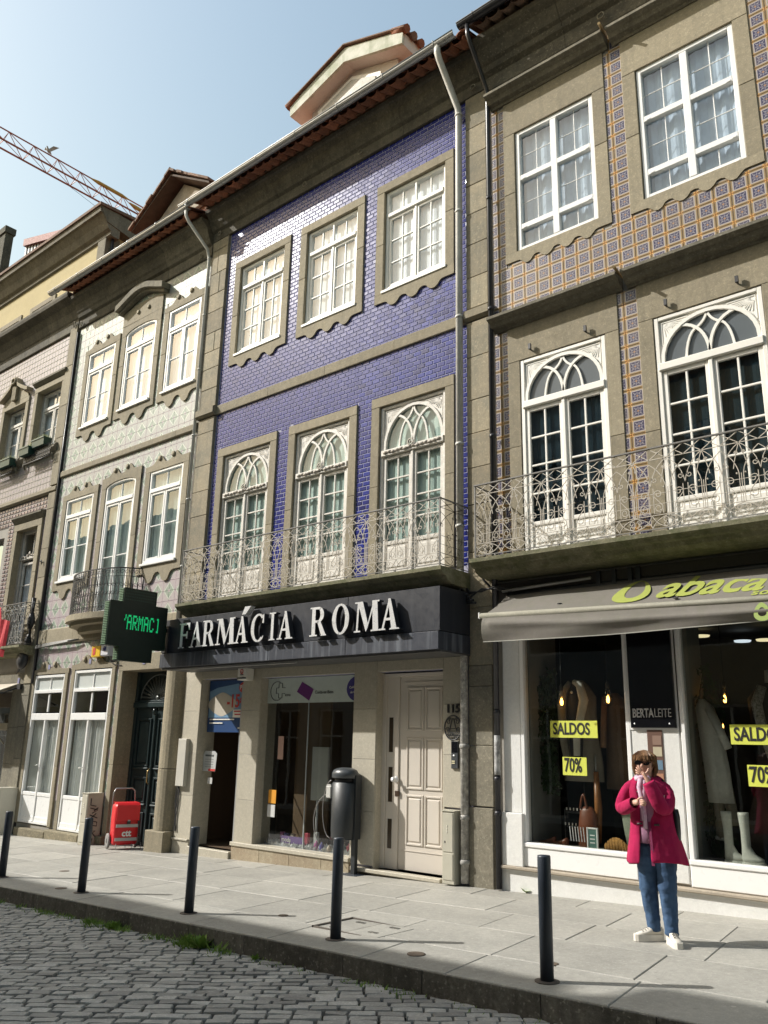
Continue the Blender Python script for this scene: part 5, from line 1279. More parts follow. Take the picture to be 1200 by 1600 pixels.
def glyph(c):
    if c == 'I': return [[(.36, 0), (.64, 0), (.64, 1), (.36, 1)], serif(.5, 0, .7), [(.15, .95), (.85, .95), (.85, 1), (.15, 1)]]
    if c == 'F': return [[(.14, 0), (.36, 0), (.36, 1), (.14, 1)], [(.36, .92), (.95, .92), (.95, 1), (.36, 1)], [(.87, .72), (.95, .72), (.95, .92), (.80, .92)], [(.36, .48), (.74, .48), (.74, .56), (.36, .56)], [(.68, .38), (.76, .38), (.76, .66), (.68, .66)], [(.02, 0), (.50, 0), (.50, .05), (.02, .05)], [(.02, .95), (.14, .95), (.14, 1), (.02, 1)]]
    if c == 'A': return [[(.10, 0), (.20, 0), (.52, .88), (.47, 1)], [(.62, 0), (.90, 0), (.56, 1), (.43, 1)], [(.24, .30), (.72, .30), (.70, .38), (.27, .38)], [(-.02, 0), (.32, 0), (.30, .05), (.0, .05)], [(.52, 0), (1.04, 0), (1.0, .05), (.56, .05)]]
    if c == 'R': return [[(.12, 0), (.34, 0), (.34, 1), (.12, 1)], [(.34, .92), (.55, .92), (.55, 1), (.34, 1)], [(.34, .46), (.55, .46), (.55, .54), (.34, .54)]]+arcring(.52, .73, (.36, .27), (.14, .19), pi/2, -pi/2)+[[(.46, .50), (.66, .52), (1.0, .05), (.76, .0)], [(.70, 0), (1.06, 0), (1.04, .05), (.80, .05)], [(0, 0), (.48, 0), (.48, .05), (0, .05)], [(0, .95), (.12, .95), (.12, 1), (0, 1)]]
    if c == 'M': return [[(.08, 0), (.15, 0), (.20, 1), (.13, 1)], [(.13, 1), (.34, 1), (.56, .25), (.48, .0)], [(.48, .0), (.54, .1), (.84, 1), (.77, 1)], [(.76, 0), (.98, 0), (.92, 1), (.72, 1)], [(0, 0), (.26, 0), (.26, .05), (0, .05)], [(.68, 0), (1.06, 0), (1.06, .05), (.68, .05)], [(.02, .95), (.13, .95), (.13, 1), (.02, 1)], [(.92, .95), (1.0, .95), (1.0, 1), (.92, 1)]]
    if c == 'O': return arcring(.5, .5, (.50, .52), (.27, .45), 0, 2*pi, 28)
    if c == 'C': return arcring(.54, .5, (.52, .52), (.30, .45), R(48), R(312), 24)+[[(.82, .66), (.92, .66), (.92, 1.0), (.84, .94)], [(.84, .06), (.92, .20), (.86, .20), (.80, .10)]]
for c, a, b_ in (('F', -11.95, -11.64), ('A', -11.64, -11.30), ('R', -11.30, -11.0), ('M', -10.95, -10.48), ('A', -10.47, -10.15), ('C', -10.09, -9.76), ('I', -9.69, -9.49), ('A', -9.47, -9.14), ('R', -8.77, -8.45), ('O', -8.32, -7.99), ('M', -7.89, -7.43), ('A', -7.42, -7.08)):
    fr_, sd = MB(), MB(); a *= .971; b_ *= .971; z0 = 2.932; h = .413
    for k, poly in enumerate(glyph(c)):
        e = .0007*(k % 5); P_ = [(a+(b_-a)*p[0], z0+h*p[1]) for p in poly]
        fr_.prism(P_, SY-.125-e, SY-.12); sd.prism([(p[0], p[1]) for p in P_], SY-.12, SY-.035+e)
    lt = fr_.build('letter', STEEL, sg); sd.build('letter_return', STEELS, lt)
q = MB().prism([(-10.02, 3.37), (-9.94, 3.37), (-9.82, 3.49), (-9.96, 3.49)], SY-.125, SY-.035); q.build('accent', STEEL, sg)

# green LED cross standing out from the wall
cx0, cx1 = -12.20, -12.045; ky = lambda y: y*.956; kz = lambda z: 1.49+(z-1.49)*.956
cr = thing('pharmacy_cross', 'green LED pharmacy cross sign projecting over the pavement', 'sign', (-12.12, 8.47, 3.3))
GR = surf('dark_green_sheet', (.003, .014, .009), .55, (.002, .008, .005), .5, 4, 0, 0, 0, rnd=0)
prof = [(7.87, 2.76), (8.52, 2.76), (8.52, 2.99), (8.77, 2.99), (8.77, 3.74), (8.52, 3.74), (8.52, 3.99), (7.87, 3.99), (7.87, 3.74), (7.62, 3.74), (7.62, 2.99), (7.87, 2.99)]
prof = [(ky(y), kz(z)) for y, z in prof]; n = len(prof); v = [(cx0, y, z) for y, z in prof]+[(cx1, y, z) for y, z in prof]
MB().raw(v, [(0, 1, 10, 11), (2, 3, 4, 9), (9, 2, 2, 2)][:0]+[tuple(range(n)), tuple(reversed(range(n, 2*n)))]+[(k, n+k, n+(k+1) % n, (k+1) % n) for k in range(n)]).build('cross_body', GR, cr)
q = MB()
for (za, zb2, yy) in ((kz(3.76), kz(3.98), ky(7.865)), (kz(3.0), kz(3.73), ky(7.615)), (kz(2.77), kz(2.98), ky(7.865))):
    z = za
    while z < zb2: q.box(cx0+.02, cx1-.015, yy-.008, yy+.002, z, z+.014); z += .028
q.build('vent_slats', surf('green_slats', (.20, .34, .20), .5, rnd=0), cr)
q = MB()
for y, z in prof: pass
for a, b_ in zip(prof, prof[1:]+prof[:1]): q.tube([(cx1+.004, a[0], a[1]), (cx1+.004, b_[0], b_[1])], .008, 4)
q.build('cross_rim', surf('green_rim', (.006, .03, .018), .4, rnd=0), cr)
q = MB()
for k in range(14):
    for j in range(4):
        q.box(cx1, cx1+.004, ky(7.90+.044*k), ky(7.92+.044*k), kz(3.79+.05*j), kz(3.81+.05*j))
q.build('led_dots', plain('unlit_led', (.01, .05, .03), .4), cr)
LED = plain('lit_green_led', (.0, .25, .08), .5, emit=(.01, .55, .18), estr=.5)
FONT5 = {'A': '01110 10001 10001 11111 10001 10001 10001', 'R': '11110 10001 10001 11110 10100 10010 10001', 'M': '10001 11011 10101 10101 10001 10001 10001', 'C': '01110 10001 10000 10000 10000 10001 01110', ']': '00110 00010 00010 00010 00010 00010 00110', "'": '01000 01000 10000 00000 00000 00000 00000'}
yy = ky(7.92)
for c in "'ARMAC]":
    q = MB()
    rws = FONT5[c].split()
    for j, rw in enumerate(rws):
        for i, b_ in enumerate(rw):
            if b_ == '1': y0 = yy+i*.017; z0 = kz(3.50-j*.036); q.box(cx1, cx1+.006, y0, y0+.0155, z0, z0+.031)
    yy += .055 if c == "'" else .107
    q.build('led_character', LED, cr)
q = MB(); q.tube([(-12.12, 8.2, 3.28), (-12.12, 8.5, 3.28)], .03, 6); q.tube([(-12.12, 8.15, 2.98), (-12.12, 8.5, 2.98)], .025, 6); q.box(-12.20, -12.04, 8.44, 8.468, 2.9, 3.35); q.build('bracket', IRONB, cr)
al = thing('alarm_box', 'yellow and white alarm box on the wall left of the green cross', 'alarm box', (-15.15, F, 3.1))
MB().cbox(-15.48, -15.16, F-.14, F-.03, 3.04, 3.26, .01).build('yellow_case', plain('yellow_plastic', (.75, .47, .02), .4), al)
MB().box(-15.42, -15.33, F-.145, F-.14, 3.08, 3.22).build('red_print', plain('red_print', (.55, .05, .04), .5), al)
MB().cbox(-15.15, -14.86, F-.14, F-.03, 3.05, 3.29, .02).build('white_case', plain('white_plastic_b', (.62, .62, .66), .4), al)
q = MB().ball((-15.0, F-.15, 3.19), .06, .02, .05, 8, 5); q.build('blue_lamp', plain('blue_lens', (.05, .05, .16), .3), al)
q = MB().tube([(-14.98, F-.06, 3.05), (-14.9, F-.06, 2.95), (-14.75, F-.05, 2.88), (-14.5, F-.04, 2.85)], .008, 4); q.build('cable', IRONB, al)

# awning of the clothes shop
aw = thing('awning', 'grey brown shop awning with lime green lettering over the clothes shop', 'awning', (-3.5, F, 3.2))
CLO = surf('taupe_canvas', (.175, .16, .14), .85, (.12, .115, .09), .5, 1.5, 60, .08, .15, rnd=0, streak=.25, streakcol=(.10, .12, .05))
XA, XB = -5.71, 1.1; nx = 90
def ZB(x): return 3.03-.030*(x-XA)
def ZC(x, t): return 3.41-(3.41-ZB(x))*t-.02*sin(pi*t)
def sag(x): return .012*sin(x*2.3)+.006*sin(x*5.9)
mb = MB(); P = []
for j in range(7):
    t = j/6; P.append([(XA+(XB-XA)*k/nx, F-.02-(F-.02-8.54)*t, ZC(XA+(XB-XA)*k/nx, t)+sag(XA+(XB-XA)*k/nx)*sin(pi*t)) for k in range(nx+1)])
for j in range(6):
    for k in range(nx): mb.face([P[j][k], P[j][k+1], P[j+1][k+1], P[j+1][k]], sm=False)
can = mb.build('canvas', CLO, aw); can.data.polygons.foreach_set('use_smooth', [True]*len(can.data.polygons))
bm = bmesh.new(); bm.from_mesh(can.data); bmesh.ops.remove_doubles(bm, verts=bm.verts, dist=1e-4); bm.to_mesh(can.data); bm.free()
MB().tube([(XA-.02, 8.54, 3.03), (XB, 8.54, ZB(XB))], .035, 10).build('front_bar', surf('canvas_roll', (.26, .25, .20), .7, (.17, .17, .13), .6, 2, rnd=0), aw)
MB().box(XA-.035, XA-.02, 8.51, 8.58, 3.0, 3.07).build('end_cap', UPVC, aw)
mb = MB(); P = []
for j in range(11):
    t = j/10; row = []
    for k in range(nx*2+1):
        x = XA+.02+(XB-XA-.02)*k/(nx*2)
        fold = .05*math.exp(-((t-.25-.25*min(1, (x-XA)/1.6))/.13)**2)*(1 if x > XA+.1 else .3)
        row.append((x, 8.525-.03*sin(pi*t)-fold*.6+.012*sin(x*4+t*5)*t, ZB(x)-.02-(ZB(x)-.02-2.705)*t-(.02*sin(x*1.1) if j == 10 else 0)))
    P.append(row)
for j in range(10):
    for k in range(nx*2): mb.face([P[j][k], P[j][k+1], P[j+1][k+1], P[j+1][k]])
va = mb.build('valance', CLO, aw); va.data.polygons.foreach_set('use_smooth', [True]*len(va.data.polygons))
bm = bmesh.new(); bm.from_mesh(va.data); bmesh.ops.remove_doubles(bm, verts=bm.verts, dist=1e-4); bm.to_mesh(va.data); bm.free()
MB().tube([(p[0], p[1]-.004, p[2]+.006) for p in P[10][::6]], .006, 4).build('valance_hem', surf('pale_piping', (.5, .5, .44), .7), aw)
MB().tube([(XA, F-.04, 3.37), (XB, F-.04, 3.37)], .05, 8).build('roller', ANTH, aw)
for x in (-5.80, -1.5): MB().tube([(x, F-.02, 3.25), (x+.15, 8.90, 3.14), (x+.03, 8.57, 3.02)], .02, 6).build('folding_arm', UPVC, aw)
LIME = plain('lime_print', (.30, .34, .07), .85)
sdir = Vector((0, (F-.02-8.54), .45)).normalized(); rdir = Vector((1, 0, -.022))
def on_canvas(s, x, t, size, sh=.3, bold=.004, sx=1.0):
    p = Vector((x, F-.02-(F-.42+.02-8.80+.0)*0, 0)); p.y = F-.02-(F-.02-8.54)*t; p.z = ZC(x, t)
    nrm = Vector((1, 0, 0)).cross(sdir); p += nrm*.006
    if nrm.z < 0: p -= 2*nrm*.006
    text(s, size, LIME, p, rdir, sdir, aw, 'lettering', .001, shear=sh, bold=bold, sx=sx)
on_canvas('abaca', -3.60, .70, .68, .30, .014, .74); on_canvas('soap', -2.56, .86, .17, .1, .004, 1.1)
mb = MB(); cxx = -3.90; ring = []
for k in range(30):
    a = 2*pi*k/30; rad_ = 1+.12*sin(a); ring.append((cxx+.19*cos(a)*(1.1-.25*sin(a)), .47-.36*sin(a)))
def cv(x, t, off=.008): 
    return (x, F-.02-(F-.02-8.54)*t-.3*off, ZC(x, t)+off)
ri = [(cxx+.02+.10*cos(2*pi*k/30)*(1.05-.2*sin(2*pi*k/30)), .40-.27*sin(2*pi*k/30)) for k in range(30)]
for k in range(30):
    k2 = (k+1) % 30; mb.face([cv(*ring[k]), cv(*ring[k2]), cv(*ri[k2]), cv(*ri[k])])
mb.build('avocado_logo', LIME, aw)
for x, t in ((-4.75, .68), (-3.33, .80)): MB().ball(cv(x, t, .01), .035, .03, .008, 8, 4).build('dark_patch', IRONB, aw)
mb = MB(); PG = plain('pale_green_print', (.36, .46, .14), .8)
for k in range(24):
    a0, a1 = 2*pi*k/24, 2*pi*(k+1)/24
    f_ = lambda a, s: (-2.42+.07*s*cos(a)*(1.1-.35*sin(a)), 8.47, 2.80+.09*s*sin(a)+.0)
    mb.face([f_(a0, 1), f_(a1, 1), f_(a1, .5), f_(a0, .5)])
mb.build('avocado_logo', PG, aw)
q = MB()
for k, (x, y, z) in enumerate(((-6.3, F-.1, 3.60), (-6.12, F-.12, 3.52), (-5.95, F-.2, 3.40))): pass
for s in range(6):
    j = random.uniform(-.05, .05)
    q.tube([(-6.40, F-.08, 3.62+j), (-6.25, F-.14, 3.46+j*2), (-6.05, F-.15, 3.44-j), (-5.85, F-.13, 3.50+j), (-5.6, F-.12, 3.44+j)], .010, 5)
q.tube([(-5.98, F-.1, 4.0), (-6.08, F-.14, 3.8), (-6.02, F-.16, 3.6), (-5.9, F-.12, 3.46)], .016, 5)
for k in range(5): q.tube([(-6.42+.03*k, F-.13, 3.52-.05*k), (-6.30+.04*k, F-.16, 3.46-.04*k)], .018, 5)
tag(q.build('cable_bundle', IRONB), 'tangle of black cables between the downpipe and the awning', 'cables')
q = MB()
for s in range(5):
    j = random.uniform(-.04, .04); q.tube([(-18.15, F-.12+j, 4.5), (-18.1+j, F-.16, 4.2), (-18.16, F-.14, 3.8+j), (-18.1, F-.12, 3.3), (-18.28+j*2, F-.16, 3.05+j), (-18.5, F-.12, 2.86)], .028, 5)
q.ball((-18.12, F-.16, 3.98), .10, .08, .20, 8, 6); q.ball((-18.24, F-.18, 3.12), .20, .1, .22, 8, 6); q.ball((-18.16, F-.15, 3.5), .09, .07, .2, 8, 6)
tag(q.build('cable_bundle', IRONB), 'thick black cable bundle hanging between the left balcony and the wall', 'cables')
q = MB(); 
for s in range(4): q.tube([(-17.95+.02*s, F-.07, 3.36+.02*s), (-17.2, F-.10, 3.39+.015*s), (-16.5, F-.11, 3.42+.01*s), (-16.15, F-.08, 3.45)], .018, 5)
tag(q.build('cable_bundle', surf('grey_cable', (.16, .16, .15), .5, rnd=0)), 'grey cables run along the stone band below the bowed balcony', 'cables')

# ================================================================== STREET FURNITURE
BL = ['dark bollard farthest left, partly cut by the left edge', 'dark bollard in front of the red postal trolley', 'dark bollard in front of the pharmacy doorway', 'dark bollard standing in front of the litter bin', 'dark bollard nearest the camera, left of the woman']
def bollard():
    t = thing('bollard', BL[0], 'bollard', (0, 0, 0), 'bollards along the kerb', local=True)
    MB().lathe([(.0, 0), (.048, 0), (.048, .815), (.045, .825), (.0, .828)], 0, 0, 24).build('post', BOLL, t)
    MB().lathe([(.0, 0), (.088, 0), (.088, .006), (.05, .010), (.0, .01)], 0, 0, 24).build('base_plate', surf('rusty_base', (.10, .08, .065), .7, (.05, .045, .04), .6, 9), t)
    return t
b0 = bollard()
for i, (x, y) in enumerate(((-11.56, 5.84), (-9.53, 5.80), (-7.45, 5.77), (-5.43, 5.80), (-3.31, 5.72))):
    o = b0 if i == 0 else clone(b0); o.location = (x, y, gz(x)); o['label'] = BL[i]; o.rotation_euler = (random.uniform(-.006, .006), random.uniform(-.006, .006), i)
b0.rotation_euler = (0, R(-1.5), 0)
# litter bin on its own post against the pharmacy
X, Y, Z0 = -8.34, 9.0, gz(-8.34)
bn = thing('litter_bin', 'dark grey litter bin on a post with a wire hoop', 'bin', (X, Y, Z0)); zb_, zt_ = .215, 1.13
q = MB(); prof_ = []
q.loft([[(X+.205*cos(a)*s, Y+.16*sin(a)*s, z) for a in [2*pi*k/28 for k in range(28)]] for z, s in ((zb_, .9), (zb_+.02, .94), (zb_+.08, .95), (zb_+.10, .97), (.94, .98), (.945, .93), (.96, .93))], True)
q.build('bin_body', ANTH, bn)
q = MB(); q.loft([[(X+.2*cos(a)*s, Y+.16*sin(a)*s, z) for a in [2*pi*k/28 for k in range(28)]] for z, s in ((.955, .80), (1.02, .80))], True); q.build('bin_throat', plain('bin_black', (.008, .008, .01), .5), bn)
q = MB(); q.loft([[(X+.21*cos(a)*s, Y+.165*sin(a)*s, z) for a in [2*pi*k/28 for k in range(28)]] for z, s in ((1.015, .96), (1.02, 1.0), (1.08, .99), (1.12, .88), (1.145, .62), (1.155, .3), (1.157, .05))], True); q.build('bin_lid', surf('lid_plastic', (.06, .068, .075), .35, (.04, .045, .05), .5, 6, 0, 0, 0, rnd=0), bn)
MB().box(X+.17, X+.225, Y-.02, Y+.10, .22, 1.06).build('bin_bracket', ANTH, bn)
MB().box(X+.13, X+.20, Y+.02, Y+.08, Z0, .96).build('post', ANTH, bn); MB().box(X+.02, X+.32, Y-.08, Y+.14, Z0, Z0+.012).build('base_plate', BOLL, bn)
q = MB().cbox(X-.245, X-.15, Y-.13, Y-.03, .74, .90, .01); q.prism([(X-.25, .89), (X-.15, .90), (X-.17, .93), (X-.24, .92)], Y-.12, Y-.04); q.build('bag_dispenser', plain('pale_grey_plastic', (.55, .54, .50), .4), bn)
q = MB().tube([(X-.20-.33*sin(t)*1.0+.0*t, Y-.06, .80-.42*(1-cos(t))*.9) for t in [-.15+pi*.86*k/16 for k in range(17)]], .0065, 6)
q.tube([(X-.16-.16*sin(t), Y-.10, .98-.40*(1-cos(t))*.95) for t in [.0+pi*k/16 for k in range(17)]], .0065, 6); q.build('wire_hoop', plain('grey_wire', (.30, .29, .28), .4, .5), bn)
# cabinets
def cabinet(name, label, x0, x1, y0, y1, z0, z1, col, vents=True, graf=False):
    t = thing(name, label, 'cabinet', ((x0+x1)/2, y0, z0)); mt = surf('cabinet_'+str(int(x0*10)), col, .5, tuple(c*.8 for c in col), .6, 5, 0, 0, 0, rnd=0)
    MB().cbox(x0, x1, y0, y1, z0, z1, .008).build('case', mt, t); MB().cbox(x0+.02, x1-.02, y0-.008, y0+.002, z0+.05, z0+(z1-z0)*.42, .003).build('lower_door', mt, t); MB().cbox(x0+.02, x1-.02, y0-.008, y0+.002, z0+(z1-z0)*.44, z1-.02, .003).build('upper_door', mt, t)
    MB().box(x0-.008, x1+.008, y0-.012, y1, z1, z1+.012).build('cap', mt, t)
    for k in range(3): z = z1-.18-.035*k; MB().box(x0+.08, x1-.10, y0-.014, y0-.006, z, z+.016).build('vent_slot', plain('pale_vent', (.7, .68, .6), .5), t)
    MB().ball((x0+.05, y0-.01, z1-.36), .010, .006, .014, 6, 4).build('lock', IRONB, t)
    return t
cabinet('meter_cabinet', 'beige meter cabinet beside the white door and downpipe', -6.66, -6.47, 9.01, F-.03, -.165, .685, (.46, .44, .36))
cab = cabinet('utility_cabinet', 'grey utility cabinet with black graffiti behind the red trolley', -14.88, -14.66, 8.86, F-.03, gz(-14.8), .48, (.50, .47, .38))
cabinet('utility_cabinet', 'grey utility cabinet at the left edge behind the first bollard', -18.22, -17.96, 8.80, F-.03, gz(-18.2), .42, (.55, .53, .45))
q = MB(); zz = .38
for gpts in ([(0, .02), (0, -.10), (.07, -.12)], [(.0, -.15), (.10, -.19), (.03, -.24)], [(.10, -.15), (.05, -.20)], [(.0, -.27), (.1, -.33)], [(.08, -.25), (.0, -.35)], [(.02, -.38), (.10, -.40), (.10, -.47), (.02, -.45), (.02, -.38)], [(.03, -.52), (.03, -.62), (.09, -.55), (.03, -.55), (.10, -.66)], [(.06, -.68), (.05, -.76)]):
    q.tube([(-14.654, 8.92+p[0]*1.6, zz+p[1]) for p in gpts], .010, 4)
q.build('graffiti', plain('spray_black', (.03, .03, .035), .6), cab)
# red postal trolley
X, Y, Z0 = -13.60, 8.98, gz(-13.6)
ct = thing('postal_trolley', 'red postal delivery trolley bag marked ctt by the green door', 'trolley', (X, Y, Z0))
RED = surf('red_nylon', (.62, .012, .02), .45, (.45, .01, .015), .5, 3, 0, 0, 0, rnd=0)
x0, x1, y0, y1 = X-.24, X+.24, Y-.19, Y+.18
q = MB(); ring = lambda s, z, dx=0, dy=0: [(X+dx+(.24*s)*(abs(cos(a))**.35)*(1 if cos(a) > 0 else -1), Y-.01+dy+.18*s*(abs(sin(a))**.35)*(1 if sin(a) > 0 else -1), z) for a in [2*pi*(k+.5)/24 for k in range(24)]]
q.loft([ring(.94, Z0+.09), ring(.99, Z0+.12), ring(1.0, Z0+.35), ring(.96, Z0+.55, -.015), ring(1.0, Z0+.75), ring(.95, Z0+.80), ring(.80, Z0+.825)], True); q.build('bag', RED, ct)
q = MB(); fl = [(Y-.215, .52), (Y-.222, .54), (Y-.225, .80), (Y-.17, .835), (Y+.1, .845), (Y+.1, .835), (Y-.165, .824), (Y-.215, .79), (Y-.212, .54)]
q.mould([(a, Z0+b_) for a, b_ in fl], x0+.02, x1-.02); q.build('flap', RED, ct)
for z in (.16, .40): MB().box(x0+.03, x1-.03, y0-.012, y0+.004, Z0+z, Z0+z+.055).build('reflective_strip', plain('reflective_grey', (.42, .43, .43), .4), ct)
MB().box(X+.0, X+.045, y0-.030, y0-.022, Z0+.50, Z0+.74).build('strap', plain('grey_webbing', (.35, .36, .36), .5), ct); MB().box(X-.01, X+.055, y0-.033, y0-.012, Z0+.46, Z0+.51).build('buckle', IRONB, ct)
text('ctt', .16, plain('white_print', (.8, .8, .8), .5), (X-.09, y0-.012, Z0+.245), (1, 0, 0), (0, 0, 1), ct, 'lettering', .001, bold=.006)
for s in (-.27, .27):
    q = MB(); q.lathe([(.10, -.02), (.135, -.018), (.14, 0), (.135, .018), (.10, .02)], 0, 0, 20); q.v = [(X+s+c_, Y+.10+a_, Z0+.14+b2) for a_, b2, c_ in q.v]; wh = q.build('wheel', plain('grey_tyre', (.22, .21, .20), .7), ct)
    q = MB(); q.lathe([(.0, -.022), (.045, -.02), (.10, -.006), (.10, .006), (.045, .02), (.0, .022)], 0, 0, 12); q.v = [(X+s+c_, Y+.10+a_, Z0+.14+b2) for a_, b2, c_ in q.v]; q.build('rim', IRONB, wh)
q = MB(); q.tube([(x0+.02, Y+.17, Z0+.1), (x0+.02, Y+.18, Z0+1.0), (x0+.06, Y+.18, Z0+1.08), (X+.14, Y+.18, Z0+1.09), (X+.20, Y+.18, Z0+1.04), (X+.22, Y+.17, Z0+.80)], .016, 8); q.build('handle', plain('grey_tube', (.33, .33, .33), .35, .7), ct)
q = MB()
for xx in (X-.18, X+.12): q.tube([(xx, y0+.02, Z0+.12), (xx, y0-.02, Z0+.02), (xx+.18, y0-.02, Z0+.02), (xx+.18, y0+.02, Z0+.12)], .008, 5)
q.build('stand', ZINC, ct)
ct.rotation_euler = (0, 0, R(72)); ct.scale = (.90, .90, .92)
# pharmacy wall-mounted square notice box under the sign, iron round plaque
nb_ = thing('notice_box', 'small white notice box hanging under the pharmacy sign', 'sign', (-10.72, F, 2.5))
MB().cbox(-10.80, -10.58, F-.22, F-.06, 2.44, 2.64, .008).build('case', WHITEP, nb_); MB().box(-10.80, -10.58, F-.225, F-.219, 2.46, 2.48).build('dark_line', BLK, nb_)
q = MB().tube([(-10.69+.03*cos(a), F-.224, 2.575+.035*sin(a)) for a in [2*pi*k/10 for k in range(10)]], .006, 4, closed=True); q.build('red_mark', MATS['red_print'], nb_); MB().box(-10.73, -10.65, F-.224, F-.218, 2.515, 2.53).build('print_line', BLK, nb_)
pq = thing('iron_plaque', 'round black wrought iron plaque with letter A under number 115', 'plaque', (-6.585, F-.04, 1.71)); q = MB(); cx_, cz_ = -6.585, 1.71; yy = F-.055
q.tube([(cx_+.135*cos(a), yy, cz_+.155*sin(a)) for a in [2*pi*k/28 for k in range(28)]], .010, 5, closed=True)
for s in (1, -1):
    for (a, b_, r_) in ((.075, .07, .035), (.085, -.02, .03), (.05, .11, .022)): q.tube([(cx_+s*(a+p), yy, cz_+b_+z) for p, z in spiral(0, 0, r_, 0, 1.2, 10, .3)], .006, 4)
    q.tube([(cx_+s*.01, yy, cz_+.12), (cx_+s*.06, yy, cz_-.05)], .009, 4)
q.tube([(cx_-.04, yy, cz_-.01), (cx_+.04, yy, cz_-.01)], .007, 4); q.tube([(cx_-.12, yy, cz_-.06), (cx_+.12, yy, cz_-.06)], .006, 4); q.tube([(cx_-.09, yy, cz_-.115), (cx_+.09, yy, cz_-.115)], .006, 4)
q.build('scrollwork', IRONB, pq)
text('ANDRADE', .055, IRONB, (cx_-.10, yy-.004, cz_-.108), (1, 0, 0), (0, 0, 1), pq, 'lettering', .004, sx=.78)
# covers in the pavement
def cover(label, x0, x1, y0, y1, cat, n=2):
    t = thing('access_cover', label, cat, ((x0+x1)/2, (y0+y1)/2, gz(x0))); fm = surf('cover_frame_iron', (.14, .12, .10), .7, rnd=0)
    q = MB()
    for (a, b_, c, d) in ((x0, x1, y0, y0+.02), (x0, x1, y1-.02, y1), (x0, x0+.02, y0, y1), (x1-.02, x1, y0, y1)): q.box(a, b_, c, d, gz(x0)-.02, gz((x0+x1)/2)+.006)
    q.build('frame', fm, t)
    for k in range(n):
        a = x0+.025+(x1-x0-.05)*k/n; b_ = x0+.025+(x1-x0-.05)*(k+1)/n-.008
        MB().raw([(a, y0+.025, gz(a)+.004), (b_, y0+.025, gz(b_)+.004), (b_, y1-.025, gz(b_)+.004), (a, y1-.025, gz(a)+.004), (a, y0+.025, gz(a)-.02), (b_, y0+.025, gz(b_)-.02), (b_, y1-.025, gz(b_)-.02), (a, y1-.025, gz(a)-.02)], [(0, 1, 2, 3), (0, 4, 5, 1), (1, 5, 6, 2), (2, 6, 7, 3), (3, 7, 4, 0)]).build('lid', PAVE, t)
    return t
cv_ = cover('square granite access cover with four lifting keyholes near the fourth bollard', -5.98, -5.16, 6.06, 6.62, 'access cover')
for (a, b_) in ((-5.8, 6.18), (-5.36, 6.22), (-5.76, 6.50), (-5.34, 6.50)): MB().box(a-.05, a+.05, b_-.02, b_+.02, gz(a)+.004, gz(a)+.009).build('keyhole', KF, cv_)
for (x, y, r_, lb, sx) in ((-4.54, 5.80, .075, 'round metal cap in the kerb left of the nearest bollard', 1), (-6.62, 6.3, .05, 'small rusty cap in the paving right of the third bollard', 1), (-10.02, 5.82, .07, 'small cap in the paving near the second bollard', 1), (-11.5, 6.7, .07, 'small iron cap in the paving at the far left', 1), (-3.55, 6.2, .06, 'iron cap in the paving behind the nearest bollard', 1)):
    q = MB().lathe([(0, .0), (r_, 0), (r_, .005), (r_*.8, .007), (0, .007)], 0, 0, 16); q.v = [(x+a, y+b_, gz(x)+c) for a, b_, c in q.v]; tag(q.build('pavement_cap', surf('rusty_cap', (.16, .12, .085), .7, (.07, .055, .045), .8, 20, rnd=0)), lb, 'cap')

# planters on the far left sills
for (x0, x1, y0, z0, lb) in ((-19.62, -19.12, 8.88, 8.14, 'dark green planter box, left of the two on the right-hand sill'), (-19.10, -18.50, 8.93, 8.26, 'dark green planter box with pale growth, right of the two on that sill'), (-20.85, -20.10, 8.90, 8.05, 'dark green planter box on the arched window sill at the left edge')):
    t = thing('planter', lb, 'planter', ((x0+x1)/2, y0, z0)); gp = surf('green_plastic', (.012, .06, .045), .45, rnd=0)
    q = MB(); q.raw([(x0+.02, y0+.02, z0), (x1-.02, y0+.02, z0), (x1-.02, y0+.2, z0), (x0+.02, y0+.2, z0), (x0, y0, z0+.19), (x1, y0, z0+.19), (x1, y0+.22, z0+.19), (x0, y0+.22, z0+.19)], [(0, 1, 5, 4), (1, 2, 6, 5), (2, 3, 7, 6), (3, 0, 4, 7), (3, 2, 1, 0), (4, 5, 6, 7)]); q.box(x0-.012, x1+.012, y0-.012, y0+.0, z0+.165, z0+.195); q.build('trough', gp, t)
    q = MB()
    for k in range(260):
        x = random.uniform(x0+.02, x1-.02); y = random.uniform(y0+.02, y0+.2); h_ = random.uniform(.03, .11)*(2.6 if random.random() < .02 else 1); dx, dy = random.uniform(-.03, .03), random.uniform(-.03, .03)
        q.face([(x-.008, y, z0+.18), (x+.008, y, z0+.18), (x+dx, y+dy, z0+.18+h_)]); q.face([(x+dx*.5, y+dy*.5-.006, z0+.18+h_*.6), (x+dx*.5+.02, y+dy*.5, z0+.18+h_*.75), (x+dx*.5, y+dy*.5+.006, z0+.18+h_*.8)])
    q.build('foliage', surf('yellow_green_leaf', (.20, .24, .05), .8, (.10, .15, .03), .6, 20, 0, 0, 0, rnd=0), t)
for (x0, x1, z0) in ((-19.55, -18.25, 7.92), (-21.4, -20.1, 7.86)):
    q = MB(); 
    for z in (z0+.02, z0+.34): q.tube([(x0, 9.02, z), (x1, 9.02, z)], .012, 5)
    k = x0
    while k < x1:
        q.tube([(k, 9.02, z0), (k, 9.02, z0+.34)], .007, 4); q.tube([(k+.05+p, 9.02, z0+.18+z) for p, z in spiral(0, 0, .045, 0, 1.2, 9, .3)], .009, 4); q.tube([(k+.05+p, 9.02, z0+.09+z) for p, z in spiral(0, 0, .04, pi, -1.2, 9, .3)], .009, 4); k += .10
    q.build('window_guard', IRONB, fb)
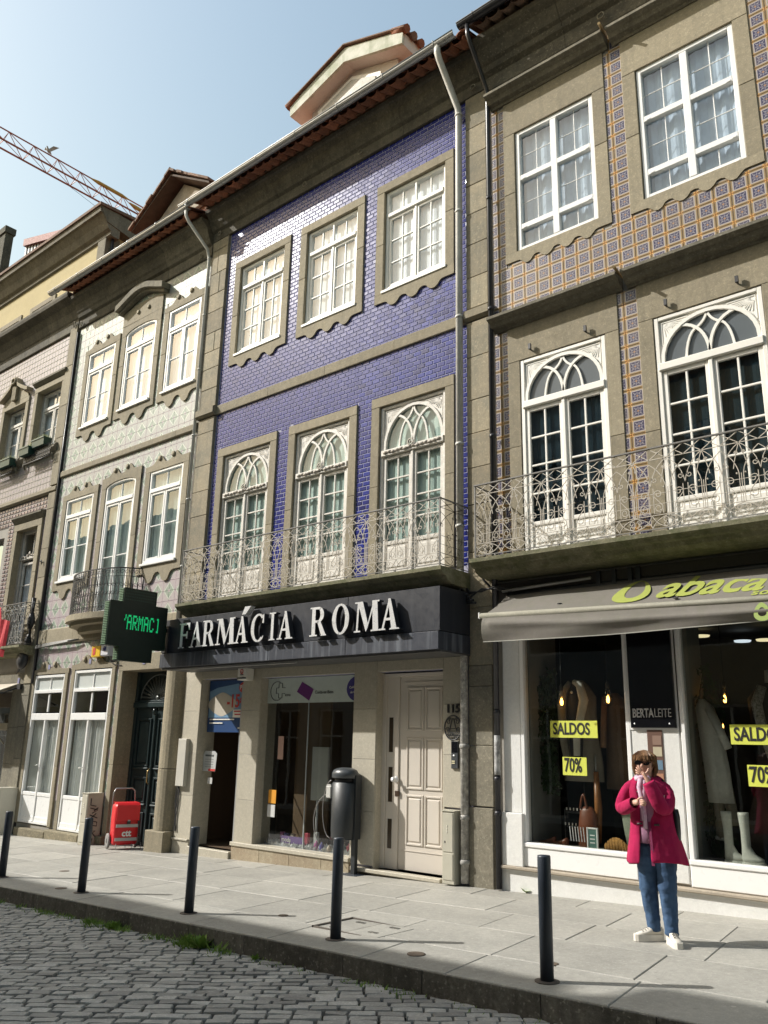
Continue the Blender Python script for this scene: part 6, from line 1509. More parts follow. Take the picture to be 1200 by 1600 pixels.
# red cloth with pattern over the far left balcony
q = MB(); P = []
for j in range(9):
    P.append([(-20.6+2.0*k/24-.02*j, 8.80+.03*sin(k*1.3+j*.2), 4.34-.10*j-(.015*k if k > 18 else 0)) for k in range(25)])
for j in range(8):
    for k in range(24): q.face([P[j][k], P[j][k+1], P[j+1][k+1], P[j+1][k]], sm=True)
tag(q.build('banner', surf('red_cloth', (.50, .015, .03), .7, (.35, .01, .02), .5, 3, 0, 0, 0, rnd=0)), 'red cloth hung inside the railing of the far left balcony', 'cloth')
# pale awning tip at the left edge
q = MB(); q.raw([(-21.4, 8.2, 2.2), (-18.75, 8.2, 2.20), (-18.5, F-.05, 2.62), (-21.4, F-.05, 2.62), (-21.4, 8.2, 2.18), (-18.75, 8.2, 2.18), (-18.5, F-.05, 2.60), (-21.4, F-.05, 2.60)], [(0, 1, 2, 3), (7, 6, 5, 4), (0, 4, 5, 1), (1, 5, 6, 2)])
la = thing('awning', 'cream canvas awning over the shop at the far left', 'awning', (-20, F, 2.5)); q.build('canvas', surf('cream_canvas', (.60, .54, .44), .8, rnd=0), la); MB().tube([(-21.4, 8.2, 2.19), (-18.75, 8.2, 2.19)], .02, 6).build('front_bar', WHITEP, la); q = MB().tube([(-18.42, F-.05, 2.55), (-18.55, 8.9, 2.42), (-18.75, 8.25, 2.2)], .018, 5); q.box(-18.45, -18.30, F-.12, F-.04, 2.48, 2.60); q.build('arm', IRONB, la)

# ================================================================== CRANE, BIRDS
cn = thing('tower_crane', 'tall orange lattice tower crane beyond the rooftops', 'crane', (-46.4, 30, -2))
CO = surf('crane_orange', (.40, .10, .045), .55, (.26, .07, .04), .5, 1, 0, 0, 0, rnd=0); JZ = 36.5
A = lambda y: Vector((-45.98, y, JZ)); B = lambda y: Vector((-46.85, y, JZ)); Cc = lambda y: Vector((-46.75, y-.3, JZ+1.32))
q = MB()
for fn_, r_ in ((A, .065), (B, .065), (Cc, .05)): q.tube([fn_(4), fn_(30)], r_, 5)
q.build('jib_chord', CO, cn); q = MB(); y = 4.2; k = 0
while y < 29.5:
    s = 1.62; q.tube([A(y), Cc(y+s/2)], .026, 4); q.tube([Cc(y+s/2), A(y+s)], .026, 4); q.tube([B(y), Cc(y+s/2)], .022, 4); q.tube([Cc(y+s/2), B(y+s)], .022, 4); q.tube([A(y), B(y)], .024, 4); q.tube([A(y), B(y+s)], .018, 4); y += s
q.build('jib_lattice', CO, cn)
q = MB(); yl = surf('crane_yellow', (.60, .34, .07), .5, rnd=0); q.tube([Cc(23.6), Cc(24.2), Cc(26.0), Cc(26.6)], [.04, .13, .13, .04], 8); q.tube([Cc(26.5)+Vector((.2, 0, -.35)), Cc(27.0)+Vector((.2, 0, -.45)), Cc(28.1)+Vector((.2, 0, -.5)), Cc(28.5)+Vector((.2, 0, -.55))], [.03, .14, .14, .03], 8); q.build('tie_cylinder', yl, cn)
q = MB(); q.tube([B(21.8), (-47.4, 30, JZ-1.3)], .012, 4); q.build('hoist_cable', IRONB, cn)
q = MB()
for dx, dy in ((0, 0), (1.2, 0), (1.2, 1.2), (0, 1.2)): q.tube([(-47+dx, 29.6+dy, -2), (-47+dx, 29.6+dy, JZ)], .08, 5)
for k in range(26):
    z = -2+1.45*k
    q.tube([(-47, 29.6, z), (-45.8, 29.6, z+1.4)], .04, 4); q.tube([(-45.8, 29.6, z), (-45.8, 30.8, z+1.4)], .04, 4); q.tube([(-45.8, 30.8, z), (-47, 30.8, z+1.4)], .04, 4)
q.build('mast', CO, cn)
def bird(name, label, loc, s, rz, mat, raised=False):
    t = thing(name, label, 'bird', loc, local=True, rotz=rz)
    q = MB(); q.loft([[(x*s, s*r*cos(a), s*(z+r*1.0*sin(a))) for a in [2*pi*k/10 for k in range(10)]] for x, r, z in ((-.17, .004, .10), (-.10, .028, .10), (0, .058, .105), (.07, .056, .125), (.11, .034, .165), (.125, .028, .19), (.145, .026, .205), (.165, .012, .20), (.19, .003, .195))])
    for y in (-.02, .02): q.tube([(.0, s*y, s*.06), (.01, s*y, 0)], s*.006, 4)
    q.build('body', mat, t)
    for y in (-1, 1):
        if raised: q = MB().raw([(-.05*s, y*.03*s, .13*s), (.08*s, y*.04*s, .15*s), (.02*s, y*.16*s, .30*s), (-.14*s, y*.30*s, .33*s), (-.10*s, y*.12*s, .22*s)], [(0, 1, 2, 4), (4, 2, 3)])
        else: q = MB().loft([[(x*s, s*(y*.05+.008*cos(a)), s*(z+r*sin(a))) for a in [2*pi*k/6 for k in range(6)]] for x, r, z in ((-.20, .004, .085), (-.10, .028, .10), (.04, .040, .13), (.08, .008, .14))])
        q.build('wing', mat, t)
bird('pigeon', 'dark pigeon perched on the ridge of the red brick dormer', (-15.0, F+.55, 14.43), 1.05, R(150), surf('pigeon_grey', (.06, .065, .09), .6, rnd=0))
bird('gull', 'grey gull perched with raised wings on the crane jib', tuple(Cc(20.6)+Vector((0, 0, .03))), 1.8, R(-60), surf('gull_grey', (.50, .50, .50), .7, rnd=0), True)

# ================================================================== THE WOMAN
WB = Vector((-3.205, 7.48, gz(-3.25)))
pw = thing('person', 'woman in a magenta duffle coat and sunglasses holding a hand to her face', 'person', WB, local=True, rotz=R(22))
SKIN = surf('skin', (.56, .33, .24), .5, (.50, .27, .19), .4, 8, 0, 0, 0, rnd=0)
def skinmesh(name, chains, mat, par, sub=1):
    """chains: list of [(x, y, z, rx, ry?)...]; chains that begin with an index tuple ('at', i) grow from that vertex"""
    vs, es, rs = [], [], []; roots = []
    for ch in chains:
        prev = None
        if isinstance(ch[0], int): prev = ch[0]; ch = ch[1:]
        else: roots.append(len(vs))
        for p in ch:
            vs.append(p[:3]); rs.append((p[3], p[4] if len(p) > 4 else p[3])); i = len(vs)-1
            if prev is not None: es.append((prev, i))
            prev = i
    me = bpy.data.meshes.new(name); me.from_pydata(vs, es, []); me.materials.append(mat)
    o = link(name, me, par)
    md = o.modifiers.new('skin', 'SKIN'); md.use_smooth_shade = True
    for i, s in enumerate(me.skin_vertices[0].data): s.radius = rs[i]; s.use_root = i in roots
    o.modifiers.new('sub', 'SUBSURF').levels = sub; o.modifiers['sub'].render_levels = sub
    return o
hr = (-.115, -.255, 1.145)      # right hand, held at the chest
hl = (-.075, -.175, 1.385)      # left hand, over the mouth and nose
body = skinmesh('body', [
    [(-.01, .02, .82, .13, .11), (-.02, .02, 1.0, .11, .09), (-.03, .02, 1.18, .13, .09), (-.04, .02, 1.28, .07, .06), (-.045, .0, 1.34, .045), (-.05, -.02, 1.38, .048), (-.055, -.03, 1.43, .068, .082), (-.06, -.03, 1.49, .074, .088), (-.06, -.02, 1.54, .045, .055)],
    [2, (-.19, .02, 1.26, .05), (-.27, -.02, 1.08, .042), (-.17, -.20, 1.13, .026), (-.145, -.235, 1.14, .026, .018), (hr[0], hr[1], hr[2], .032, .018)],
    [2, (.11, .02, 1.26, .05), (.07, -.14, 1.08, .042), (-.03, -.19, 1.31, .027), (-.05, -.185, 1.345, .026, .018), (hl[0], hl[1], hl[2], .034, .016)],
    [0, (-.085, .03, .72, .08), (-.075, .05, .42, .055), (-.06, .07, .12, .036), (-.06, .07, .05, .03)],
    [0, (.065, .0, .72, .08), (.075, -.03, .42, .055), (.075, -.05, .12, .036), (.075, -.05, .05, .03)],
    # fingers of the right hand curled
    [(-.110, -.262, 1.158, .009), (-.085, -.285, 1.163, .0085), (-.065, -.285, 1.150, .0075), (-.075, -.272, 1.140, .007)],
    [(-.108, -.265, 1.146, .009), (-.080, -.290, 1.150, .0085), (-.058, -.288, 1.138, .0075), (-.070, -.274, 1.128, .007)],
    [(-.108, -.265, 1.134, .009), (-.082, -.288, 1.136, .0085), (-.062, -.285, 1.125, .0075), (-.073, -.272, 1.118, .007)],
    [(-.110, -.262, 1.124, .008), (-.090, -.280, 1.123, .0075), (-.073, -.277, 1.114, .0065)],
    [(-.130, -.255, 1.160, .010), (-.105, -.270, 1.180, .009), (-.080, -.275, 1.182, .008)],
    # fingers of the left hand across the face
    [(-.078, -.180, 1.400, .009), (-.100, -.182, 1.425, .0085), (-.112, -.172, 1.448, .0075)],
    [(-.086, -.180, 1.392, .009), (-.112, -.178, 1.412, .0085), (-.128, -.165, 1.430, .0075)],
    [(-.092, -.178, 1.380, .009), (-.120, -.174, 1.395, .0085), (-.136, -.158, 1.408, .0075)],
    [(-.094, -.176, 1.368, .008), (-.120, -.170, 1.378, .0075), (-.134, -.156, 1.386, .0065)],
    [(-.052, -.180, 1.375, .010), (-.030, -.182, 1.400, .009), (-.022, -.178, 1.425, .008)],
    # nose, ears, chin
    [(-.078, -.105, 1.455, .011), (-.085, -.128, 1.436, .011), (-.082, -.118, 1.424, .009)],
    [(.005, -.01, 1.46, .010, .018), (.018, -.005, 1.45, .008, .015)],
    [(-.072, -.085, 1.385, .022), (-.075, -.095, 1.375, .015)]], SKIN, pw, 2)
# hair: bob with a fringe, built from tapered locks
hair = MB(); hc = Vector((-.058, -.015, 1.495)); rh = random.Random(5)
hair.loft([[(hc.x+.088*sin(a)*cos(t), hc.y+.012+.098*sin(a)*sin(t), hc.z+.082*cos(a)) for t in [2*pi*k/16 for k in range(16)]] for a in [pi*(.03+.52*j/6) for j in range(7)]])
for k in range(230):
    t = rh.uniform(0, 2*pi); front = cos(t-R(-98))
    ln = .055 if front > .62 else (.085+.03*rh.random() if front > .35 else .15+.03*rh.random())
    p0 = hc+Vector((.05*cos(t), .055*sin(t), .068)); p1 = hc+Vector((.097*cos(t), .014+.108*sin(t), .03)); p2 = hc+Vector((.103*cos(t), .014+.110*sin(t), .03-ln*.6)); p3 = hc+Vector((.080*cos(t), .01+.088*sin(t), .035-ln))
    jj = Vector((rh.uniform(-.007, .007), rh.uniform(-.007, .007), rh.uniform(-.012, .012))); hair.tube([p0, p1+jj*.5, p2+jj, p3+jj*1.5], [.006, .007, .006, .002], 4)
hair.build('hair', surf('blonde_hair', (.33, .18, .08), .5, (.13, .06, .03), .9, 45, 90, .4, .6, rnd=0), pw)
sgl = MB()
for s in (-1, 1):
    cxx = -.078+s*.034; sgl.loft([[(cxx+.031*cos(t)*sc, -.112+.012*abs(s*.034+.01)+yy+.018*(1 if s > 0 else .3)*.5, 1.466+.022*sin(t)*sc) for t in [2*pi*k/14 for k in range(14)]] for yy, sc in ((.0, .95), (.006, 1.0), (.012, .95))])
sgl.tube([(-.085, -.110, 1.470), (-.072, -.110, 1.470)], .005, 4); sgl.tube([(-.015, -.095, 1.47), (.02, -.01, 1.468)], .005, 4); sgl.tube([(-.135, -.095, 1.47), (-.145, -.02, 1.468)], .005, 4)
sgl.build('sunglasses', plain('black_lenses', (.008, .008, .01), .12), pw)
# coat: open-fronted A-line shell
COAT = surf('magenta_wool', (.37, .003, .065), .95, (.24, .002, .04), .5, 5, 0, 0, .25, rnd=0, cloth=7.5)
levels = [(.635, -.005, .255, .20), (.72, -.008, .235, .185), (.85, -.015, .205, .165), (.98, -.02, .18, .15), (1.08, -.028, .175, .145), (1.18, -.035, .185, .14), (1.25, -.04, .185, .125), (1.295, -.045, .15, .10), (1.325, -.048, .095, .080), (1.345, -.05, .072, .068)]
cm = MB(); P = []; nA = 40
for (z, cx, rx, ry) in levels:
    half = .24 if z < 1.0 else (.12 if z < 1.2 else .26); a0 = R(-112)
    row = []
    for k in range(nA+1):
        a = a0+half*.9+(2*pi-half*1.8)*k/nA
        fold = 1+(.045*sin(a*7+1)+.03*sin(a*3))*max(0, (1.05-z)/.42)
        row.append((cx+rx*cos(a)*fold, .015+ry*sin(a)*fold, z-(.02*sin(a*2+1) if z < .7 else 0)))
    P.append(row)
for j in range(len(P)-1):
    for k in range(nA): cm.face([P[j][k], P[j][k+1], P[j+1][k+1], P[j+1][k]], sm=True)
def weld(o, sol=0, sub=0):
    bm = bmesh.new(); bm.from_mesh(o.data); bmesh.ops.remove_doubles(bm, verts=bm.verts, dist=1e-4); bm.to_mesh(o.data); bm.free()
    o.data.polygons.foreach_set('use_smooth', [True]*len(o.data.polygons))
    if sol: m_ = o.modifiers.new('solid', 'SOLIDIFY'); m_.thickness = sol; m_.offset = 0
    if sub: m_ = o.modifiers.new('sub', 'SUBSURF'); m_.levels = sub; m_.render_levels = sub
    return o
coat = weld(cm.build('coat', COAT, pw), .014, 1)
def sleeve(pts, rad, name='sleeve'):
    q = MB(); q.tube(pts, rad, 14, cap=False); o = weld(q.build(name, COAT, coat), .008, 1); return o
sleeve([(-.13, .02, 1.285), (-.20, .015, 1.25), (-.245, .0, 1.17), (-.285, -.03, 1.08), (-.265, -.085, 1.065), (-.215, -.15, 1.10), (-.155, -.215, 1.135)], [.05, .062, .060, .058, .060, .054, .048])
sleeve([(.03, .02, 1.285), (.105, .015, 1.25), (.125, -.03, 1.17), (.10, -.11, 1.075), (.065, -.165, 1.085), (.02, -.195, 1.19), (-.035, -.195, 1.315)], [.05, .064, .066, .068, .068, .062, .052])
hd = MB(); hd.loft([[(-.045+(rx)*cos(a), .02+ry*sin(a)+dy, z+.02*sin(a)) for a in [2*pi*k/20 for k in range(20)]] for z, rx, ry, dy in ((1.26, .135, .10, .03), (1.30, .15, .125, .035), (1.335, .125, .115, .035), (1.35, .09, .085, .02), (1.325, .075, .07, .01))], cap=False)
weld(hd.build('hood', COAT, coat), .01, 1)
MB().box(-.30, .30, 0, 0, 0, 0)
fly = MB(); fly.face([(-.055, -.15, .98), (-.035, -.155, .98), (-.02, -.195, .63), (-.045, -.19, .63)]); fly.build('coat_edge', surf('dark_pink_trim', (.22, .02, .08), .8, rnd=0), coat)
for (x, z) in ((.015, .955), (-.125, .96), (-.115, 1.22)):
    q = MB().tube([(x-.022, -.165 if z < 1 else -.125, z), (x+.022, -.168 if z < 1 else -.125, z+.004)], .008, 6); q.build('toggle', plain('dark_toggle', (.03, .02, .02), .4), coat)
    q = MB().box(x-.028, x+.028, -.160 if z < 1 else -.12, -.156 if z < 1 else -.116, z-.022, z+.022); q.build('toggle_patch', COAT, coat)
sc_ = MB(); sc_.tube([(-.085+.05*cos(a), -.06+.05*sin(a), 1.335+.008*sin(3*a)) for a in [2*pi*k/14 for k in range(14)]], .022, 7, closed=True)
sc_.tube([(-.10, -.11, 1.33), (-.11, -.125, 1.26), (-.095, -.135, 1.17), (-.085, -.15, 1.05), (-.08, -.15, .92)], [.022, .026, .024, .022, .018], 7); sc_.tube([(-.07, -.11, 1.32), (-.075, -.13, 1.22), (-.07, -.14, 1.14)], [.02, .024, .018], 6)
sc_.build('scarf', surf('pink_patterned_scarf', (.52, .30, .42), .85, (.62, .55, .60), .9, 60, 0, 0, 0, rnd=0), pw)
JEAN = surf('blue_denim', (.05, .105, .20), .85, (.018, .045, .10), .9, 8, 0, 0, .3, rnd=0, cloth=9)
for s, pts in ((0, [(-.09, .02, .80), (-.085, .02, .62), (-.088, .03, .44), (-.080, .055, .30), (-.068, .075, .17), (-.064, .08, .085)]), (1, [(.06, -.0, .80), (.068, -.02, .62), (.068, -.035, .44), (.075, -.035, .30), (.078, -.045, .17), (.080, -.05, .075)])):
    rads = [.106, .090, .077, .068, .059, .056]; P = []
    rings = []; n = 18; N_ = 26
    for i in range(N_+1):
        t = i/N_*(len(pts)-1); k = min(int(t), len(pts)-2); f = t-k
        c0 = Vector(pts[k]).lerp(Vector(pts[k+1]), f); rr_ = rads[k]*(1-f)+rads[k+1]*f
        wr = .07*sin(i*1.9+s)*(1 if 6 < i < 14 or i > 18 else .35)
        rings.append([(c0.x+rr_*(1+wr*sin(a*2+i*.7))*cos(a), c0.y+rr_*(1+wr)*sin(a), c0.z+.008*sin(a*2+i)) for a in [2*pi*j/n for j in range(n)]])
    q = MB(); q.loft(rings); q.build('jeans_leg', JEAN, pw)
SHOE = surf('cream_trainer', (.66, .62, .54), .6, (.55, .50, .42), .5, 12, 0, 0, 0, rnd=0); SOLE = surf('cream_sole', (.70, .67, .60), .7, (.50, .46, .40), .5, 12, 0, 0, 0, rnd=0)
for (ax, ay, az, ang, lb) in ((-.065, .075, 0, R(203), 'r'), (.082, -.05, 0, R(-72), 'l')):
    d = Vector((cos(ang), sin(ang), 0)); pr = Vector((-d.y, d.x, 0))
    def sec(u, w, z0, z1, n=12): 
        c0 = Vector((ax, ay, 0))+d*u; return [tuple(c0+pr*(w*cos(a))+Vector((0, 0, (z0+z1)/2+(z1-z0)/2*sin(a)))) for a in [2*pi*k/n for k in range(n)]]
    so_ = MB(); st = [(-.075, .030), (-.055, .036), (0, .036), (.07, .040), (.12, .043), (.155, .036), (.178, .02)]
    for zz0, zz1 in ((.0, .055),):
        pl_ = [Vector((ax, ay, 0))+d*u+pr*w for u, w in st]+[Vector((ax, ay, 0))+d*u-pr*w for u, w in reversed(st)]
        so_.prismz([(p.x, p.y) for p in pl_], zz0, zz1)
    up = MB(); up.loft([sec(-.078, .022, .04, .10), sec(-.06, .032, .04, .115), sec(-.02, .040, .04, .145), sec(.03, .040, .04, .130), sec(.07, .037, .04, .092), (sec(.11, .038, .04, .078)), sec(.15, .032, .04, .066), sec(.17, .016, .04, .055)])
    sh_ = up.build('shoe', SHOE, pw); so_.build('sole', SOLE, sh_)
    lc = MB()
    for k in range(5):
        u = .02+.022*k; z = .122-.009*k; c0 = Vector((ax, ay, z))+d*u; lc.tube([tuple(c0-pr*.022-Vector((0, 0, .006))), tuple(c0+Vector((0, 0, .004))), tuple(c0+pr*.022-Vector((0, 0, .006)))], .004, 4)
    lc.build('laces', surf('grey_laces', (.35, .34, .32), .8, rnd=0), sh_)
q = MB(); q.loft([[(.175+.035*s*cos(a), .02+.06*s*sin(a), z) for a in [2*pi*k/12 for k in range(12)]] for z, s in ((.80, .5), (.82, .9), (.90, 1), (1.02, 1), (1.08, .7))]); q.tube([(.17, -.02, 1.05), (.15, -.04, 1.2), (.08, .0, 1.33)], .010, 5); q.build('shoulder_bag', plain('black_leather', (.012, .012, .014), .4), pw)
MB().loft([[(-.045+.10*cos(a), -.045+.10*sin(a), z) for a in [2*pi*k/16 for k in range(16)]] for z in (.80, .9, 1.0, 1.1, 1.2, 1.26)]).build('jumper', surf('mauve_jumper', (.34, .17, .26), .9, rnd=0), pw)

# ================================================================== SHOP INTERIORS
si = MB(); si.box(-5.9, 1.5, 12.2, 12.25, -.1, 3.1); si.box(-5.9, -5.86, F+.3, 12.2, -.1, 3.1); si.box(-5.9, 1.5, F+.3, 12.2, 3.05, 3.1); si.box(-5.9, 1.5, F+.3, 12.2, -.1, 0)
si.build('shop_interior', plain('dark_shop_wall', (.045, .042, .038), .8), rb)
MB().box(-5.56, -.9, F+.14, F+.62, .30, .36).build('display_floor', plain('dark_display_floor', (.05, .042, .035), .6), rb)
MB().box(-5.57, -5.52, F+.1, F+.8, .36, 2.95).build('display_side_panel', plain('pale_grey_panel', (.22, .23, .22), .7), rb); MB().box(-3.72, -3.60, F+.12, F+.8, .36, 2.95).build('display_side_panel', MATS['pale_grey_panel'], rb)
MB().box(-5.2, -4.9, F+2.7, F+2.75, 1.9, 2.6).build('red_frame', plain('dull_red', (.16, .03, .03), .7), rb); MB().box(-4.9, -4.3, F+2.0, F+2.05, .4, 2.9).build('olive_panel', plain('olive_panel', (.055, .055, .02), .8), rb)
YEL = plain('yellow_paper', (.62, .66, .09), .7); BK = plain('black_print', (.01, .01, .012), .6)
def notice(label, x0, x1, z0, z1, txt, size, sx, rot=0, px=.0):
    t = thing('sale_notice', label, 'notice', (x0, F+.02, z0)); y = F+.012; s = math.tan(rot)
    MB().raw([(x0, y, z0), (x1, y, z0+s*(x1-x0)), (x1-s*.1, y, z1+s*(x1-x0)), (x0-s*.1, y, z1), (x0, y+.004, z0), (x1, y+.004, z0+s*(x1-x0)), (x1-s*.1, y+.004, z1+s*(x1-x0)), (x0-s*.1, y+.004, z1)], [(0, 1, 2, 3), (7, 6, 5, 4), (0, 4, 5, 1), (1, 5, 6, 2), (2, 6, 7, 3), (3, 7, 4, 0)]).build('paper', YEL, t)
    text(txt, size, BK, (x0+px, y-.003, z0+(z1-z0)*.20+s*px), (1, 0, s), (0, 0, 1), t, 'lettering', .0012, sx=sx, bold=.004)
    return t
notice('yellow SALDOS notice in the left shop window', -5.19, -4.575, 1.605, 1.80, 'SALDOS', .19, .70, 0, .035)
notice('yellow 70% notice below SALDOS in the left shop window', -5.04, -4.73, 1.18, 1.385, '70%', .22, .62, 0, .02)
notice('yellow SALDOS notice in the right shop window behind the woman', -3.07, -2.42, 1.56, 1.76, 'SALDOS', .19, .72, 0, .035)
t_ = notice('yellow 70% notice in the right shop window', -2.93, -2.58, 1.15, 1.36, '70%', .22, .66, 0, .02)
text('ATE', .045, BK, (-2.92, F+.009, 1.315), (1, 0, 0), (0, 0, 1), t_, 'lettering', .001)
# pendant lamps with glowing filaments
CL = glass('clear_lamp_glass', (.9, .9, .9), 1.2, .02); FIL = plain('filament', (.9, .5, .1), .5, emit=(1.0, .45, .08), estr=12)
LPS = [(-5.10, 9.35, 2.04, 'left glowing pendant bulb behind the left shop window'), (-4.49, 9.35, 2.06, 'right glowing pendant bulb behind the left shop window'), (-3.36, 10.0, 2.08, 'glowing pendant bulb in the right shop window beside the pale coat'), (-3.75, 11.0, 1.80, 'small distant glowing bulb deep in the right shop window')]
for i, (x, y, z, lb) in enumerate(LPS):
    if i == 0:
        p0 = thing('pendant_lamp', lb, 'lamp', (x, y, z), 'pendant bulbs in the clothes shop', local=True)
        MB().lathe([(.0, -.09), (.035, -.085), (.062, -.05), (.060, .0), (.035, .07), (.02, .12), (.018, .14)], 0, 0, 16).build('glass_shade', CL, p0)
        MB().lathe([(0, -.055), (.016, -.045), (.020, -.01), (.010, .03), (.0, .035)], 0, 0, 10).build('filament', FIL, p0)
        q = MB(); q.lathe([(.0, .12), (.022, .12), (.022, .18), (.006, .20), (.004, .95), (0, .95)], 0, 0, 8); q.build('cord', IRONB, p0)
    else:
        p_ = clone(p0); p_.location = (x, y, z); p_['label'] = lb
        if i == 3: p_.scale = (.6, .6, .6)
for i, (x, y, z, lb) in enumerate(((-4.0, 11.2, 2.95, 'ring-shaped ceiling light, nearest the top of the right shop window'), (-3.6, 11.6, 2.90, 'white disc ceiling light between the yellowish ones'), (-3.2, 11.2, 2.85, 'yellowish disc ceiling light near the right edge'), (-4.45, 11.8, 2.6, 'small ceiling light low behind the right shop window'))):
    q = MB().lathe([(.0, 0), (.10, 0), (.11, .02), (0, .03)], 0, 0, 16); q.v = [(x+a, y+b_, z+c) for a, b_, c in q.v]; tag(q.build('ceiling_light', plain('ceiling_light_%d' % (i % 2), (.8, .8, .7), .5, emit=((1, .85, .5), (.8, .9, 1))[i % 2], estr=.8)), lb, 'light')
# mannequin bust with coat in the left window
def garment(name, label, rings, mat, cat, sub=None, stand=None, extra=()):
    t = thing(name, label, cat, (rings[0][0], rings[0][1], .36)); q = MB(); n = 22
    q.loft([[(x+rx*cos(a)*(1+.06*sin(a*6)), y+ry*sin(a)*(1+.06*sin(a*6)), z) for a in [2*pi*k/n for k in range(n)]] for x, y, z, rx, ry in rings]); q.build('cloth', mat, t)
    for nm, mb, mt in extra: mb.build(nm, mt, t)
    if stand: q = MB().tube([(rings[0][0], rings[0][1], .36), (rings[0][0], rings[0][1], rings[0][2]+.1)], .014, 6); q.lathe([(0, .36), (.14, .36), (.14, .375), (0, .38)], rings[0][0], rings[0][1], 14); q.build('stand', IRONB, t)
    return t
GB = surf('grey_beige_wool', (.30, .27, .22), .9, rnd=0); CRM = surf('cream_wool', (.80, .78, .70), .9, rnd=0); DKG = surf('dark_cloth', (.025, .025, .03), .8, rnd=0); TAN = surf('tan_wool', (.28, .15, .08), .9, rnd=0); SND = surf('sand_wool', (.36, .32, .24), .9, rnd=0)
y = 9.70
ex = [('fur_collar', MB().tube([(-5.02, y-.17, 2.28), (-4.93, y-.20, 2.24), (-4.87, y-.22, 2.05), (-4.92, y-.23, 1.85), (-4.98, y-.23, 1.60), (-4.99, y-.22, 1.40)], [.03, .05, .06, .05, .045, .04], 8), CRM), ('collar_side', MB().tube([(-5.08, y-.16, 2.28), (-5.17, y-.18, 2.15), (-5.19, y-.19, 1.95), (-5.17, y-.19, 1.55), (-5.13, y-.19, 1.30)], [.03, .05, .055, .05, .04], 8), GB),
      ('black_top', MB().loft([[(-5.04+.10*s*cos(a), y-.12+.08*s*sin(a), z) for a in [2*pi*k/12 for k in range(12)]] for z, s in ((1.25, .7), (1.6, .9), (2.1, .95), (2.24, .6), (2.30, .5))]), DKG), ('pendant', MB().ball((-5.03, y-.22, 2.15), .018, .012, .018, 8, 5), STEEL)]
garment('mannequin', 'mannequin bust in a grey coat with cream fur trim and black top', [(-5.02, y, 1.10, .24, .14), (-5.02, y, 1.3, .24, .14), (-5.03, y, 1.6, .21, .13), (-5.04, y, 1.9, .20, .13), (-5.04, y, 2.1, .21, .12), (-5.04, y, 2.24, .12, .09), (-5.04, y, 2.31, .05, .05)], GB, 'mannequin', stand=True, extra=ex)
garment('hanging_coat', 'brown and tan coat hanging behind the bust in the left window', [(-4.52, 9.85, 1.02, .26, .12), (-4.55, 9.85, 1.4, .22, .11), (-4.60, 9.85, 1.8, .16, .10), (-4.63, 9.85, 2.05, .13, .09), (-4.66, 9.85, 2.15, .06, .05)], surf('brown_coat', (.16, .105, .07), .9, rnd=0), 'coat', extra=[('tan_edge', MB().tube([(-4.72, 9.74, 2.1), (-4.74, 9.72, 1.8), (-4.76, 9.72, 1.5)], .04, 6), TAN), ('price_tag', MB().box(-4.42, -4.39, 9.70, 9.705, 1.12, 1.18), WHITEP)], stand=True)
garment('scarf', 'yellow and black patterned scarf at the right side of the left window', [(-4.27, 9.6, .95, .035, .03), (-4.27, 9.6, 1.2, .05, .03), (-4.28, 9.6, 1.6, .05, .03), (-4.28, 9.6, 1.75, .03, .03)], surf('yellow_black_weave', (.38, .32, .12), .8, (.02, .02, .02), 1.0, 45, 0, 0, 0, rnd=0), 'scarf')
q = MB(); q.loft([[(x+rx*cos(a), 9.55+.02*sin(a), z) for a in [2*pi*k/14 for k in range(14)]] for z, x, rx in ((.40, -4.33, .10), (.55, -4.36, .10), (.75, -4.40, .09), (.95, -4.33, .05), (1.1, -4.28, .02))]); tag(q.build('vase', surf('celadon_glaze', (.33, .36, .27), .4, rnd=0)), 'tall pale green curved vase at the right of the left window', 'vase')
t = thing('handbag', 'brown leather handbag with studs in the left window', 'handbag', (-4.88, 9.5, .40)); LEA = surf('tan_leather', (.20, .06, .025), .4, rnd=0)
MB().loft([[(-4.88+.13*s*cos(a), 9.48+.07*sin(a)*s, z) for a in [2*pi*k/14 for k in range(14)]] for z, s in ((.36, .8), (.40, 1), (.60, .95), (.78, .75), (.83, .4))]).build('bag_body', LEA, t); MB().tube([(-4.96+.09*k/6, 9.45, .80+.16*sin(pi*k/6)) for k in range(7)], .015, 6).build('bag_handle', LEA, t)
q = MB()
for k in range(6): q.tube([(-5.08+.035*k, 9.40, .60), (-5.06+.035*k, 9.39, .44)], .006, 4)
q.build('tassels', STEEL, t)
t = thing('umbrella', 'closed umbrella with brown wooden handle upright in the left window', 'umbrella', (-4.80, 9.6, .4)); MB().tube([(-4.80, 9.6, .42), (-4.80, 9.6, .8), (-4.81, 9.6, 1.22)], [.02, .045, .03], 8).build('handle', surf('orange_wood', (.35, .14, .04), .4, rnd=0), t); MB().tube([(-4.81, 9.6, 1.22), (-4.81, 9.6, 1.42)], .012, 6).build('shaft', ZINC, t)
for (x, lb) in ((-5.38, 'brown leather shoe, left of the pair in the left window'), (-5.22, 'brown leather shoe, right of the pair in the left window')):
    q = MB().loft([[(x+u, 9.42+w*cos(a), .37+h/2+h/2*sin(a)) for a in [2*pi*k/10 for k in range(10)]] for u, w, h in ((-.13, .01, .02), (-.10, .03, .04), (0, .035, .06), (.06, .03, .09), (.10, .02, .10))]); tag(q.build('shoe', LEA), lb, 'shoe')
t = thing('picture_frame', 'small white framed green card standing on the display floor', 'frame', (-4.75, 9.36, .36)); q = MB(); frame(q, -4.83, -4.69, .37, .61, 9.33, 9.345, .02); q.build('frame', UPVC, t); MB().box(-4.81, -4.71, 9.338, 9.35, .39, .59).build('card', plain('teal_card', (.10, .20, .17), .5), t)
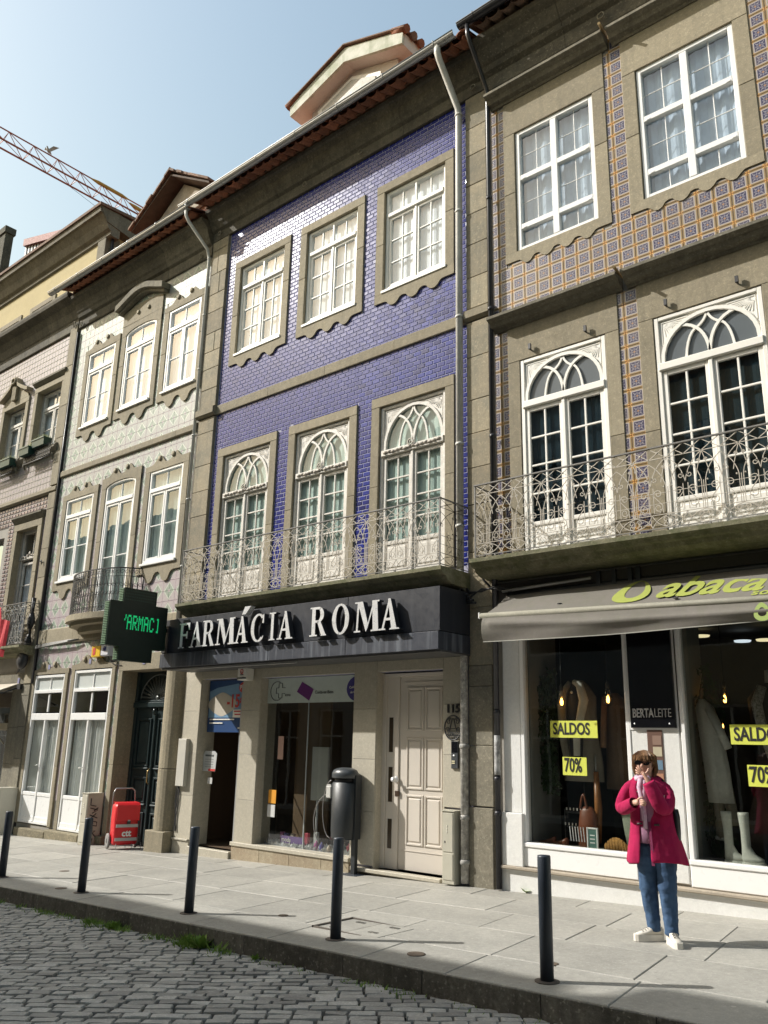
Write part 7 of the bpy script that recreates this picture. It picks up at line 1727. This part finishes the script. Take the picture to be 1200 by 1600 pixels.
for k_ in range(3): MB().box(-4.79, -4.73, 9.335, 9.34, .44+.04*k_, .452+.04*k_).build('text_line', UPVC, t)
q = MB(); 
for k in range(9): q.tube([(-4.64+.04*k, 9.42+.03*sin(k), .38+.06*math.sin(pi*k/8)), (-4.60+.03*k, 9.36, .44+.07*sin(pi*k/8)), (-4.58+.035*k, 9.32, .38)], .024, 6)
tag(q.build('jumper', surf('mustard_knit', (.40, .20, .045), .9, (.25, .12, .03), .6, 30, 60, .4, .5, rnd=0)), 'folded mustard knitted jumper in the left window corner', 'jumper')
q = MB(); sh2 = thing('shelf_unit', 'small black display rack with tiny white items beside the handbag', 'rack', (-5.05, 9.55, .4))
for z in (.42, .58, .74): q.box(-5.20, -4.97, 9.5, 9.6, z, z+.012)
for x in (-5.2, -4.98): q.box(x, x+.012, 9.5, 9.6, .37, .78)
q.build('rack_frame', IRONB, sh2)
for k in range(10): MB().box(-5.19+.023*k, -5.178+.023*k, 9.49, 9.5, .60+.17*(k % 2), .63+.17*(k % 2)).build('trinket', WHITEP, sh2)
# right window
y = 9.62
garment('hanging_coat', 'long cream coat hanging at the left of the right window', [(-3.36, y, .95, .13, .07), (-3.38, y, 1.3, .13, .07), (-3.42, y, 1.7, .12, .07), (-3.46, y, 1.95, .10, .06), (-3.49, y, 2.05, .03, .03)], CRM, 'coat', extra=[('sleeve', MB().tube([(-3.40, y-.05, 1.95), (-3.28, y-.1, 1.7), (-3.20, y-.12, 1.52)], [.05, .045, .04], 8), CRM), ('coat_hanger', MB().tube([(-3.49, y, 2.0), (-3.49, y, 2.14), (-3.47, y, 2.17)], .02, 6), TAN)])
garment('hanging_trousers', 'beige trousers with turned-up hem below the cream coat', [(-3.42, y+.1, .58, .055, .04), (-3.42, y+.1, .9, .06, .045), (-3.40, y+.1, 1.15, .07, .05)], SND, 'trousers', extra=[('second_leg', MB().tube([(-3.28, y+.1, .72), (-3.32, y+.1, 1.1)], [.06, .06], 8), SND), ('turn_up', MB().tube([(-3.48, y+.08, .585), (-3.36, y+.08, .575)], .022, 6), CRM)])
mann = [('neck', MB().tube([(-2.80, 9.85, 2.10), (-2.80, 9.85, 2.36)], [.07, .055], 10), WHITEP), ('patterned_scarf', MB().tube([(-2.86, 9.72, 2.18), (-2.92, 9.68, 2.0), (-2.88, 9.68, 1.7), (-2.80, 9.68, 1.4), (-2.78, 9.68, 1.2)], [.05, .06, .05, .05, .045], 8), surf('leopard_scarf', (.55, .52, .46), .8, (.03, .03, .03), 1.0, 55, 0, 0, 0, rnd=0))]
garment('mannequin', 'headless mannequin in a dark jacket with patterned scarf, right window', [(-2.75, 9.85, .98, .26, .15), (-2.78, 9.85, 1.3, .24, .14), (-2.80, 9.85, 1.7, .23, .14), (-2.80, 9.85, 2.05, .25, .13), (-2.80, 9.85, 2.22, .12, .08)], surf('navy_jacket', (.018, .02, .03), .7, rnd=0), 'mannequin', extra=mann, stand=True)
garment('skirt', 'long dark brown pleated skirt in the right window', [(-2.86, 9.8, .40, .36, .14), (-2.86, 9.8, .8, .28, .13), (-2.84, 9.8, 1.15, .18, .11)], surf('brown_pleats', (.09, .06, .045), .8, rnd=0), 'skirt')
BOOT = surf('white_rubber', (.66, .66, .58), .35, rnd=0)
for (x, yy, lb) in ((-3.24, 9.42, 'white rubber boot, left of the pair in the right window'), (-3.06, 9.40, 'white rubber boot, right of the pair in the right window')):
    t = thing('boot', lb, 'boot', (x, yy, .36), 'white boots in the right window')
    MB().loft([[(x+dx+rx*cos(a), yy+ry*sin(a), z) for a in [2*pi*k/14 for k in range(14)]] for z, dx, rx, ry in ((.40, .05, .11, .045), (.44, .045, .11, .045), (.48, .01, .07, .045), (.55, -.01, .045, .045), (.70, -.01, .045, .045), (.85, -.015, .055, .05), (.88, -.015, .055, .05))]).build('shaft', BOOT, t)
    q = MB().prismz([(x+.05+.12*cos(a), yy+.052*sin(a)) for a in [2*pi*k/14 for k in range(14)]], .36, .405)
    for k in range(6): q.box(x-.05+.035*k, x-.03+.035*k, yy-.06, yy+.05, .36, .39)
    q.build('sole', BOOT, t)
MB().box(-3.5, -3.2, 11.6, 11.62, 1.6, 2.0).build('blue_poster', plain('blue_poster', (.03, .08, .20), .5), rb)
IVY = plain('dark_ivy', (.025, .05, .02), .6)
for (x0, x1, yy, zt_, zb2, lb) in ((-5.50, -5.30, 9.55, 2.42, 1.0, 'dark climbing foliage at the left side of the left window'), (-3.52, -3.36, 9.75, 2.46, .45, 'dark hanging foliage at the left side of the right window')):
    t = thing('climbing_plant', lb, 'plant', (x0, yy, .4)); st, lf = MB(), MB()
    for k in range(6):
        xx = random.uniform(x0, x1); pts = [(xx+.05*sin(z*5+k), yy+.03*cos(z*4+k), z) for z in [zb2+(zt_-zb2)*random.uniform(.85, 1)*j/12 for j in range(13)]]
        st.tube(pts, .006, 4)
        for p in pts:
            for _ in range(7):
                a = random.uniform(0, 2*pi); c0 = Vector(p)+Vector((random.uniform(-.06, .06), random.uniform(-.04, .04), random.uniform(-.06, .06))); d = Vector((cos(a), random.uniform(-.4, .4), sin(a)))*.035; e = Vector((-d.z, 0, d.x))*.55
                lf.face([c0-d, c0+e*.8, c0+d, c0-e*.8])
    st.build('stems', IVY, t); lf.build('leaves', IVY, t)
# pharmacy: hanging poster, notices, display goods
po = thing('poster', 'blue discount poster reading -15€ hanging in the pharmacy doorway', 'poster', (-11.4, F+.1, 1.6)); yy = F+.12
MB().box(-11.92, -10.87, yy, yy+.006, 1.62, 2.48).build('poster_sheet', plain('navy_blue_print', (.02, .06, .17), .4), po)
MB().prism([(-11.90, 1.86), (-10.88, 1.86), (-10.88, 2.18), (-11.15, 2.42), (-11.70, 2.36), (-11.90, 2.30)], yy-.003, yy-.001).build('pale_cloud', plain('pale_blue_print', (.18, .32, .48), .4), po)
MB().prism([(-11.55+.33*cos(a)+.05*cos(3*a), 2.08+.20*sin(a)) for a in [2*pi*k/24 for k in range(24)]], yy-.006, yy-.004).build('product_photo', plain('cream_print', (.52, .48, .40), .5), po)
MB().prism([(-11.03+.095*cos(a), 2.35+.085*sin(a)) for a in [2*pi*k/20 for k in range(20)]], yy-.009, yy-.007).build('red_disc', MATS['red_print'], po); text('Pic', .10, WHITEP, (-11.10, yy-.012, 2.32), (1, 0, 0), (0, 0, 1), po, 'lettering', .001, bold=.002)
text('-15€', .30, MATS['red_print'], (-11.42, yy-.012, 2.03), (1, 0, 0), (0, 0, 1), po, 'lettering', .001, sx=.85, bold=.006)
MB().box(-11.25, -10.90, yy-.009, yy-.007, 1.86, 1.99).build('white_label', WHITEP, po)
for k, (a, b_, z, m_) in enumerate(((-11.22, -10.95, 1.95, 'red_print'), (-11.20, -10.97, 1.90, 'red_print'), (-11.85, -11.2, 1.82, None), (-11.85, -11.5, 1.76, None), (-11.10, -10.92, 1.68, None))): MB().box(a, b_, yy-.012, yy-.0095, z, z+.02).build('print_line', MATS[m_] if m_ else WHITEP, po)
nt = thing('notice_sheet', 'white calendar notice taped inside the pharmacy doorway', 'notice', (-11.7, F+.12, 1.1)); MB().prism([(-11.95, .98), (-11.62, .98), (-11.60, 1.27), (-11.66, 1.31), (-11.92, 1.31), (-11.96, 1.25)], yy, yy+.005).build('sheet', plain('grey_white_paper', (.48, .49, .48), .6), nt)
MB().box(-11.90, -11.68, yy-.004, yy-.001, 1.22, 1.25).build('dark_heading', BLK, nt)
for k in range(4): MB().box(-11.90, -11.68, yy-.004, yy-.001, 1.05+.04*k, 1.055+.04*k).build('rule_line', BLK, nt)
MB().box(-11.80, -11.62, yy-.004, yy-.001, .985, 1.02).build('red_arrow', MATS['red_print'], nt)
tag(MB().box(-11.80, -11.68, yy, yy+.004, .78, .88).build('notice_sheet', plain('small_white_paper', (.52, .52, .50), .6)), 'small square white notice below the calendar notice', 'notice')
gd = thing('glass_door', 'open glass door folded inside the pharmacy doorway', 'door', (-11.0, F+.4, 0)); MB().face([(-11.02, F+.12, -.18), (-11.02, F+1.0, -.18), (-11.02, F+1.0, 2.4), (-11.02, F+.12, 2.4)]).build('pane', GLASSS, gd); q = MB(); q.box(-11.04, -11.0, F+.10, F+.14, -.18, 2.4)
for z in (-.1, .3, .62, .98): q.tube([(-11.04, F+.12, z), (-11.04, F+.5, z+.28)], .012, 5)
q.build('door_stile', ZINC, gd)
for (x, z, w, h, c, lb) in ((-10.10, 1.22, .12, .35, (.45, .28, .22), 'tall pink and white sticker on the pharmacy window'), (-10.26, .56, .17, .20, (.75, .33, .03), 'orange sticker on the pharmacy window'), (-10.27, .36, .17, .18, (.60, .60, .58), 'white sticker under the orange one')):
    tag(MB().box(x, x+w, F+.118, F+.124, z, z+h).build('sticker', plain('sticker_%d' % int(z*100), c, .5)), lb, 'sticker')
t = thing('display_unit', 'pink triangular perfume display standing in the pharmacy window', 'display', (-8.9, F+.4, -.1)); MB().prism([(-9.20, .10), (-8.50, .14), (-8.50, .98), (-8.72, .98)], F+.42, F+.5).build('pink_panel', plain('mauve_pink_card', (.30, .07, .14), .5), t); MB().prism([(-8.78, .14), (-8.42, .16), (-8.42, .7), (-8.6, .7)], F+.36, F+.41).build('gold_print', plain('gold_brown_print', (.20, .12, .04), .5), t)
q = MB().cbox(-9.72, -9.36, F+.5, F+.54, .62, 1.42, .01); t = thing('shutter_box', 'white scale cabinet on a chrome pole in the pharmacy window', 'scale', (-9.5, F+.5, 0)); q.build('case', plain('pale_case', (.50, .50, .47), .5), t); MB().tube([(-9.56, F+.5, -.1), (-9.56, F+.5, .62)], .02, 8).build('pole', STEEL, t)
GDS = [(.45, .10, .30), (.10, .08, .35), (.60, .50, .40), (.20, .35, .30), (.55, .08, .12), (.62, .62, .60)]
rg2 = random.Random(11)
for k in range(12):
    x = -10.2+.15*k+rg2.uniform(-.02, .02); h = rg2.uniform(.06, .17); yy2 = F+rg2.uniform(.19, .36); c = GDS[k % 6]; mt = plain('goods_%d' % (k % 6), c, .4)
    q = MB()
    if k < 6: q.cbox(x, x+.07, yy2, yy2+.05, -.04, -.04+h+.05, .004)
    else: q.lathe([(0, -.04), (.035, -.04), (.035, -.04+h*.7), (.012, -.04+h*.85), (.014, -.04+h), (0, -.04+h)], x+.03, yy2, 12)
    cn_ = ('pink', 'violet', 'peach', 'green', 'crimson', 'white')[k % 6]
    tag(q.build('cosmetic_item', mt), 'small %s toiletry %s on the floor of the pharmacy window display' % (cn_, 'box' if k < 6 else 'bottle'), 'toiletry', 'toiletries in the pharmacy window')
q = MB()
for k in range(1200): 
    x = rg2.uniform(-10.38, -8.4); yy2 = F+rg2.uniform(.17, .5); a = rg2.uniform(0, 6.3); q.face([(x, yy2, -.04), (x+.05*cos(a), yy2+.05*sin(a), -.035), (x+.03*cos(a+1), yy2+.03*sin(a+1), -.01+rg2.uniform(0, .04))])
q.build('shredded_paper', plain('white_shred', (.75, .75, .74), .8), kind='stuff')
t = thing('display_sign', 'small violet lettered display sign on the pharmacy window floor', 'sign', (-9.9, F+.3, 0)); MB().box(-10.05, -9.55, F+.22, F+.23, .0, .10).build('board', plain('violet_board', (.16, .08, .28), .5), t); text('moda', .09, WHITEP, (-10.02, F+.216, .02), (1, 0, 0), (0, 0, 1), t, 'lettering', .001)

# ================================================================== OPPOSITE SIDE OF THE STREET (reflected in the glass, shades the road)
OY = -2.6; x = -62.0; i = 0
OM = [surf('opp_cream', (.36, .33, .27), .9, rnd=0), surf('opp_white', (.42, .41, .38), .9, rnd=0), surf('opp_grey_tile', (.30, .33, .34), .6, rnd=0), surf('opp_ochre', (.48, .38, .22), .9, rnd=0), surf('opp_rose', (.42, .30, .26), .9, rnd=0)]
ON = ['cream', 'white', 'grey tiled', 'ochre', 'rose']; pr0 = {}
OH = {}
while x < 34:
    w_ = (6.2, 7.4, 5.4, 8.0)[i % 4]; zt_ = 11.35+(.10, -.15, .22, -.05, .12)[i % 5]-(.25 if x < -22 else 0)
    if x > -20: zt_ += .1
    t = thing('opposite_house', '%s rendered house across the street, reflected, %s from far end' % (ON[i % 5], ('one', 'two', 'three', 'four', 'five', 'six', 'seven', 'eight', 'nine', 'ten', 'eleven', 'twelve', 'thirteen', 'fourteen', 'fifteen', 'sixteen')[i]), 'house', (x+w_/2, OY, gz(x)), 'houses across the street')
    nc = 3; hs = []
    for fl, (za, zb2) in enumerate(((.0+gz(x)+.1, 2.6), (4.0, 6.3), (7.6, 9.8))):
        for c in range(nc): cx = x+w_*(c+.5)/nc; hs.append((cx-.6, cx+.6, za, zb2))
    w = MB(); wall(w, x, x+w_, gz(x)-.6, zt_-.2, OY, OY-.3, hs); w.box(x, x+w_, OY-9, OY-8.9, -2, zt_-.2); w.box(x, x+.05, OY-9, OY-.3, -2, zt_-.2); w.box(x+w_-.05, x+w_, OY-9, OY-.3, -2, zt_-.2); w.build('wall', OM[i % 5], t)
    MB().box(x, x+w_, OY-1.5, OY-1.45, -2, zt_-.3).build('inner_wall', DARK, t)
    MB().mould([(OY-.3, zt_-.25), (OY+.25, zt_-.1), (OY+.3, zt_), (OY-4.5, zt_+1.5), (OY-9, zt_), (OY-9, zt_-.25)], x, x+w_).build('roof', TERRAD, t)
    for h in hs:
        q = MB(); frame(q, h[0], h[1], h[2], h[3], OY-.16, OY-.10, .07); q.box((h[0]+h[1])/2-.03, (h[0]+h[1])/2+.03, OY-.16, OY-.10, h[2], h[3]); q.box(h[0], h[1], OY-.16, OY-.11, h[2]+(h[3]-h[2])*.7, h[2]+(h[3]-h[2])*.7+.06)
        wi = q.build('window', WHITEP, t); MB().face([(h[0], OY-.14, h[2]), (h[1], OY-.14, h[2]), (h[1], OY-.14, h[3]), (h[0], OY-.14, h[3])]).build('pane', GLASSC, wi)
    x += w_; i += 1
